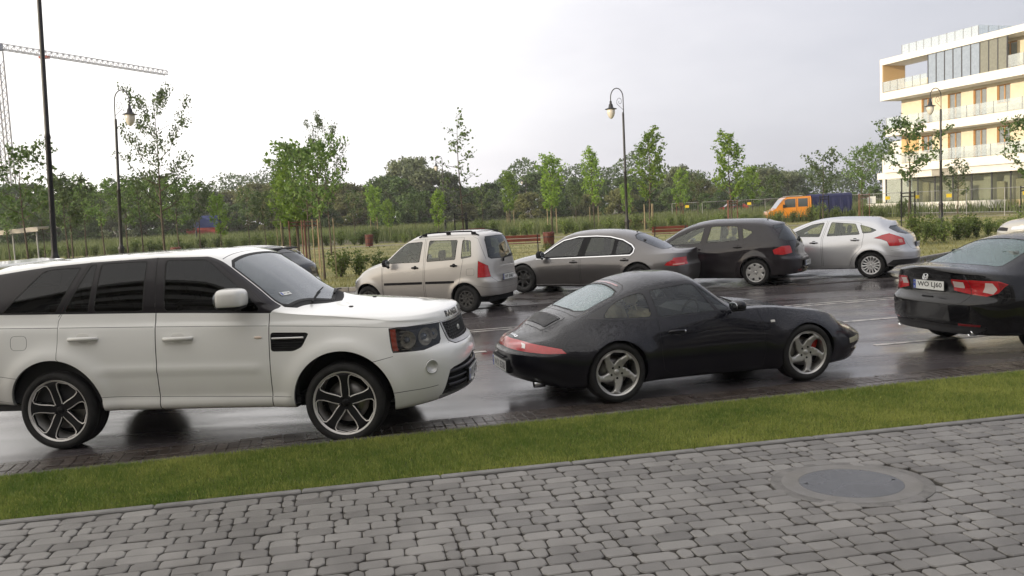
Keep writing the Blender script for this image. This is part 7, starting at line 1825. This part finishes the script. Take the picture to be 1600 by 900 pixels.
def near_building():
    """the block of flats behind the viewer: it shades the street and shows in the car windows"""
    WHT = MATS['render_white']; CRM = MATS['render_cream']
    root = empty('apartment_block', (0, -16.0, 0), R(5), 'pale block of flats with white balconies behind the viewer, shading the street', 'building')
    def bx(name, x0, x1, y0, y1, z0, z1, m, par=root):
        mb = MB(); mb.box(((x0+x1)/2, (y0+y1)/2, (z0+z1)/2), (x1-x0, y1-y0, z1-z0)); return mb.build(name, m, par)
    bx('core', -78, 34, -12, 0, 0, 15.6, pmat('facade_grey', (.36, .34, .31), .8, noise=.1, nscale=.5)); bx('roof', -79, 35, -12.6, 1.6, 15.6, 16.4, WHT)
    for k in range(4):
        z = 3.6+k*3.1
        for a in np.arange(-40, 30, 14.0):
            bx('balcony', a, a+9, 0, 1.7, z, z+.3, WHT); bx('balustrade', a, a+9, 1.6, 1.7, z+.3, z+1.25, WHT)
        for a in np.arange(-38, 30, 4.6): bx('window', a, a+2.2, .0, .05, z+.35, z+2.6, pmat('flat_window', (.03, .035, .04), .1, noise=.1))
near_building()
def crane():
    M_ = pmat('crane_steel', (.40, .40, .41), .5, noise=.1); RD = pmat('crane_red', (.45, .10, .06), .5)
    root = empty('tower_crane', (where(31, 210), 210, 0), 0, 'pale lattice tower crane standing over the trees at the far left, jib pointing right', 'crane')
    H = 46.0
    mb = MB()
    for sx in (-1, 1):
        for sy in (-1, 1): mb.tube([(sx*.95, sy*.95, 0), (sx*.95, sy*.95, H)], .2, 4, sm=False)
    z = 0
    while z < H-2:
        for a, b in (((-1, -1), (1, -1)), ((1, -1), (1, 1)), ((1, 1), (-1, 1)), ((-1, 1), (-1, -1))):
            mb.tube([(a[0]*.95, a[1]*.95, z), (b[0]*.95, b[1]*.95, z+2)], .10, 3, sm=False); mb.tube([(a[0]*.95, a[1]*.95, z), (b[0]*.95, b[1]*.95, z)], .05, 3, sm=False)
        z += 2
    mb.build('mast', M_, root)
    mb = MB(); a_ = R(61); 
    def J(x, y, z): return (x*math.cos(a_)-y*math.sin(a_), x*math.sin(a_)+y*math.cos(a_), z-.0*x)
    Lj = 49; zt = H+2.2
    mb.tube([J(-14, 0, zt), J(Lj, 0, zt-1.0)], .13, 4, sm=False)
    for s_ in (-1, 1): mb.tube([J(-14, s_*.7, H+.8), J(Lj, s_*.7, H-.1)], .13, 4, sm=False)
    x = -14
    while x < Lj:
        f = (x+14)/(Lj+14)
        for s_ in (-1, 1):
            mb.tube([J(x, s_*.7, H+.8-.9*f), J(x+.8, 0, zt-1.0*f)], .085, 3, sm=False); mb.tube([J(x+.8, 0, zt-1.0*f), J(x+1.6, s_*.7, H+.8-.9*f)], .085, 3, sm=False)
        mb.tube([J(x, -.7, H+.8-.9*f), J(x, .7, H+.8-.9*f)], .05, 3, sm=False); x += 1.6
    mb.build('jib', M_, root)
    mb = MB(); mb.box((0, 0, H+.9), (2.2, 2.2, 1.6)); mb.box((.6, -1.6, H-.2), (1.4, 1.4, 1.9)); mb.build('cab', pmat('crane_cab', (.30, .32, .36), .4), root)
    mb = MB(); mb.box(J(-12, 0, H-.6), (3, 1.2, 2.6)); mb.build('counterweight', pmat('counterweight', (.3, .3, .3), .8), root)
    mb = MB(); mb.box(J(12, 0, H+.1), (2.2, 1.4, .6)); mb.build('trolley', RD, root)
    mb = MB(); mb.tube([J(12, 0, H), J(12, 0, H-1.5)], .05, 4); mb.build('hook', M_, root)
crane()
def truck():
    OR = paint('orange_paint', (.62, .22, .012), 0, .4, dirt=.3, dirtcol=(.2, .12, .05)); BLUE = pmat('tarpaulin_blue', (.007, .010, .055), .6, noise=.2, nscale=2, bump=.5, bscale=3)
    GLS = glass('truck_glass', (.20, .22, .22), film=.1, filmcol=(.3, .3, .28), ior=1.6)
    root = empty('pickup_truck', (where(1256, 74), 74, -.1), PI-R(4), 'orange crew cab truck with a dark blue covered load bed beyond the reeds', 'truck')
    prof = [(-.1, .45), (2.95, .45), (3.02, .75), (2.95, 1.0), (2.35, 1.22), (1.72, 2.02), (1.45, 2.16), (-.55, 2.2), (-.6, 1.95), (-.6, .45)]
    mb = MB(); mb.prism(prof, -.96, .96, 0, 'xz'); mb.build('cab', OR, root)
    for sd in (1, -1):
        for nm, P in (('window', [(1.60, 1.30), (1.62, 1.90), (1.42, 2.02), (.72, 2.02), (.72, 1.30)]), ('window', [(.50, 1.32), (.50, 2.02), (-.30, 2.02), (-.30, 1.32)])):
            mb = MB(); mb.prism(P, sd*.962, sd*.968, 0, 'xz'); mb.build(nm, pmat('truck_window', (.05, .06, .06), .08, coat=1), root)
        mb = MB(); 
        for a, b in (((.62, .55), (.62, 2.08)), ((-.42, .55), (-.42, 2.08)), ((1.78, .55), (1.70, 1.25))): mb.tube([(a[0], sd*.965, a[1]), (b[0], sd*.965, b[1])], .012, 4)
        mb.tube([(1.78, sd*.965, .55), (-.42, sd*.965, .55)], .012, 4); mb.build('door_seam', BLACK, root)
        mb = MB(); mb.box((1.72, sd*1.06, 1.42), (.14, .16, .3), bev=.03); mb.build('door_mirror', BLACK, root)
        mb = MB(); mb.box((2.9, sd*.72, .92), (.12, .34, .22), bev=.03); mb.build('headlight', MATS['lamp_clear'], root)
    mb = MB(); mb.add([(1.74, -.82, 1.99), (1.74, .82, 1.99), (2.33, .88, 1.25), (2.33, -.88, 1.25)], [(0, 1, 2, 3)]); mb.xf(Matrix.Translation((.012, 0, .01))); mb.build('windshield', MATS['truck_window'], root)
    mb = MB(); mb.box((.7, 0, 2.24), (1.4, 1.2, .06), bev=.02); mb.build('roof_rack', pmat('rack_grey', (.3, .3, .3), .5), root)
    mb = MB(); V = []; F = []
    n = 16
    for i in range(n+1):
        x = -.68-3.3*i/n; wv = .03*math.sin(i*2.2)
        for (y, z) in ((-1.0-wv, .75), (-1.02-wv, 1.4), (-1.0, 2.12), (-.85, 2.28+.02*math.cos(i*1.57)), (0, 2.33+.03*math.cos(i*1.57)), (.85, 2.28), (1.0, 2.12), (1.02+wv, 1.4), (1.0+wv, .75)): V.append((x, y, z))
    F = [(i*9+j, i*9+j+1, (i+1)*9+j+1, (i+1)*9+j) for i in range(n) for j in range(8)]+[tuple(range(9)), tuple(range(n*9+8, n*9-1, -1))]
    mb.add(V, F, 0, False); mb.build('load_cover', BLUE, root)
    mb = MB(); mb.box((-2.3, 0, .64), (3.4, 1.9, .18)); mb.build('load_bed', BLACK, root)
    for x in (2.2, -2.6):
        for sd in (1, -1): make_wheel(root, x, sd*.9, sd, .35, .2, .2, cap_rim(8, .5, .8, 10, MATS['steel_wheel_dark'], .8), 0)
truck()
def furniture():
    RED = pmat('bench_wood', (.10, .022, .014), .5, noise=.25, nscale=4); IRON = LAMPB
    def bench(px, Y, rz, label, first=[None]):
        if first[0] is None:
            root = empty('bench', (0, 0, 0), 0, 'x', 'bench', 'red-brown park benches')
            for k in range(3): mb = MB(); mb.box((0, -.20+.14*k, .44), (1.9, .12, .04), bev=.008); mb.build('seat_slat', RED, root)
            for k in range(2): mb = MB(); mb.box((0, .24+.03*k, .60+.17*k), (1.9, .035, .14), bev=.008, rx=-.15); mb.build('back_slat', RED, root)
            for sx in (-.8, .8):
                mb = MB(); mb.tube([(sx, -.26, 0), (sx, -.22, .42), (sx, .20, .42), (sx, .32, .88)], .028, 6); mb.tube([(sx, .30, 0), (sx, .20, .42)], .028, 6); mb.build('leg', IRON, root)
            first[0] = root; o = root
        else: o = copy_tree(first[0])
        o.location = (where(px, Y), Y, -.01); o.rotation_euler = (0, 0, rz); o['label'] = label
    bench(818, 42, PI-.06, 'red-brown bench seen from behind, between the small van and the grey saloon'); bench(1050, 46, PI-.1, 'red-brown bench seen from behind, above the tail of the grey saloon')
    bench(743, 66, .1, 'dark bench by the thin tree, above the roof of the small van'); bench(998, 72, .2, 'pale far bench just right of the middle street lamp')
    def bin_(px, Y, label, first=[None]):
        if first[0] is None:
            root = empty('litter_bin', (0, 0, 0), 0, 'x', 'bin', 'dark red litter bins'); mb = MB(); mb.lathe([(.001, .08), (.26, .08), (.30, .85), (.27, .88), (.24, .84), (.22, .3)], 14, 0, 'z', sm=False); mb.build('drum', RED, root)
            mb = MB(); 
            mb.lathe([(.265, .22), (.285, .22), (.287, .26), (.27, .26)], 14, 0); mb.build('band', IRON, root); mb = MB(); mb.lathe([(.29, .62), (.305, .62), (.307, .66), (.292, .66)], 14, 0); mb.build('band', IRON, root)
            mb = MB(); mb.tube([(0, 0, 0), (0, 0, .1)], .05, 8); mb.build('foot', IRON, root); first[0] = root; o = root
        else: o = copy_tree(first[0])
        o.location = (where(px, Y), Y, -.01); o['label'] = label
    bin_(861, 44, 'dark red round litter bin right of the bench, above the grey saloon'); bin_(581, 60, 'dark red litter bin far off left of the small van roof'); bin_(279, 50, 'dark red litter bin above the roof of the white SUV')
    # construction fence
    root = empty('construction_fence', (0, 0, 0), 0, 'thin grey mesh construction fence with small yellow signs in front of the pale building', 'fence')
    FM = pmat('fence_wire', (.30, .30, .30), .5, metal=.5); pts = [(where(1055, 96), 96), (where(1200, 92), 92), (where(1330, 78), 78), (where(1460, 68), 68), (where(1640, 58), 58)]
    for k in range(len(pts)-1):
        (x0, y0), (x1, y1) = pts[k], pts[k+1]; L_ = math.hypot(x1-x0, y1-y0); n = max(1, int(L_/3.0))
        for i in range(n):
            a_ = np.array([x0+(x1-x0)*i/n, y0+(y1-y0)*i/n]); b_ = np.array([x0+(x1-x0)*(i+1)/n, y0+(y1-y0)*(i+1)/n]); mb = MB()
            mb.tube([(a_[0], a_[1], 0), (a_[0], a_[1], 2.0)], .03, 5); mb.tube([(a_[0], a_[1], 2.0), (b_[0], b_[1], 2.0)], .022, 4); mb.tube([(a_[0], a_[1], .3), (b_[0], b_[1], .3)], .022, 4)
            for j in range(1, 14): q = a_+(b_-a_)*j/14; mb.tube([(q[0], q[1], .3), (q[0], q[1], 2.0)], .005, 3, caps=False)
            mb.build('panel', FM, root)
            if rng.random() < .5: q = a_+(b_-a_)*.5; mb = MB(); mb.box((q[0], q[1]-.05, 1.6), (.42, .02, .28)); mb.build('sign', pmat('sign_yellow', (.70, .50, .02), .5), root)
    mb = MB(); q = (where(1366, 74), 74, 1.5); mb.box(q, (.7, .03, .6)); mb.build('notice_board', PLATE_W, root)
    # containers / kiosk far left, canopy, far car
    root = empty('container', (where(326, 124), 124, -.25), .05, 'red and blue container half hidden by trees above the SUV roof', 'container')
    mb = MB(); mb.box((0, 0, 1.0), (4.4, 2.4, 2.0)); mb.build('red_body', pmat('container_red', (.30, .05, .04), .6), root); mb = MB(); mb.box((0, 0, 2.85), (4.6, 2.4, 1.7)); mb.build('blue_body', pmat('container_blue', (.05, .07, .20), .6), root)
    root = empty('hut', (where(364, 150), 150, -.2), 0, 'low whitish hut right of the red and blue container, behind the trees', 'hut')
    mb = MB(); mb.box((0, 0, 1.4), (4.2, 3, 2.8)); mb.build('wall', pmat('hut_white', (.40, .38, .35), .8), root); mb = MB(); mb.box((0, -.1, 3.1), (4.6, 3.6, .7), bev=.1); mb.build('roof', pmat('hut_roof', (.36, .30, .22), .8), root)
    for k in range(4): mb = MB(); mb.box((-1.5+k, -1.52, 1.5), (.45, .04, 1.6)); mb.build('window', BLACK, root)
    root = empty('canopy', (where(25, 62), 62, 0), .1, 'pale slanting fabric canopy on thin posts at the far left', 'canopy')
    mb = MB(); mb.box((0, 0, 2.3), (5.2, 3.4, .14), ry=-.06); mb.box((0, -1.7, 2.2), (5.2, .05, .3), ry=-.06); mb.build('roof', pmat('canopy_cloth', (.55, .50, .44), .8), root)
    for sx in (-2.4, -.8, .8, 2.4): mb = MB(); mb.tube([(sx, -1.5, 0), (sx, -1.5, 2.2)], .05, 6); mb.build('post', pmat('post_grey', (.3, .3, .3), .5), root)
    # distant red and white car
    root = empty('parked_car', (where(1150, 128), 128, .2), R(175), 'tiny far red and white car behind the fence', 'car')
    mb = MB(); mb.prism([(-2.1, .3), (2.1, .3), (2.15, .8), (1.3, .95), (.7, 1.42), (-1.1, 1.45), (-1.9, .98), (-2.15, .85)], -.85, .85, 0, 'xz'); mb.build('body', pmat('car_red', (.40, .035, .03), .35, coat=1), root)
    mb = MB(); mb.prism([(-1.0, .98), (1.1, .98), (.62, 1.36), (-.95, 1.38)], -.86, .86, 0, 'xz'); mb.build('windows', pmat('car_window_pale', (.30, .32, .34), .1), root)
    for x in (-1.3, 1.3):
        for s_ in (-1, 1): mb = MB(); mb.lathe([(.001, -.1), (.3, -.1), (.3, .1), (.001, .1)], 14, 0, 'y', (x, s_*.78, .3)); mb.build('wheel', RUBBER, root)
furniture()
# ---------------------------------------------------------------- evening air
hm = bpy.data.materials.new('air'); hm.use_nodes = True; t = hm.node_tree; t.nodes.clear()
o = N(t, 'ShaderNodeOutputMaterial'); v = N(t, 'ShaderNodeVolumePrincipled'); v.inputs['Color'].default_value = (.93, .94, .97, 1); v.inputs['Density'].default_value = .00045; v.inputs['Anisotropy'].default_value = .2
L(t, v.outputs[0], o.inputs['Volume'])
mb = MB(); mb.box((0, 80, 29), (560, 420, 61)); tag(mb.build('haze', hm), kind='stuff'); bpy.data.objects['haze']['label'] = 'thin pale evening haze over the whole scene'
SC.cycles.volume_bounces = 0
